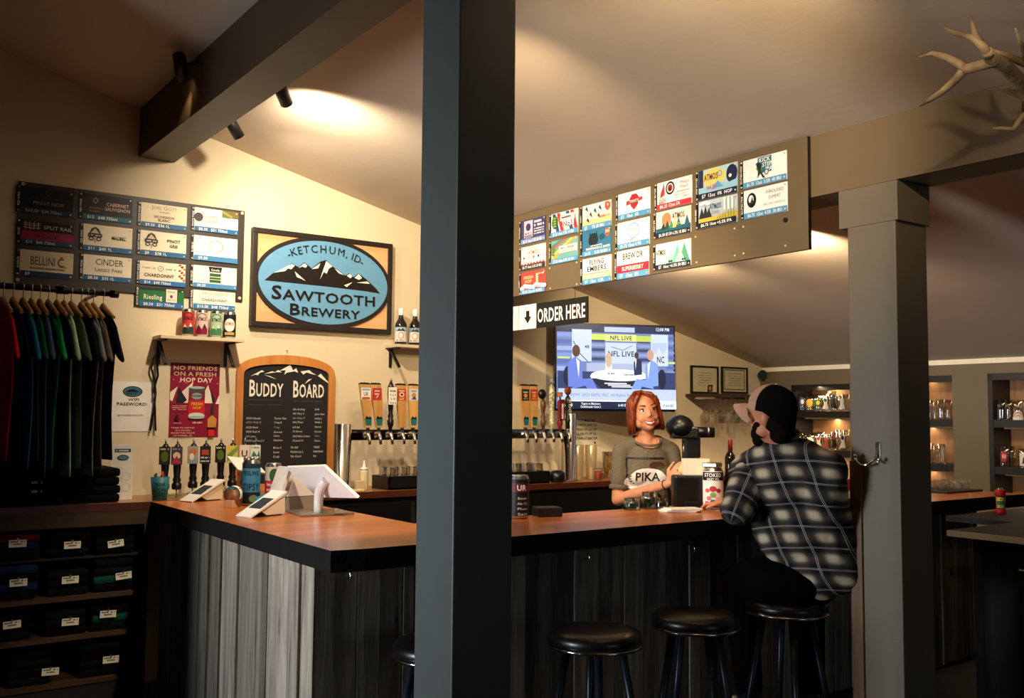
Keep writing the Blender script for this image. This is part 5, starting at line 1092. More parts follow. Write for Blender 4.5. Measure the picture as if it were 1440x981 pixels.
# tape dispenser
q0 = PZ(323, 714, ZB); c = Vector((q0.x+.03, q0.y+.03, ZB)); t = thing('tape_dispenser', 'round wooden tape dispenser with a blue printed roll', 'tape dispenser', c)
axd = Vector((-.62, -.78, 0)).normalized(); sd = axd.cross(EZ)
MB().lathe([(.03, -.035), (.046, -.032), (.05, 0), (.046, .032), (.03, .035)], c+EZ*.05, wood('walnut_disp', '5a3218', '8a5a34', 'X', .4), 26, axis=sd).build('body', t)
MB().lathe([(.02, -.02), (.042, -.02), (.042, .02), (.02, .02)], c+EZ*.066+axd*.004, M_paper, 24, axis=axd).build('roll', t)
a = Art(c+EZ*.066+axd*.0245, -sd, EZ, axd); a.ring(0, 0, .04, .04, .018, '3a86a8'); a.ring(0, 0, .042, .042, .004, '1a1c1e'); a.poly([(-.03, .016), (-.015, .03), (.0, .024), (.012, .033), (.03, .016), (.016, .02), (-.014, .02)], '141414'); a.build('print', t)
MB().box(c+EZ*.02+axd*.03, (.05, .05, .04), wood('pale_disp', 'b98a58', 'd8ac78', 'X', .5), Euler((0, 0, .65)), bev=.004).build('front_block', t)
# tablet on stand, back of the bar, seen from behind
def slate(c, size, rot, m, edge, nm, par): return MB().box(c, size, m, rot, bev=edge).build(nm, par)
tb = thing('tablet_stand', 'small white tablet on a stand seen from behind, beside the tall cans', 'tablet', (2.02, 5.2, ZB))
T0 = PD(319, 641, 5.5); ta, tb2 = PD(356, 645, 5.36)-T0, PD(335, 660, 5.22)-T0; tn = ta.cross(tb2).normalized()
MB().prism([(0, 0), (1, 0), (1, 1), (0, 1)], T0, ta, tb2, tn*(1 if tn.z < 0 else -1), .01, M_white).build('tablet', tb); TC = T0+ta*.5+tb2*.5
MB().tube([(TC.x+.02, TC.y+.02, ZB+.01), (TC.x+.01, TC.y+.01, ZB+.12), TC-EZ*.008], .014, M_white, 12).build('neck', tb); MB().lathe([(.06, 0), (.06, .008), (.05, .012)], (TC.x+.02, TC.y+.02, ZB), M_white, 24).build('base', tb)
# tall cans by the register
def feel(a, r, h): a.rect(-r*1.4, h*.3, r*1.4, h*.82, '3f87b4'); a.text('FEELING', 0, h*.72, h*.1, '142034', 1, w=r*1.9); a.text('TIPSY', 0, h*.42, h*.16, '16304a', 1, w=r*1.9); a.rect(-r*1.4, h*.05, r*1.4, h*.28, '16243a'); a.ell(r*.3, h*.16, r*.5, h*.08, '6a8a6a')
cc = PZ(349, 711, ZB); can_at('tall_can', 'tall dark blue can printed with tipsy lettering beside the register', 'can', (cc.x+.02, cc.y+.02, ZB), .046, .235, ink('1c3048'), feel)
rr_ = (cc.x+.02, cc.y+.02, ZB)
crm = MB(); 
for i in range(10): an = i*.63; crm.ell((rr_[0]+.03*math.cos(an), rr_[1]+.03*math.sin(an), ZB+.238+.006*(i % 2)), (.013, .012, .009), M_steel)
o = crm.build('bottle_caps'); tag(o, 'heap of bottle caps on top of the tall blue can', 'bottle caps'); o['kind'] = 'stuff'
def yng(a, r, h): a.ell(r*.1, h*.72, r*.6, h*.16, '3c5a3a'); a.rect(-r*1.3, h*.3, r*1.3, h*.6, 'b82430'); a.text('hey, you', 0, h*.52, h*.08, 'f4e8e0', 1, w=r*1.7); a.text('amazing', 0, h*.4, h*.08, 'f4e8e0', 1, w=r*1.7)
cc = PZ(371, 711, ZB); can_at('tall_can', 'pale tall can with red heart label beside the register', 'can', (cc.x+.04, cc.y-.02, ZB), .042, .22, ink('cfd0bc'), yng)
cc = PZ(371, 716, ZB); dsc = MB().lathe([(.045, 0), (.048, .003), (.048, .008), (.04, .01)], (cc.x-.0, cc.y+.0, ZB+.035), ink('2a7a9a'), 24, axis=(-.5, -.5, .7)).build('round_sticker_stand'); tag(dsc, 'round blue emblem disc leaning in front of the tall cans', 'disc')
# receipt printer
rp = thing('receipt_printer', 'white wedge-shaped receipt printer behind the register', 'printer', (2.0, 4.6, ZB)); rzp = .1; PRN = PZ(413, 716, ZB)+Vector((.03, .06, 0))
def pq(p): return PRN+Matrix.Rotation(rzp, 3, 'Z')@Vector(p)
def ext(pts, y0, y1, m, nm, par):
    k = len(pts); V = [pq((p[0], y0, p[1])) for p in pts]+[pq((p[0], y1, p[1])) for p in pts]
    return MB().add(V, [tuple(range(k))[::-1], tuple(range(k, 2*k))]+[(i, (i+1) % k, k+(i+1) % k, k+i) for i in range(k)], m).build(nm, par)
M_beige = mat('printer_cream', 'dcd6ca', .4)
ext([(-.075, .065), (.1, .065), (.1, .12), (.0, .205), (-.02, .205)], -.06, .06, M_white, 'upper_body', rp)
ext([(-.09, 0), (.1, 0), (.1, .062), (-.075, .062)], -.062, .062, mat('printer_grey', '8a8880', .4), 'lower_body', rp)
ext([(-.13, .03), (-.115, .03), (-.045, .21), (-.065, .21)], -.06, .06, M_beige, 'paper_lid', rp)
# register tablet: screen faces the far side; the back and arm face the camera
rg = thing('register_tablet', 'large white tablet register on a curved arm and steel base', 'tablet', (2.0, 4.25, ZB))
f0 = PZ(446, 723, ZB)
MB().box((f0.x+.03, f0.y+.04, ZB+.005), (.26, .25, .01), M_steel, Euler((0, 0, -.1)), bev=.004).build('base_plate', rg)
P_ = [PD(402, 657, 4.78), PD(455, 655, 4.46), PD(499, 702, 4.42), PD(446, 699, 4.72)]
nrm = (P_[1]-P_[0]).cross(P_[3]-P_[0]).normalized()
if nrm.dot(_fw) < 0: nrm = -nrm
e1 = P_[1]-P_[0]; e2 = P_[3]-P_[0]
MB().prism([(0, 0), (1, 0), (1, 1), (0, 1)], P_[0], e1, e2, nrm, .014, M_white).build('tablet', rg)
mid = P_[0]+e1*.72+e2*.42-nrm*.002
foot = Vector((f0.x+.01, f0.y+.01, ZB+.01))
MB().tube([foot, foot+EZ*.05, foot+EZ*.085+(mid-foot)*.06, foot+EZ*.06+(mid-foot)*.45, mid+nrm*.004], [.022, .022, .023, .023, .021], M_white, 16).build('arm', rg)
# squeeze bottle, crackers
c = (2.835, 5.5, ZB); t = thing('squeeze_bottle', 'cream plastic squeeze bottle beside the left tap column', 'bottle', c)
MB().lathe([(.026, 0), (.028, .006), (.028, .115), (.024, .125)], c, mat('cream_plastic', 'd8c9a0', .4), 18).build('bottle_body', t); MB().lathe([(.026, .125), (.026, .135), (.01, .145), (.006, .175), (.003, .185)], c, M_white, 16).build('nozzle', t)
o = MB().box((2.79, 5.47, ZB+.03), (.05, .04, .06), mat('cream_box', 'c9b68a', .6), bev=.003).build('cream_box'); tag(o, 'small cream box leaning beside the squeeze bottle', 'box')
o = MB().box((2.74, 5.40, ZB+.006), (.09, .05, .012), mat('cream_cloth', 'd8c890', .8), Euler((0, 0, .3)), bev=.004).build('folded_napkin'); tag(o, 'pale folded napkin at the foot of the left tap column', 'napkin')
# upside-down pint glasses in black racks on the back counter
def pint(h=.125, r0=.03, r1=.041): 
    return MB().lathe([(r1, 0), (r0, h), (r0*.94, h-.008), (r1*.94, .0)], (0, 0, 0), M_glass, 18, capb=False, capt=False)
gp = None
def rack(x0, x1, y, n, lab):
    t = thing('glass_rack', lab, 'rack', ((x0+x1)/2, y, ZB), 'glass racks')
    b = MB(); b.bb((x0, y-.11, ZB), (x1, y+.11, ZB+.012), M_blackpl); b.bb((x0, y-.11, ZB), (x1, y-.1, ZB+.085), M_blackpl); b.bb((x0, y+.1, ZB), (x1, y+.11, ZB+.085), M_blackpl); b.bb((x0, y-.11, ZB), (x0+.01, y+.11, ZB+.085), M_blackpl); b.bb((x1-.01, y-.11, ZB), (x1, y+.11, ZB+.085), M_blackpl); b.build('tray', t)
    global gp
    for i in range(n):
        for dy in (-.05, .05):
            if gp is None: o = gp = tag(pint().build('pint_glass', org=(0, 0, 0)), 'upside-down clear glass in a black rack under the taps', 'glass', 'glasses in the racks')
            else: o = copy_tree(gp)
            o['label'] = 'upside-down clear glass, %s from left in the %s row of the %s rack' % (('first', 'second', 'third', 'fourth', 'fifth')[i], 'front' if dy < 0 else 'back', 'left' if x0 < 3.5 else 'right')
            o.location = (x0+.055+(x1-x0-.11)*i/max(1, n-1), y+dy, ZB+.013)
rack(2.95, 3.4, 5.5, 5, 'black rack of upside-down glasses left of the center post')
rack(3.86, 4.24, 5.5, 4, 'black rack of upside-down glasses right of the center post')
o = MB().lathe([(.045, 0), (.06, .02), (.055, .07), (.03, .085)], (4.33, 5.42, ZB), M_blackpl, 18).build('black_pot'); tag(o, 'small black pot beside the right glass rack', 'pot')
# stacked steel tumblers, beer, pitcher
for x, y, lab in ((4.655, 5.58, 'tall steel mixing tumbler right of the tap column, left one'), (4.76, 5.55, 'tall steel mixing tumbler right of the tap column, right one')):
    o = MB().lathe([(.034, 0), (.036, .003), (.046, .255), (.044, .258), (.034, .01)], (x, y, ZB), mat('tumbler_glass', 'c9b48a', .2, metal=.35), 22, capt=False).build('mixing_tumbler'); tag(o, lab, 'tumbler', 'steel tumblers')
c = (4.72, 5.42, ZB); t = thing('beer_glass', 'small glass of red beer on the back counter', 'glass', c)
MB().lathe([(.032, 0), (.036, .09), (.0345, .09), (.031, .006)], c, M_glass, 20, capt=False).build('glass', t); MB().lathe([(.0295, .006), (.0335, .07)], c, mat('red_beer', 'b04418', .1, var=.05), 20).build('beer', t); MB().lathe([(.0335, .07), (.0335, .08)], c, mat('beer_foam', 'e0b890', .9), 20).build('foam', t)
c = (5.0, 5.6, ZB); t = thing('glass_pitcher', 'clear glass pitcher with handle behind the bartender', 'pitcher', c)
MB().lathe([(.06, 0), (.065, .01), (.06, .1), (.068, .2), (.066, .2), (.058, .1), (.06, .012)], c, glass('pitcher_glass', 'f0e4c4', .3), 24, capt=False).build('jug', t); MB().tube([(4.945, 5.575, ZB+.18), (4.9, 5.555, ZB+.19), (4.885, 5.55, ZB+.12), (4.91, 5.56, ZB+.05), (4.945, 5.575, ZB+.04)], .009, glass('pitcher_glass', 'f0e4c4', .3), 10).build('handle', t)
# ---- on the bar near the bartender
def jar(px, py, r, h, lab, m):
    q = PZ(px, py, ZB); q.y = min(q.y, 3.655); o = MB().lathe([(r, 0), (r*1.0, h*.5), (r*.86, h), (r*.82, h-.004), (r*.94, h*.5), (r*.94, 0)], (q.x, q.y, ZB), m, 22, capb=False, capt=False).build('upturned_glass'); tag(o, lab, 'glass', 'upturned glasses on the bar')
gg = glass('green_glass', 'c0d4cc', .3)
jar(884, 716, .045, .06, 'upturned green-tinted glass on the bar, leftmost before the bartender', gg); jar(906, 714, .045, .085, 'upturned green-tinted glass on the bar, tallest before the bartender', gg); jar(930, 715, .04, .055, 'upturned clear glass on the bar, rightmost before the bartender', glass('grey_glass', 'd4dcd6', .3))
for i in range(3): q = PZ(958, 716, ZB); o = MB().box((q.x-.1+.01*i, q.y-.07-.01*i, ZB+.004+.006*i), (.17, .1, .006), M_paper, Euler((0, 0, -.5+.06*i))).build('paper_slip'); tag(o, 'white paper slip, %s in the small pile on the bar' % ('bottom', 'middle', 'top')[i], 'paper', 'paper slips')
# black growler / cup at the post
q = PZ(735, 727, ZB); c = (q.x-.04, q.y-.02, ZB)
def ur(a, r, h): a.rect(-r*1.2, h*.62, r*1.3, h*.82, '5a1420'); a.text('UR', r*.3, h*.72, h*.13, 'e8dcd0', 1, w=r*.9); [a.text(t_, r*.4, h*(.48-.12*i), h*.06, 'd8d0c8', 0, w=r*1.0) for i, t_ in enumerate(('Sour', 'Ale 5%', 'Plum', 'Salt'))]
can_at('tall_can', 'black tall can with handwritten label half behind the center post', 'can', c, .05, .2, ink('12100f'), ur)
o = MB().box((c[0]+.17, c[1]-.0, ZB+.022), (.12, .1, .044), ink('1a1815'), Euler((0, 0, -.3)), bev=.006).build('black_caddy'); tag(o, 'low black caddy on the bar just right of the center post', 'caddy')
q = PZ(840, 719, ZB)
# black register, white box, green box, stoked can
q = PD(962, 705, 5.05); bx = thing('point_of_sale', 'black boxy register on the bar in front of the bartender', 'register', (q.x, q.y, ZB))
MB().box((q.x+.02, min(q.y, 3.60), ZB+.085), (.15, .1, .17), M_blackpl, Euler((0, 0, -.6)), bev=.012).build('body', bx); MB().box((q.x+.02, min(q.y, 3.6)-.06, ZB+.02), (.12, .06, .04), M_blackpl, Euler((0, 0, -.6)), bev=.006).build('foot', bx)
q = PZ(985, 713, ZB); gx, gy = q.x+.03, min(q.y, 3.62)
o = thing('tea_box', 'green and tan carton on the bar beside the black register', 'box', (gx, gy, ZB)); MB().box((gx, gy, ZB+.084), (.09, .06, .168), ink('b8a06a'), Euler((0, 0, -.6)), bev=.002).build('carton', o)
ug = Vector((math.cos(-.6), math.sin(-.6), 0)); ng = ug.cross(EZ); a = Art(Vector((gx, gy, ZB))+ng*.0304, ug, EZ, ng); a.rect(-.042, .02, .042, .15, '1f4a34'); a.rect(.0, .03, .035, .11, 'b8842c')
for i in range(5): a.scrib(-.036, .135-.02*i, -.006, .009, 'b8c8b0')
a.build('print', o)
q = PD(978, 654, 5.1); q.z = ZB+.1705+.0475
o = thing('white_box', 'open white carton standing beside the bartender\'s hand', 'box', (q.x, q.y, q.z-.03)); MB().box((q.x, q.y, q.z-.005), (.135, .075, .085), mat('white_carton', 'e8ddc4', .8), Euler((0, .0, -.6)), bev=.002).build('carton', o); MB().box((q.x+.015, q.y-.005, q.z-.005), (.018, .078, .087), mat('carton_tape', 'b0a080', .6), Euler((0, 0, -.6))).build('tape_strip', o)
def stk(a, r, h):
    a.rect(-r*1.3, h*.7, r*1.3, h*.9, '161414'); a.text('STOKED', 0, h*.83, h*.09, 'f0ece4', 1, w=r*1.8); a.text('HAZY IPA', 0, h*.735, h*.05, 'f0ece4', 1, w=r*1.2)
    for i, (x, y, s, c_) in enumerate(((0, .5, .35, 'b83a34'), (-.55, .46, .25, 'c8545a'), (.55, .46, .25, 'a82a34'), (0, .36, .3, '7aa04a'), (-.4, .28, .25, 'c86a8a'), (.45, .27, .25, 'd8a0b0'), (0, .2, .25, '3a6a44'), (-.6, .17, .2, 'b84a5a'), (.6, .16, .2, 'b83a44'))): a.ell(r*x, h*y, r*s, h*s*.2, c_, 12)
    a.rect(-r*1.2, h*.06, r*1.2, h*.09, '5a1420')
q = PZ(1003, 716, ZB); sx_, sy_ = q.x+.01, q.y+.01; can_at('tall_can', 'tall white can with red floral print on the bar beside the customer\'s arm', 'can', (sx_, sy_, ZB), .052, .215, ink('ece4dc'), stk)
o = MB().box((sx_, sy_+.005, ZB+.228), (.09, .08, .024), M_steel, Euler((0, 0, .4)), bev=.006).build('foil_lid'); tag(o, 'crumpled steel lid on top of the floral can', 'lid')
o = MB().lathe([(.055, 0), (.055, .003)], (sx_, sy_-.02, ZB+.0), M_paper, 24).build('coaster'); tag(o, 'white round coaster under the floral can', 'coaster'); o.location.z = ZB-.0025
# can sealing machine behind the bartender
cm = thing('can_sealing_machine', 'black can sealing machine with round motor head behind the bartender', 'machine', (5.3, 5.5, ZB)); mz = PD(962, 606, 6.85)
mc = Vector((mz.x, min(mz.y, 5.55), ZB)); kx = CR.copy(); kx.z = 0; kx.normalize(); sc_ = 6.85/FPX
def mp_(px, py): 
    v = PD(px, py, 6.85); return v
MB().ell(mp_(956, 600), (.1, .1, .085), M_blackpl).build('motor_head', cm)
MB().box(mp_(962, 608), (.19, .13, .085), M_blackpl, Euler((0, 0, math.atan2(kx.y, kx.x))), bev=.012).build('gear_case', cm)
MB().tube([mp_(968, 607), mp_(1004, 608)], [.042, .036], M_blackpl, 18).build('barrel', cm); MB().tube([mp_(994, 606), mp_(997, 606)], .043, M_steel, 18).build('ring', cm)
MB().tube([mp_(965, 613), mp_(975, 611), mp_(984, 613)], .012, M_chrome, 10).build('lever', cm)
pt = mp_(972, 650); MB().box((pt.x, pt.y, (ZB+mp_(972, 612).z)/2), (.11, .1, mp_(972, 612).z-ZB), M_blackpl, Euler((0, 0, -.5)), bev=.01).build('column', cm)
MB().box((pt.x, pt.y, ZB+.012), (.22, .2, .024), M_blackpl, Euler((0, 0, -.5)), bev=.006).build('base', cm); MB().tube([mp_(961, 620), mp_(962, 648)], .006, M_steel, 8).build('rod', cm)
# basket and wine bottle behind
q = PD(1000, 655, 6.9); o = thing('round_basket', 'dark round basket with orange fruit behind the register', 'basket', (q.x, 5.5, ZB)); MB().lathe([(.08, 0), (.11, .06), (.12, .12), (.115, .12), (.1, .06)], (q.x, 5.5, ZB), mat('dark_wicker', '2a1a12', .7, var=.3), 22, capt=False).build('bowl', o)
b = MB().tube([(q.x-.115, 5.5, ZB+.11), (q.x-.08, 5.5, ZB+.19), (q.x, 5.5, ZB+.22), (q.x+.08, 5.5, ZB+.19), (q.x+.115, 5.5, ZB+.11)], .014, mat('dark_wicker', '2a1a12'), 10).build('handle', o)
for dx, dy in ((-.04, -.03), (.04, -.02), (0, .04)): f = MB().ell((q.x+dx, 5.5+dy, ZB+.1), (.038, .038, .036), mat('orange_fruit', 'b8602a', .5, bump=.1, bscale=200)).build('orange'); tag(f, 'orange in the dark round basket, %s one' % ('left' if dx < 0 else 'right' if dx > 0 else 'rear'), 'orange', 'oranges in the basket')
q = PD(1027, 655, 6.7); c = (q.x, min(q.y, 5.6), ZB); t = thing('wine_bottle', 'dark wine bottle with red foil neck beside the customer', 'bottle', c)
MB().lathe([(.036, 0), (.038, .006), (.038, .19), (.03, .215), (.015, .24), (.014, .31)], c, M_amber, 20).build('bottle_body', t); MB().lathe([(.0155, .235), (.0155, .315), (.012, .318)], c, ink('6a1420'), 16).build('foil', t)
# snack tub behind the customer
q = PZ(1186, 712, ZB); c = (q.x, q.y, ZB); t = thing('snack_tub', 'red tub with white lid on the bar behind the customer', 'tub', c)
MB().lathe([(.06, 0), (.075, .15), (.07, .15), (.055, .006)], c, ink('7a1c20'), 24, capt=False).build('tub', t); MB().lathe([(.079, .15), (.08, .165), (.07, .19), (.03, .195)], c, mat('cream_lid', 'e0cca8', .5), 24).build('lid', t); wrap(c, .068, ZB+.05, ZB+.1, ink('c0b0a0'), parent=t, a0=200, a1=260, name='label')
# ================================================================ mugs in the niches
def mug_mesh(h, r, handle, flare=0):
    b = MB(); b.lathe([(r, 0), (r, h*.1), (r*(1-flare*.5), h*.5), (r*(1+flare), h), (r*(1+flare)*.93, h), (r*(1-flare*.5)*.92, h*.5), (r*.9, h*.1)], (0, 0, 0), M_glass, 16, capt=False)
    if handle: b.tube([(0, -r, h*.82), (0, -r-.016, h*.78), (0, -r-.019, h*.45), (0, -r-.012, h*.22), (0, -r, h*.2)], .006, M_glass, 8)
    return b
kinds = [mug_mesh(.145, .034, True), mug_mesh(.15, .031, False, .15), mug_mesh(.17, .031, False, -.05), mug_mesh(.13, .036, True)]
meshes = [k.mesh('mug') for k in kinds]; hs = [.145, .15, .17, .13]; rs_ = [.034, .031, .031, .036]
dcol = ['c8324a', 'e8e0d0', '2f6a44', 'd8b040', '1c1c22', 'b85a3a', 'e0d8d0', '3a5a8a', 'd0607a']
def mug(x, y, z, k, lab, grp, dec=None, rz=0):
    t = thing('beer_mug', lab, 'glass', (x, y, z), grp)
    o = bpy.data.objects.new('glass', meshes[k]); col.objects.link(o); o.parent = t; ORG[o] = Vector((x, y, z)); o.rotation_euler = (0, 0, rz)
    if dec:
        a = Art((0, 0, 0), EX, EZ, -EY, eps=.0004); dec(a, rs_[k], hs[k]); bend_art(a, (x, y, z), rs_[k]*1.04, CAMANG(x, y)); a.build('decal', t)
    return t
def blob(c1, c2):
    def d(a, r, h):
        a.ell(0, h*.55, r*.8, h*.26, c1, 14); a.ell(r*.1, h*.55, r*.45, h*.14, c2, 12); a.rect(-r*.5, h*.12, r*.5, h*.18, c1)
    return d
def tree_(c1, c2):
    def d(a, r, h): a.poly([(-r*.8, h*.15), (r*.8, h*.15), (r*.4, h*.5), (r*.5, h*.8), (0, h*.6), (-r*.5, h*.85), (-r*.3, h*.45)], c1); a.ell(0, h*.72, r*.35, h*.12, c2, 12)
    return d
rr = random.Random(3)
for ni, (y0, y1, zt, sh) in enumerate(NICHES):
    nm = ('farthest', 'middle', 'nearest')[ni]
    for si, z in enumerate(sh):
        n = 6 if ni == 0 else 5
        for row in (0, 1):
            if ni and row and si: nn2 = n-1
            else: nn2 = n
            for i in range(nn2):
                y = y1-.07-(y1-y0-.14)*(i+.5*row*(ni == 0))/(n-.5)+rr.uniform(-.003, .003); x = XF+.05+.105*row
                k = rr.choice((0, 1, 2, 3)) if ni == 0 else rr.choice((0, 0, 1, 3)); dec = None
                if z+hs[k]+.02 > (zt if si == 0 else sh[0]-.055): k = 3
                if ni == 2 and row == 0 and any(abs(y-yy) < .085 for yy in ((3.5,), (3.605, 3.46))[si]): continue
                pr = rr.random()
                if ni == 0 and row == 0: dec = (blob if pr < .5 else tree_)(rr.choice(dcol), rr.choice(dcol))
                mug(x, y, z+.001, k, '%s mug, %s in the %s row, %s shelf of the %s niche' % ('decorated glass' if dec else 'plain glass', ('leftmost', 'second', 'third', 'fourth', 'fifth', 'sixth', 'seventh')[i], 'front' if row == 0 else 'back', 'upper' if si == 0 else 'lower', nm), 'mugs in the %s niche' % nm, dec, rr.uniform(-.4, .4))
def rainbow(a, r, h):
    for i, c_ in enumerate(('e8dcc8', 'c8683c', 'e0b070', 'e8e0d0', '5a7a8a', 'e8dcc8')): a.ell(0, h*.16, r*(.95-.15*i), h*(.34-.055*i), c_, 20)
    a.rect(-r, 0, r, h*.15, 'e8dcc8')
mug(XF+.05, 3.5, 1.541, 3, 'glass mug with a rainbow decal in the nearest wall niche', 'mugs in the nearest niche', rainbow)
def sball(a, r, h): a.ell(0, h*.5, r*.7, h*.26, 'b82a30'); a.ell(0, h*.5, r*.35, h*.12, 'e8dcd0'); a.rect(-r*.1, h*.3, r*.1, h*.7, 'b82a30')
mug(XF+.04, 3.605, 1.201, 1, 'glass tumbler with a red round decal in the nearest wall niche', 'mugs in the nearest niche', sball)
def wht(a, r, h): a.rect(-r*.9, h*.1, r*.9, h*.8, 'dcd6cc'); a.poly([(-r*.4, h*.2), (r*.5, h*.3), (r*.1, h*.7), (-r*.2, h*.5)], '24262a')
mug(XF+.04, 3.46, 1.201, 3, 'glass mug with a white panel decal in the nearest wall niche', 'mugs in the nearest niche', wht)
lb = thing('shelf_label', 'white label strip on the lower shelf of the farthest niche', 'label', (XF-.006, 5.15, 1.22)); MB().bb((XF-.006, 5.07, 1.222), (XF-.003, 5.24, 1.262), M_paper).build('strip', lb)
a = Art((XF-.0065, 5.24, 1.222), -EY, EZ, -EX); a.text('BREWERY PRICES', .085, .02, .014, '5a5040', 1, w=.14); a.build('print', lb)
# ================================================================ right-hand counter and cooler
rc = thing('side_counter', 'dark side counter with a pale front edge at the right of the room', 'counter', (4.95, 2.0, 0))
M_dk = wood('dark_counter_wood', '0c0806', '1a110c', 'Y', .6, scale=1.4)
MB().prism([(4.56, -1.2), (6.1, -1.2), (6.1, 3.0), (5.2, 3.0), (5.2, 2.62), (4.56, 2.62)], (0, 0, .972), EX, EY, EZ, .028, M_dk).build('counter_top', rc)
MB().bb((4.545, -1.2, .972), (4.56, 2.62, 1.0), mat('cream_edge_band', 'f4e4c0', .6, var=.03)).build('edge_band', rc)
MB().bb((4.66, -1.2, 0), (6.05, 2.55, .972), M_carc).build('carcass', rc)
for i in range(3):
    y1 = 2.5-.7*i; d = MB().bb((4.64, y1-.66, .1), (4.66, y1, .93), M_blackpl, bev=.004).build('door', rc)
    MB().tube([(4.635, y1-.5, .84), (4.615, y1-.48, .84), (4.615, y1-.2, .84), (4.635, y1-.18, .84)], .008, M_steel, 8).build('handle', d)
q = PZ(1407, 722, 1.0); c = (q.x, q.y, 1.0); t = thing('spice_shaker', 'red capped spice shaker jar on the dark side counter', 'shaker', c); RED = ink('b01820')
MB().lathe([(.027, 0), (.029, .004), (.029, .025), (.024, .03)], c, RED, 18).build('base_cap', t); MB().lathe([(.023, .03), (.023, .1)], c, mat('spice_brown', '6a4a28', .5, var=.4, scale=60), 18).build('jar', t); MB().lathe([(.024, .1), (.029, .105), (.029, .135), (.026, .138)], c, RED, 18).build('lid', t)
a = Art((0, 0, 0), EX, EZ, -EY, eps=.0004); a.rect(-.02, .035, .02, .095, 'd8c858'); a.rect(-.018, .05, .018, .075, '3a6a3a'); a.scrib(-.015, .085, .015, .008, '8a2020'); a.scrib(-.015, .043, .015, .006, '2a2a2a'); bend_art(a, c, .0235, CAMANG(c[0], c[1])); a.build('label', t)
c = (q.x+.06, q.y+.03, 1.0); t = thing('salt_shaker', 'clear salt shaker with metal lid behind the red shaker', 'shaker', c); MB().lathe([(.025, 0), (.026, .09), (.02, .11)], c, glass('shaker_glass', 'd8d0c0', .4), 16).build('jar', t); MB().lathe([(.022, .11), (.022, .135), (.012, .145)], c, M_steel, 16).build('lid', t)
# small tray of glasses on the bar, seen right of the post
q = PZ(1318, 700, ZB); t = thing('glass_tray', 'low tray of small glasses on the far bar end', 'tray', (6.0, 3.5, ZB)); MB().bb((5.85, 3.36, ZB), (6.28, 3.66, ZB+.012), M_dk).build('tray', t)
for i in range(4):
    for j in range(2):
        o = MB().lathe([(.024, 0), (.03, .055), (.028, .055), (.022, .005)], (5.92+.095*i, 3.44+.13*j, ZB+.0125), M_glass, 14, capt=False).build('tasting_glass'); tag(o, 'small tasting glass on the far tray, %s in the %s row' % (('leftmost', 'second', 'third', 'rightmost')[i], 'front' if j == 0 else 'back'), 'glass', 'tasting glasses')
# ================================================================ antlers on the header beam
M_ant = mat('antler', '6a5236', .6, var=.3, scale=9, color2='b89c70', bump=.4, bscale=40)
def AP(px, py, x): return PX(px, py, x)
an_ = thing('antler_mount', 'pair of branching antlers mounted high at the right', 'antlers', AP(1440, 130, 3.5))
A1 = 3.40
def branch(pts, nm='tine'): 
    P3 = [AP(x, y, xx) for x, y, xx, r_ in pts]; MB().tube(P3, [r_ for *_, r_ in pts], M_ant, 10).build(nm, an_)
branch([(1475, 168, 3.56, .028), (1452, 140, 3.44, .026), (1432, 112, 3.3, .025), (1412, 92, 3.18, .024), (1394, 82, 3.1, .021), (1388, 72, 3.06, .017)], 'main_beam')
branch([(1400, 86, 3.12, .02), (1378, 92, 3.1, .018), (1356, 98, 3.1, .017)], 'main_beam')
branch([(1357, 97, 3.1, .016), (1349, 90, 3.09, .014), (1330, 80, 3.08, .012), (1312, 75, 3.08, .009), (1293, 80, 3.08, .003)])
branch([(1356, 97, 3.1, .016), (1344, 112, 3.12, .014), (1326, 128, 3.13, .012), (1308, 140, 3.14, .009), (1293, 149, 3.15, .003)])
branch([(1392, 80, 3.08, .017), (1382, 65, 3.05, .014), (1368, 53, 3.03, .012), (1345, 47, 3.02, .009), (1328, 39, 3.02, .003)])
branch([(1380, 62, 3.05, .013), (1372, 50, 3.03, .011), (1368, 35, 3.01, .008), (1363, 20, 3.0, .003)])
branch([(1478, 150, 3.57, .022), (1466, 108, 3.42, .018), (1452, 92, 3.28, .016), (1434, 86, 3.22, .013), (1415, 78, 3.18, .01), (1396, 70, 3.14, .003)])
branch([(1446, 90, 3.26, .012), (1440, 72, 3.16, .009), (1428, 40, 3.04, .003)])
branch([(1478, 145, 3.57, .018), (1440, 136, 3.44, .014), (1412, 126, 3.36, .009), (1390, 124, 3.32, .003)])
branch([(1485, 140, 3.57, .018), (1452, 152, 3.46, .014), (1432, 172, 3.42, .011), (1425, 182, 3.4, .009), (1410, 180, 3.38, .006), (1396, 180, 3.36, .003)])
qa = AP(1478, 140, 3.58); MB().lathe([(.11, 0), (.11, .02), (.09, .035)], Vector((3.609, qa.y, qa.z)), wood('plaque_wood', '3a2414', '5a3a22', 'Z', .5), 24, axis=(-1, 0, 0)).build('plaque', an_)
MB().ell((3.56, qa.y, qa.z), (.04, .06, .06), M_ant).build('skull_base', an_)
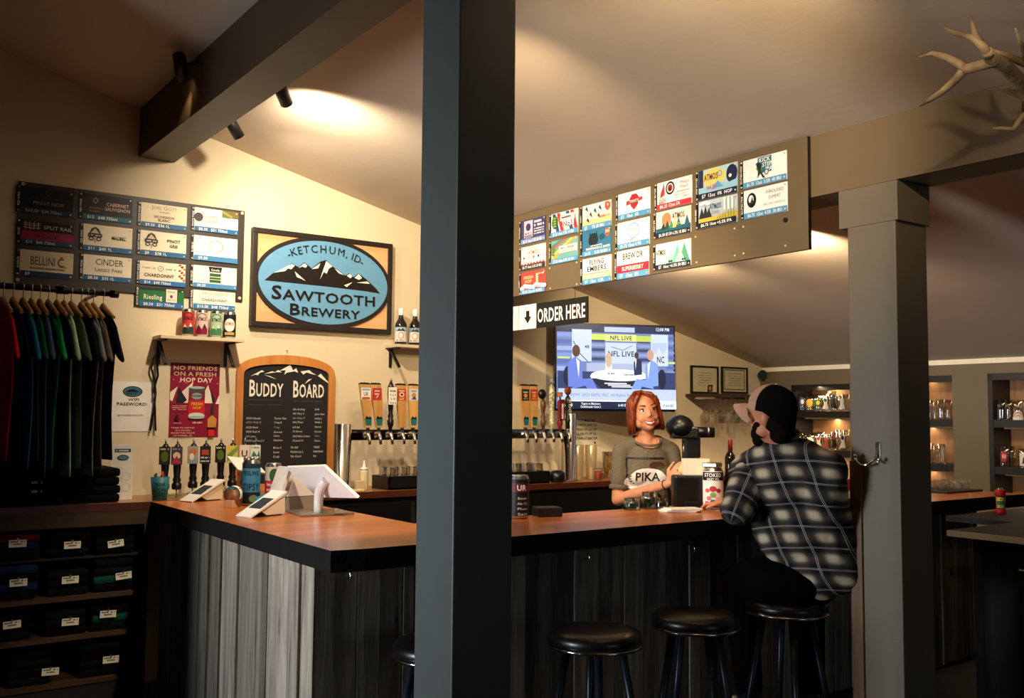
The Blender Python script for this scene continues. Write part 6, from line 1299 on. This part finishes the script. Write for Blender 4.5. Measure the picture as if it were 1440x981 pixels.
# ================================================================ bar stools
M_seat = mat('black_vinyl', '0c0b0b', .32, var=.1); M_leg = mat('blue_black_steel', '1f2a33', .35, metal=.5)
def stool(x, y, rz, lab):
    t = thing('bar_stool', lab, 'stool', (0, 0, 0), 'black bar stools'); 
    MB().lathe([(.15, .685), (.172, .695), (.178, .72), (.17, .742), (.12, .752), (.001, .754)], (0, 0, 0), M_seat, 28, capt=False).build('seat', t)
    MB().lathe([(.179, .69), (.181, .69), (.181, .7), (.179, .7)], (0, 0, 0), M_chrome, 28).build('seat_ring', t)
    for k in range(4):
        an = R(45+90*k); c_, s_ = math.cos(an), math.sin(an); MB().tube([(.1*c_, .1*s_, .69), (.225*c_, .225*s_, .0)], [.016, .014], M_leg, 6).build('leg', t)
    MB().tube([(.186*math.cos(2*math.pi*i/24), .186*math.sin(2*math.pi*i/24), .22) for i in range(25)], .009, M_leg, 8).build('foot_ring', t)
    t.location = (x, y, 0); t.rotation_euler = (0, 0, rz); return t
stool(2.42, 2.80, .2, 'black round bar stool nearest to the center post on its right')
stool(2.96, 2.80, .5, 'black round bar stool between the customer and the nearer stool')
stool(3.52, 2.78, .1, 'black round bar stool under the seated customer')
stool(1.86, 2.98, .3, 'black round bar stool left of the center post by the bar corner')
# ================================================================ people
def cap(mb_, a, b, ra, rb, m, n=14):
    """tapered closed capsule"""
    a, b = Vector(a), Vector(b); d = (b-a); L = d.length; d = d/L; pts, rad = [], []
    for i in range(5): t = -math.cos(math.pi/2*i/4)*1; pts.append(a+d*(ra*t)); rad.append(max(ra*math.sin(math.pi/2*i/4), .0004))
    for i in range(5): t = math.sin(math.pi/2*i/4); pts.append(b+d*(rb*t)); rad.append(max(rb*math.cos(math.pi/2*i/4), .0004))
    mb_.tube(pts, rad, m, n)
def chain(mb_, pts, m):
    for (p, r0), (q, r1) in zip(pts[:-1], pts[1:]): cap(mb_, p, q, r0, r1, m)
def remesh(mb_, name, parent, m, vox=.008, it=4, fac=.5):
    me = mb_.mesh('tmp', ORG[parent]); o = bpy.data.objects.new('tmp', me); col.objects.link(o)
    md = o.modifiers.new('r', 'REMESH'); md.mode = 'VOXEL'; md.voxel_size = vox; md.use_smooth_shade = True
    s = o.modifiers.new('s', 'SMOOTH'); s.iterations = it; s.factor = fac
    bpy.context.view_layer.update(); dg = bpy.context.evaluated_depsgraph_get()
    me2 = bpy.data.meshes.new_from_object(o.evaluated_get(dg)); bpy.data.objects.remove(o)
    me2.name = name; me2.materials.clear(); me2.materials.append(m)
    for p in me2.polygons: p.use_smooth = True; p.material_index = 0
    ob = bpy.data.objects.new(name, me2); col.objects.link(ob); ob.parent = parent; ORG[ob] = ORG[parent]; return ob
class Frame:
    """body frame: r = person's right, f = facing, z up, origin on floor"""
    def __init__(s, x, y, fdir):
        s.o = Vector((x, y, 0)); s.f = Vector((fdir[0], fdir[1], 0)).normalized(); s.r = Vector((s.f.y, -s.f.x, 0))
    def __call__(s, r_, f, z): return s.o+s.r*r_+s.f*f+EZ*z
def frame_mat(r_, f, u): return Matrix((r_, f, u)).transposed()
def head(mb_, C, r_, f, u, s=1.0, m=None):
    """skull centred at C (mid head), axes right/forward/up"""
    M3 = frame_mat(r_, f, u)
    def P(a, b, c): return C+(r_*a+f*b+u*c)*s
    def E(p, rad): mb_.ell(P(*p), [q*s for q in rad], m, M3, 20, 14)
    E((0, -.012, .035), (.074, .092, .085)); E((0, .02, -.005), (.066, .07, .095)); E((0, .03, -.06), (.05, .052, .05)); E((0, .062, -.088), (.024, .022, .02))
    for k in (-1, 1):
        E((k*.034, .052, -.03), (.029, .025, .032)); E((k*.03, .068, .032), (.028, .014, .012)); E((k*.052, .02, -.06), (.02, .035, .03))
        E((k*.072, -.008, -.008), (.012, .02, .032))
    cap(mb_, P(0, .078, .018), P(0, .096, -.018), .0075*s, .0095*s, m); 
    for k in (-1, 1): E((k*.0095, .087, -.022), (.0075, .009, .007))
    return P, M3
def hand(mb_, W, d, up, side, s, m, curl=.5, spread=.15, thumb=1):
    """W wrist, d pointing direction of the palm, up = back of hand normal, side = thumb side"""
    d, up, side = d.normalized(), up.normalized(), side.normalized()
    M3 = Matrix((side, d, up)).transposed(); mb_.ell(W+d*.045*s, (.04*s, .052*s, .016*s), m, M3, 14, 8)
    for i in range(4):
        off = (.03-.02*i)*s; L = (.075, .083, .077, .06)[i]*s; base = W+d*.085*s+side*off; r0 = (.0085, .009, .0085, .0075)[i]*s
        dr = (d+side*spread*(1.5-i)*.5).normalized(); p = base-d*.012*s; pts = [(p, r0*1.15)]; an = 0
        for seg, fr in enumerate((.42, .32, .26)):
            an += curl*(.6, 1.0, .8)[seg]; v = dr*math.cos(an)-up*math.sin(an); p = p+v*L*fr; pts.append((p, r0*(1.05, .95, .82)[seg]))
        chain(mb_, pts, m)
    tb_ = W+d*.03*s+side*.032*s; v1 = (d*.6+side*.75*thumb-up*.25).normalized(); v2 = (d*.9+side*.25*thumb-up*.45).normalized()
    chain(mb_, [(W+d*.015*s+side*.015*s, .014*s), (tb_+v1*.03*s, .0115*s), (tb_+v1*.03*s+v2*.03*s, .0095*s), (tb_+v1*.03*s+v2*.055*s, .008*s)], m)

# ---------------------------------------------------------------- bartender
wo = PD(909, 640, 5.85); Fw = Frame(wo.x, wo.y, (-.52, -.85))
wm = thing('person', 'smiling red-haired person in a grey shirt behind the bar', 'person', Fw(0, 0, 0))
Mskw = mat('bartender_skin', 'cf8a66', .5, var=.06, scale=25, bump=.03, bscale=150)
HC = Fw(.018, .03, 1.572)                       # head centre
hf = (Fw.f*.96+Fw.r*-.1).normalized(); hf = Vector((-.44, -.90, .0)).normalized(); hu = (EZ+Fw.r*.17-Fw.f*.02).normalized(); hr = hf.cross(hu).normalized(); hu = hr.cross(hf)
b = MB(); P_h, M_h = head(b, HC, hr, hf, hu, 1.02, Mskw)
chain(b, [(HC-hu*.06-hf*.015, .05), (Fw(0, -.01, 1.43), .05), (Fw(0, -.015, 1.37), .062)], Mskw)
def torso(mb_, F, m, z0=.95, inf=0.0, sh=.148):
    M3 = frame_mat(F.r, F.f, EZ)
    mb_.ell(F(0, 0, 1.23), (.145+inf, .105+inf, .17+inf), m, M3); mb_.ell(F(0, .0, 1.08), (.125+inf, .095+inf, .16+inf), m, M3); mb_.ell(F(0, -.005, .93), (.155+inf, .11+inf, .15+inf), m, M3)
    chain(mb_, [(F(-sh, -.005, 1.335), .048+inf), (F(-.06, -.01, 1.375), .05+inf), (F(.06, -.01, 1.375), .05+inf), (F(sh, -.005, 1.335), .048+inf)], m)
    for k in (-1, 1): mb_.ell(F(k*.068, .07, 1.2), (.058+inf, .045+inf, .058+inf), m, M3)
torso(b, Fw, Mskw)
# arms: joints
shR, shL = Fw(.152, -.005, 1.328), Fw(-.152, -.005, 1.328)
elR, elL = Fw(.182, .03, 1.045), Fw(-.2, .03, 1.05)
wrR = PD(940, 680, 5.52); wrL = PD(968, 668, 5.62)
chain(b, [(shR, .048), (elR, .037)], Mskw); chain(b, [(elR, .037), (elR+(wrR-elR)*.35, .037), (wrR, .024)], Mskw)
chain(b, [(shL, .048), (elL, .037)], Mskw); chain(b, [(elL, .037), (elL+(wrL-elL)*.35, .036), (wrL, .024)], Mskw)
hd = (PD(963, 648, 5.45)-wrR).normalized(); hup = (-_fw*.75+EZ*.45-CR*.3); hup = (hup-hd*hup.dot(hd)).normalized()
hand(b, wrR+hd*.008, hd, hup, hup.cross(hd)*-1 if (hup.cross(hd)*-1).z > 0 else hup.cross(hd), 1.0, Mskw, curl=.5)
hdl = (PD(985, 655, 5.55)-wrL).normalized(); hul = (-_fw*.7+EZ*.5); hul = (hul-hdl*hul.dot(hdl)).normalized(); hand(b, wrL, hdl, hul, EZ, .98, Mskw, curl=.55)
for k in (-1, 1): chain(b, [(Fw(k*.085, 0, .88), .085), (Fw(k*.09, .01, .48), .055), (Fw(k*.095, -.01, .09), .036)], Mskw); cap(b, Fw(k*.095, -.03, .045), Fw(k*.1, .12, .035), .04, .033, Mskw)
body = remesh(b, 'body', wm, Mskw, .0055, 5)
# shirt
Msh = mat('heather_grey_shirt', '6c6252', .95, var=.12, scale=60, bump=.25, bscale=220, spec=.1)
b = MB(); torso(b, Fw, Msh, inf=.009, sh=.15)
chain(b, [(shR, .058), (shR+(elR-shR)*.6, .055)], Msh); chain(b, [(shL, .058), (shL+(elL-shL)*.6, .055)], Msh)
ts = remesh(b, 'tshirt', wm, Msh, .007, 4)
# cut the neckline open: remove faces close to the neck
bm = bmesh.new(); bm.from_mesh(ts.data); nk = Fw(0, .03, 1.425)-ORG[wm]
def nkd(v): q = v-nk; return math.sqrt((q.dot(Fw.r)/1.05)**2+q.dot(Fw.f)**2+(q.z*.95)**2)
bmesh.ops.delete(bm, geom=[f for f in bm.faces if nkd(f.calc_center_median()) < .082], context='FACES'); bm.to_mesh(ts.data); bm.free()
col_r = [Fw(.08*math.sin(t)*1.0, .028+.078*math.cos(t)*.98, 1.40-.028*math.cos(t)+.0) for t in [2*math.pi*i/24 for i in range(25)]]
MB().tube(col_r, .0075, Msh, 8, cap=False).build('collar_band', ts)
for (s_, e_) in ((shR, elR), (shL, elL)):
    pm = s_+(e_-s_)*.6; dd = (e_-s_).normalized(); MB().lathe([(.053, .026), (.058, .028), (.058, .05), (.053, .054)], pm, Msh, 24, axis=dd, capb=False, capt=False).build('sleeve_hem', ts)
# trousers
Mtr = mat('black_trousers', '101014', .9, var=.1)
b = MB(); M3 = frame_mat(Fw.r, Fw.f, EZ); b.ell(Fw(0, -.005, .9), (.163, .12, .13), Mtr, M3)
for k in (-1, 1): chain(b, [(Fw(k*.085, 0, .86), .095), (Fw(k*.09, .01, .48), .066), (Fw(k*.095, -.01, .1), .05)], Mtr)
remesh(b, 'trousers', wm, Mtr, .01, 3)
b = MB()
for k in (-1, 1): cap(b, Fw(k*.095, -.04, .05), Fw(k*.1, .14, .04), .048, .04, M_blackpl)
remesh(b, 'shoes', wm, M_blackpl, .01, 2)
# face
Mlip = mat('lips', 'b5524a', .4, var=.03); Mbrow = mat('brow', '6a3018', .8); Mteeth = mat('teeth', 'f4efe6', .25); Mirk = ink('2a1c14')
for k in (-1, 1):
    e = MB(); e.ell(P_h(k*.031, .0705, .012), (.0145, .009, .0085), mat('eye_white', 'e8ddd2', .2), M_h, 14, 8); eo = e.build('eye', wm)
    e = MB(); e.ell(P_h(k*.031-.002, .0772, .0115), (.0085, .0042, .008), Mirk, M_h, 12, 8); e.build('iris', eo)
    e = MB(); e.tube([P_h(k*.047, .066, .0165), P_h(k*.039, .0765, .0215), P_h(k*.028, .0795, .0215), P_h(k*.017, .075, .016)], [.002, .0034, .0034, .002], Mirk, 6); e.build('eyelid', eo)
    e = MB(); e.tube([P_h(k*.054, .066, .036), P_h(k*.042, .0815, .044), P_h(k*.028, .087, .042), P_h(k*.016, .087, .037)], [.0012, .0028, .0034, .003], Mbrow, 6); e.build('eyebrow', wm)
mo = [(-.036, .069, -.04), (-.021, .0865, -.051), (0, .0945, -.0545), (.021, .0865, -.051), (.036, .069, -.04)]
lo_ = [(-.036, .069, -.04), (-.021, .084, -.0665), (0, .0905, -.0735), (.021, .084, -.0665), (.036, .069, -.04)]
b = MB(); b.tube([P_h(*p) for p in mo], [.0018, .0036, .0038, .0036, .0018], Mlip, 8); b.tube([P_h(*p) for p in lo_], [.0018, .0042, .005, .0042, .0018], Mlip, 8); b.build('lips', wm)
b = MB(); V = []
for (x, y, z), (x2, y2, z2) in zip(mo, lo_): V += [P_h(x, y+.001, z), P_h(x2, y2+.001, z2)]
b.add(V, [(2*i, 2*i+1, 2*i+3, 2*i+2) for i in range(4)], Mteeth); b.build('teeth', wm)
# hair: overlapping locks from a side parting, chin-length bob
Mhair = mat('copper_hair', '341005', .42, var=.3, scale=90, color2='8e3a14', stretch=(1, 1, .12), rnd=0)
b = MB(); rr = random.Random(5)
b.ell(P_h(0, -.022, .045), (.083, .093, .083), Mhair, M_h, 24, 14)
b.ell(P_h(0, -.045, -.02), (.082, .068, .085), Mhair, M_h, 24, 14)
def lock(a, n1, n2, e, r0, r1): b.tube([P_h(*a), P_h(*n1), P_h(*n2), P_h(*e)], [r0*.6, r0, r0, r1], Mhair, 6)
for i in range(96):
    t = i/95; ang = R(-62+ (360-2*-0)*0+ 304*t)      # around the head, skipping the face
    th = R(62+ (298-62)*t)                             # 0 = front
    sx, cy = math.sin(th), math.cos(th)
    for lay in (0, 1):
        jit = rr.uniform(-.006, .006); rad = .088+.006*lay
        top = (.018+.02*sx, -.01+.03*cy, .128-.004*lay); up_ = (rad*.9*sx, rad*1.02*cy-.015, .075+jit); midp = ((rad+.004)*sx, (rad+.008)*cy-.014, -.02); 
        end = ((rad+.004+.008*lay)*sx+jit, (rad-.002)*cy-.012+jit, -.118+rr.uniform(-.016, .012)+.01*abs(sx))
        lock(top, up_, midp, end, .0092, .003)
for s_, arr in ((1, [(.02, .045, .125), (.05, .07, .1), (.073, .05, .05), (.083, .02, -.03), (.086, .008, -.1)]), (-1, [(.02, .045, .125), (-.03, .08, .105), (-.066, .068, .06), (-.083, .028, -.02), (-.084, .012, -.1)])):
    for q in range(7):
        dx, dy, dz = rr.uniform(-.004, .004), -.006*q, -.002*q
        b.tube([P_h(x+dx*i-(.0), y+dy*(.3+.2*i), z+dz) for i, (x, y, z) in enumerate(arr)], [.007, .012, .012, .011, .004], Mhair, 6)
hair = b.build('hair', wm)
# jewellery and wrist band
for k in (1, -1): 
    e = MB(); c_ = P_h(k*.085, .004, -.052); e.tube([c_+(hf*math.sin(t)*.012+hu*math.cos(t)*.016) for t in [2*math.pi*i/16 for i in range(17)]], .0016, M_chrome, 6, cap=False); e.build('earring', wm)
dwr = (wrR-elR).normalized(); MB().lathe([(.0275, -.003), (.029, 0), (.0275, .003)], wrR-dwr*.025, M_black, 20, axis=dwr).build('wrist_band', wm)
MB().lathe([(.0105, -.003), (.012, 0), (.0105, .003)], wrR+hd*.105+hup*-.002, M_chrome, 14, axis=hd).build('ring', wm)
# shirt print wrapped onto the chest
from mathutils.bvhtree import BVHTree
def onto(art, ob, dirn, eps=.0022):
    bv = BVHTree.FromPolygons([v.co.copy() for v in ob.data.vertices], [list(p.vertices) for p in ob.data.polygons]); O = ORG[wm]
    for v in art.mb.v:
        k = v.copy(); hit = bv.ray_cast(k-O-dirn*-.5, -dirn); 
        h = bv.ray_cast(k-O+dirn*.4, -dirn)
        if h[0] is not None: p = h[0]+O+dirn*(eps+(k-art.o).dot(art.n)); v.x, v.y, v.z = p
def subdiv_rect(a, x0, y0, x1, y1, h, n=8):
    a.up(); V = []; F = []
    for i in range(n+1):
        for j in range(n+1): V.append(a.P(x0+(x1-x0)*i/n, y0+(y1-y0)*j/n))
    for i in range(n):
        for j in range(n): q = i*(n+1)+j; F.append((q, q+n+1, q+n+2, q+1))
    a.mb.add(V, F, ink(h))
def fan(a, pts, h, rings=9):
    a.up(); c_ = Vector((sum(p[0] for p in pts)/len(pts), sum(p[1] for p in pts)/len(pts))); n = len(pts); V = [a.P(*c_)]; F = []
    for k in range(1, rings+1):
        for p in pts: q = c_+(Vector(p)-c_)*k/rings; V.append(a.P(*q))
    for i in range(n): F.append((0, 1+i, 1+(i+1) % n))
    for k in range(rings-1):
        for i in range(n): F.append((1+k*n+i, 1+(k+1)*n+i, 1+(k+1)*n+(i+1) % n, 1+k*n+(i+1) % n))
    a.mb.add(V, F, ink(h))
ux_ = -Fw.r; a = Art(Fw(.015, .02, 1.155), ux_, EZ, Fw.f, eps=.0006)
for (x0, y0, x1, y1) in ((-.125, .135, .105, .147), (-.125, -.1, -.114, .135)): subdiv_rect(a, x0, y0, x1, y1, '1c1410', 10)
fan(a, [(.13*math.cos(t)*(1-.12*math.sin(3*t)), .085*math.sin(t)*.85+.01) for t in [2*math.pi*i/28 for i in range(28)]], 'e8e0d6')
fan(a, [(.055+.05*math.cos(t), .1+.022*math.sin(t)) for t in [2*math.pi*i/16 for i in range(16)]], '4a2e1c')
fan(a, [(.0+.09*math.cos(t), -.095+.045*abs(math.sin(t))) for t in [2*math.pi*i/20 for i in range(20)]], '241a14')
a.k += 4; a.text('PIKA', -.005, .035, .05, '1a1410', 1, w=.15)
onto(a, ts, Fw.f); a.build('chest_print', ts)
# necklace, cloth in the hand
MB().tube([Fw(-.05, .075, 1.405), Fw(-.03, .105, 1.34), Fw(0, .125, 1.26), Fw(.03, .105, 1.34), Fw(.05, .075, 1.405)], .0012, M_chrome, 5).build('necklace', wm)
q = PD(966, 660, 5.46); sp = MB().box(q, (.085, .05, .06), mat('pale_yellow_sponge', 'd8cc84', .9, var=.1, scale=40, bump=.3, bscale=80), Euler((.2, .3, -.5)), bev=.015).build('yellow_sponge'); tag(sp, 'pale yellow cloth held in the bartender\'s hand', 'cloth')

# ---------------------------------------------------------------- customer on the stool, seen from behind
mo_ = PD(1128, 800, 4.22); Fm = Frame(3.52, 2.76, (.62, .78))
mn = thing('person', 'seated customer in a plaid shirt and black cap leaning on the bar', 'person', Fm(0, 0, 0))
Mskm = mat('customer_skin', 'c07a58', .5, var=.06, scale=25)
HB = PD(1084, 585, 4.12); mf = Vector((-.16, .98, -.04)).normalized(); mu = (EZ+mf*.1).normalized(); mr = mf.cross(mu).normalized(); mu = mr.cross(mf)
NB = PD(1095, 621, 4.15); SPINE = [PD(1104, 664, 4.17), PD(1124, 730, 4.20), PD(1144, 795, 4.22)]
shl, shr_ = PD(1050, 665, 4.24), PD(1166, 660, 4.04)
ell_, elr_ = PD(1036, 716, 4.13), PD(1168, 705, 4.34)
wl_, wr_ = Vector((3.42, 3.42, ZB+.045)), Vector((3.84, 3.36, ZB+.045))
wl_ = Vector((ell_.x+.22, ell_.y+.13, ZB+.055))
b = MB(); P_m, M_m = head(b, HB, mr, mf, mu, 1.0, Mskm)
chain(b, [(HB-mu*.05-mf*.02, .062), (NB, .065), (NB+(SPINE[0]-NB)*.5, .08)], Mskm)
def man_torso(mb_, m, i=0):
    rx = (shr_-shl).normalized(); 
    M3 = frame_mat(rx, rx.cross(EZ)*-1, EZ)
    mb_.ell(SPINE[0]+EZ*-.01, (.215+i, .13+i, .15+i), m, M3); mb_.ell(SPINE[1], (.2+i, .14+i, .2+i), m, M3); mb_.ell(SPINE[2]+EZ*.02, (.2+i, .155+i, .16+i), m, M3)
    chain(mb_, [(shl, .066+i), (NB-EZ*.05, .078+i), (shr_, .066+i)], m); chain(mb_, [(NB+EZ*.0, .058+i), (NB-EZ*.06, .085+i), (SPINE[0], .1+i)], m); chain(mb_, [(shr_-EZ*.06-rx*.03, .085+i), (SPINE[1]+rx*.11, .1+i), (SPINE[2]+rx*.09, .11+i)], m)
man_torso(b, Mskm)
chain(b, [(shl, .062), (ell_, .05), (wl_, .032)], Mskm); chain(b, [(shr_, .062), (elr_, .05), (wr_, .032)], Mskm)
hand(b, wl_, Vector((1, .35, -.05)), EZ, Vector((-.3, 1, 0)), 1.08, Mskm, curl=.35); hand(b, wr_, Vector((-.5, .8, -.05)), EZ, Vector((-1, 0, 0)), 1.08, Mskm, curl=.35)
hipc = Fm(0, 0, .83)
legs_ = []
for k in (-1, 1):
    L_ = [(Fm(k*.1, .0, .83), .1), (Fm(k*.16, .36, .76), .075), (Fm(k*.14, .22, .31), .05)]; legs_.append(L_); chain(b, L_, Mskm)
remesh(b, 'body', mn, Mskm, .008, 3)
# plaid shirt with per-limb cloth coordinates
def plaid():
    m = bpy.data.materials.new('plaid_flannel'); m.use_nodes = True; nt = m.node_tree; N = nt.nodes; L = nt.links; bs = N['Principled BSDF']
    bs.inputs['Roughness'].default_value = .95; bs.inputs['Specular IOR Level'].default_value = .1
    at = N.new('ShaderNodeAttribute'); at.attribute_name = 'cloth'; sp_ = N.new('ShaderNodeSeparateXYZ'); L.new(at.outputs['Vector'], sp_.inputs[0])
    def math_(op, a, b_=None):
        n = N.new('ShaderNodeMath'); n.operation = op
        for i, q in enumerate((a, b_)):
            if q is None: continue
            if isinstance(q, (int, float)): n.inputs[i].default_value = q
            else: L.new(q, n.inputs[i])
        return n.outputs[0]
    def dist(c, off=0.0):      # distance to nearest line of the repeat, 0..0.5
        return math_('ABSOLUTE', math_('SUBTRACT', math_('FRACT', math_('ADD', c, off)), .5))
    def smooth(x, a, b_):
        n = N.new('ShaderNodeMapRange'); n.interpolation_type = 'SMOOTHSTEP'; L.new(x, n.inputs[0]); n.inputs[1].default_value = a; n.inputs[2].default_value = b_; n.inputs[3].default_value = 1; n.inputs[4].default_value = 0; return n.outputs[0]
    U, V = sp_.outputs[0], sp_.outputs[1]
    bu, bv = smooth(dist(U), .06, .36), smooth(dist(V), .06, .36)      # broad pale bands
    pale = math_('MULTIPLY', bu, bv); half = math_('MULTIPLY', math_('ADD', bu, bv), .17)
    tot = math_('ADD', math_('MULTIPLY', pale, .68), half)
    def thin(c):
        a_ = math_('ABSOLUTE', math_('SUBTRACT', dist(c, .5), .024)); return smooth(a_, .003, .011)
    tl_ = math_('MAXIMUM', thin(U), thin(V))
    r1 = N.new('ShaderNodeValToRGB'); e = r1.color_ramp.elements; e[0].position = 0; e[0].color = (*lin('1a1b1f'), 1); e[1].position = 1; e[1].color = (*lin('c2b294'), 1); k = e.new(.35); k.color = (*lin('544c42'), 1); L.new(tot, r1.inputs[0])
    mx = N.new('ShaderNodeMix'); mx.data_type = 'RGBA'; L.new(math_('MULTIPLY', tl_, .75), mx.inputs[0]); L.new(r1.outputs[0], mx.inputs[6]); mx.inputs[7].default_value = (*lin('c9c0b4'), 1)
    L.new(mx.outputs[2], bs.inputs['Base Color']); return m
Mpl = plaid(); b = MB(); man_torso(b, Mpl, .014)
tail = SPINE[2]-EZ*.07; rx = (shr_-shl).normalized(); b.ell(tail+EZ*.05, (.2, .16, .12), Mpl, frame_mat(rx, rx.cross(EZ)*-1, EZ))
cap(b, tail+rx*-.09+EZ*.06, tail+rx*.11+EZ*.06, .115, .115, Mpl)
import mathutils
nz_ = mathutils.noise; O = ORG[mn]; RU, RV = .135, .092
def wrinkle(ob, amp=.006):
    nms_ = [v.normal.copy() for v in ob.data.vertices]
    for v, nrm_ in zip(ob.data.vertices, nms_):
        p = v.co.copy(); v.co = p+nrm_*(amp*nz_.noise(Vector((p.x*7, p.y*7, p.z*13)))+amp*.6*nz_.noise(p*24))
    ob.data.update()
ps_ = remesh(b, 'plaid_shirt', mn, Mpl, .009, 5); vals = []
for v in ps_.data.vertices:
    p = v.co+O; q = p-NB; lat = q.dot(rx); dn = -q.z; wv = nz_.noise(p*8)*.007
    vals += [(lat-.24*dn+wv)/RU+.08, (dn-.5*lat*lat+.12*lat+nz_.noise(p*7+Vector((4, 2, 1)))*.007)/RV+.15, 0]
ps_.data.attributes.new('cloth', 'FLOAT_VECTOR', 'POINT').data.foreach_set('vector', vals); wrinkle(ps_)
for side, (s0, e0, w0) in enumerate(((shl, ell_, wl_), (shr_, elr_, wr_))):
    b = MB(); s0 = s0+(NB-s0)*.22-EZ*.02+_fw*(.05*side); chain(b, [(s0, .085), (s0+(e0-s0)*.5, .083), (e0, .072)], Mpl); chain(b, [(e0, .072), (w0-(w0-e0)*.12, .05)], Mpl)
    so = remesh(b, 'sleeve', ps_, Mpl, .008, 4); vals = []
    for v in so.data.vertices:
        p = v.co+O; best = None
        for i, (a_, c_) in enumerate(((s0, e0), (e0, w0))):
            d = c_-a_; t = (p-a_).dot(d)/d.length_squared; tc = max(0, min(1, t)); dd = (p-(a_+d*tc)).length
            if best is None or dd < best[0]: best = (dd, (t if i == 0 or t > 0 else 0)*d.length+(i*(e0-s0).length), (p-(a_+d*tc)), d.normalized())
        dd, t, q, ax_ = best; f1 = _fw-ax_*_fw.dot(ax_); f1.normalize(); s1 = ax_.cross(f1); an = math.atan2(q.dot(s1), -q.dot(f1))
        vals += [an*.08/RU+.25, t/RV+.3, 0]
    so.data.attributes.new('cloth', 'FLOAT_VECTOR', 'POINT').data.foreach_set('vector', vals); wrinkle(so, .005)
# collar of the shirt
cr_ = [NB+EZ*.026+(mr*math.cos(t)*.075+Vector((mf.x, mf.y, 0))*math.sin(t)*.075)+EZ*(-.02*math.sin(t)) for t in [2*math.pi*i/20 for i in range(21)]]
MB().tube(cr_, .014, mat('collar_dark', '2a2622', .95), 8, cap=False).build('collar', ps_)
Mjean = mat('black_jeans', '060607', .95, var=.15, spec=.03)
b = MB(); M3 = frame_mat(Fm.r, Fm.f, EZ); b.ell(Fm(0, -.01, .845), (.185, .165, .1), Mjean, M3)
for L_ in legs_: chain(b, [(p, r_+.013) for p, r_ in L_], Mjean)
remesh(b, 'jeans', mn, Mjean, .011, 3)
for k in (-1, 1):
    b = MB(); f0_ = Fm(k*.14, .2, .26); cap(b, f0_-Fm.f*.04, f0_+Fm.f*.16-EZ*.01, .05, .04, M_blackpl); sh_ = remesh(b, 'shoe', mn, mat('black_shoe', '0c0c0e', .5), .009, 2)
    MB().box(f0_+Fm.f*.06-EZ*.048, (.095, .27, .022), mat('pale_sole', 'c8b890', .6), Euler((0, 0, math.atan2(Fm.f.y, Fm.f.x)-math.pi/2)), bev=.008).build('sole', sh_)
# hair fringe at nape, beard
b = MB(); Mhm = mat('dark_brown_hair', '120b07', .95, var=.3, scale=60, spec=.08)
b.ell(P_m(0, -.036, -.03), (.075, .07, .06), Mhm, M_m); b.ell(P_m(0, -.045, -.07), (.063, .052, .05), Mhm, M_m); b.build('hair', mn)
b = MB(); b.ell(P_m(0, .052, -.075), (.047, .042, .042), Mhm, M_m); b.ell(P_m(0, .06, -.1), (.034, .03, .03), Mhm, M_m)
for k in (-1, 1): b.ell(P_m(k*.052, .03, -.055), (.018, .032, .04), Mhm, M_m)
b.build('beard', mn)
# cap: black dome, tan front, tan brim pointing where he looks
cp = thing('baseball_cap', 'black cap with tan front panel and brim worn by the customer', 'cap', P_m(0, 0, .04)); Mcb = mat('cap_black', '070707', .95, var=.15, spec=.08); Mct = mat('cap_tan', 'a8846c', .9, var=.06)
mf_c = (mf*math.cos(.22)+mu*math.sin(.22)); mu_c = (mu*math.cos(.22)-mf*math.sin(.22)); M_c = frame_mat(mr, mf_c, mu_c); HCc = HB+mu*.012
def P_c(a_, b_, c_): return HCc+mr*a_+mf_c*b_+mu_c*c_
def dome(a0, a1, m, nm, rad=(.091, .108, .098), z0=-.012):
    b = MB(); n, k = 22, 8; V = []
    for i in range(k+1):
        ph = math.pi/2*i/k
        for j in range(n+1):
            t = R(a0+(a1-a0)*j/n); V.append(P_c(rad[0]*math.cos(ph)*math.sin(t), -.006+rad[1]*math.cos(ph)*math.cos(t), z0+.04+rad[2]*math.sin(ph)**.9 - ((.02+.062*max(0, -math.cos(t)-.1)) if i == 0 else .02*max(0, -math.cos(t)) if i == 1 else 0)))
    F = [(i*(n+1)+j, i*(n+1)+j+1, (i+1)*(n+1)+j+1, (i+1)*(n+1)+j) for i in range(k) for j in range(n)]
    b.add(V, F, m, True); return b.build(nm, cp)
dome(72, 288, Mcb, 'mesh_back'); dome(-72, 72, Mct, 'front_panel', (.0925, .1095, .0995))
b = MB(); 

V = []; n = 16
for j in range(n+1):
    t = R(-68+136*j/n); s_, c_ = math.sin(t), math.cos(t)
    for (rad, dz) in ((1, .0), (1.0+.35*max(0, c_), -.004), (1.0+.72*max(0, c_)**.8, -.014)):
        V.append(P_c(.092*s_*min(rad, 1.06), .104*c_*rad, .018+dz-.07*s_*s_))
F = [(3*j+i, 3*j+3+i, 3*j+4+i, 3*j+1+i) for j in range(n) for i in range(2)]
o = Vector(mu_c)*.006; V2 = [v+o for v in V]; m_ = len(V)
b = MB(); b.add(V+V2, F+[tuple(q+m_ for q in f)[::-1] for f in F]+[(3*j+2, 3*j+5, 3*j+5+m_, 3*j+2+m_) for j in range(n)], Mct, True); b.build('brim', cp)
MB().ell(P_c(0, -.006, .126), (.009, .009, .006), Mct).build('button', cp)
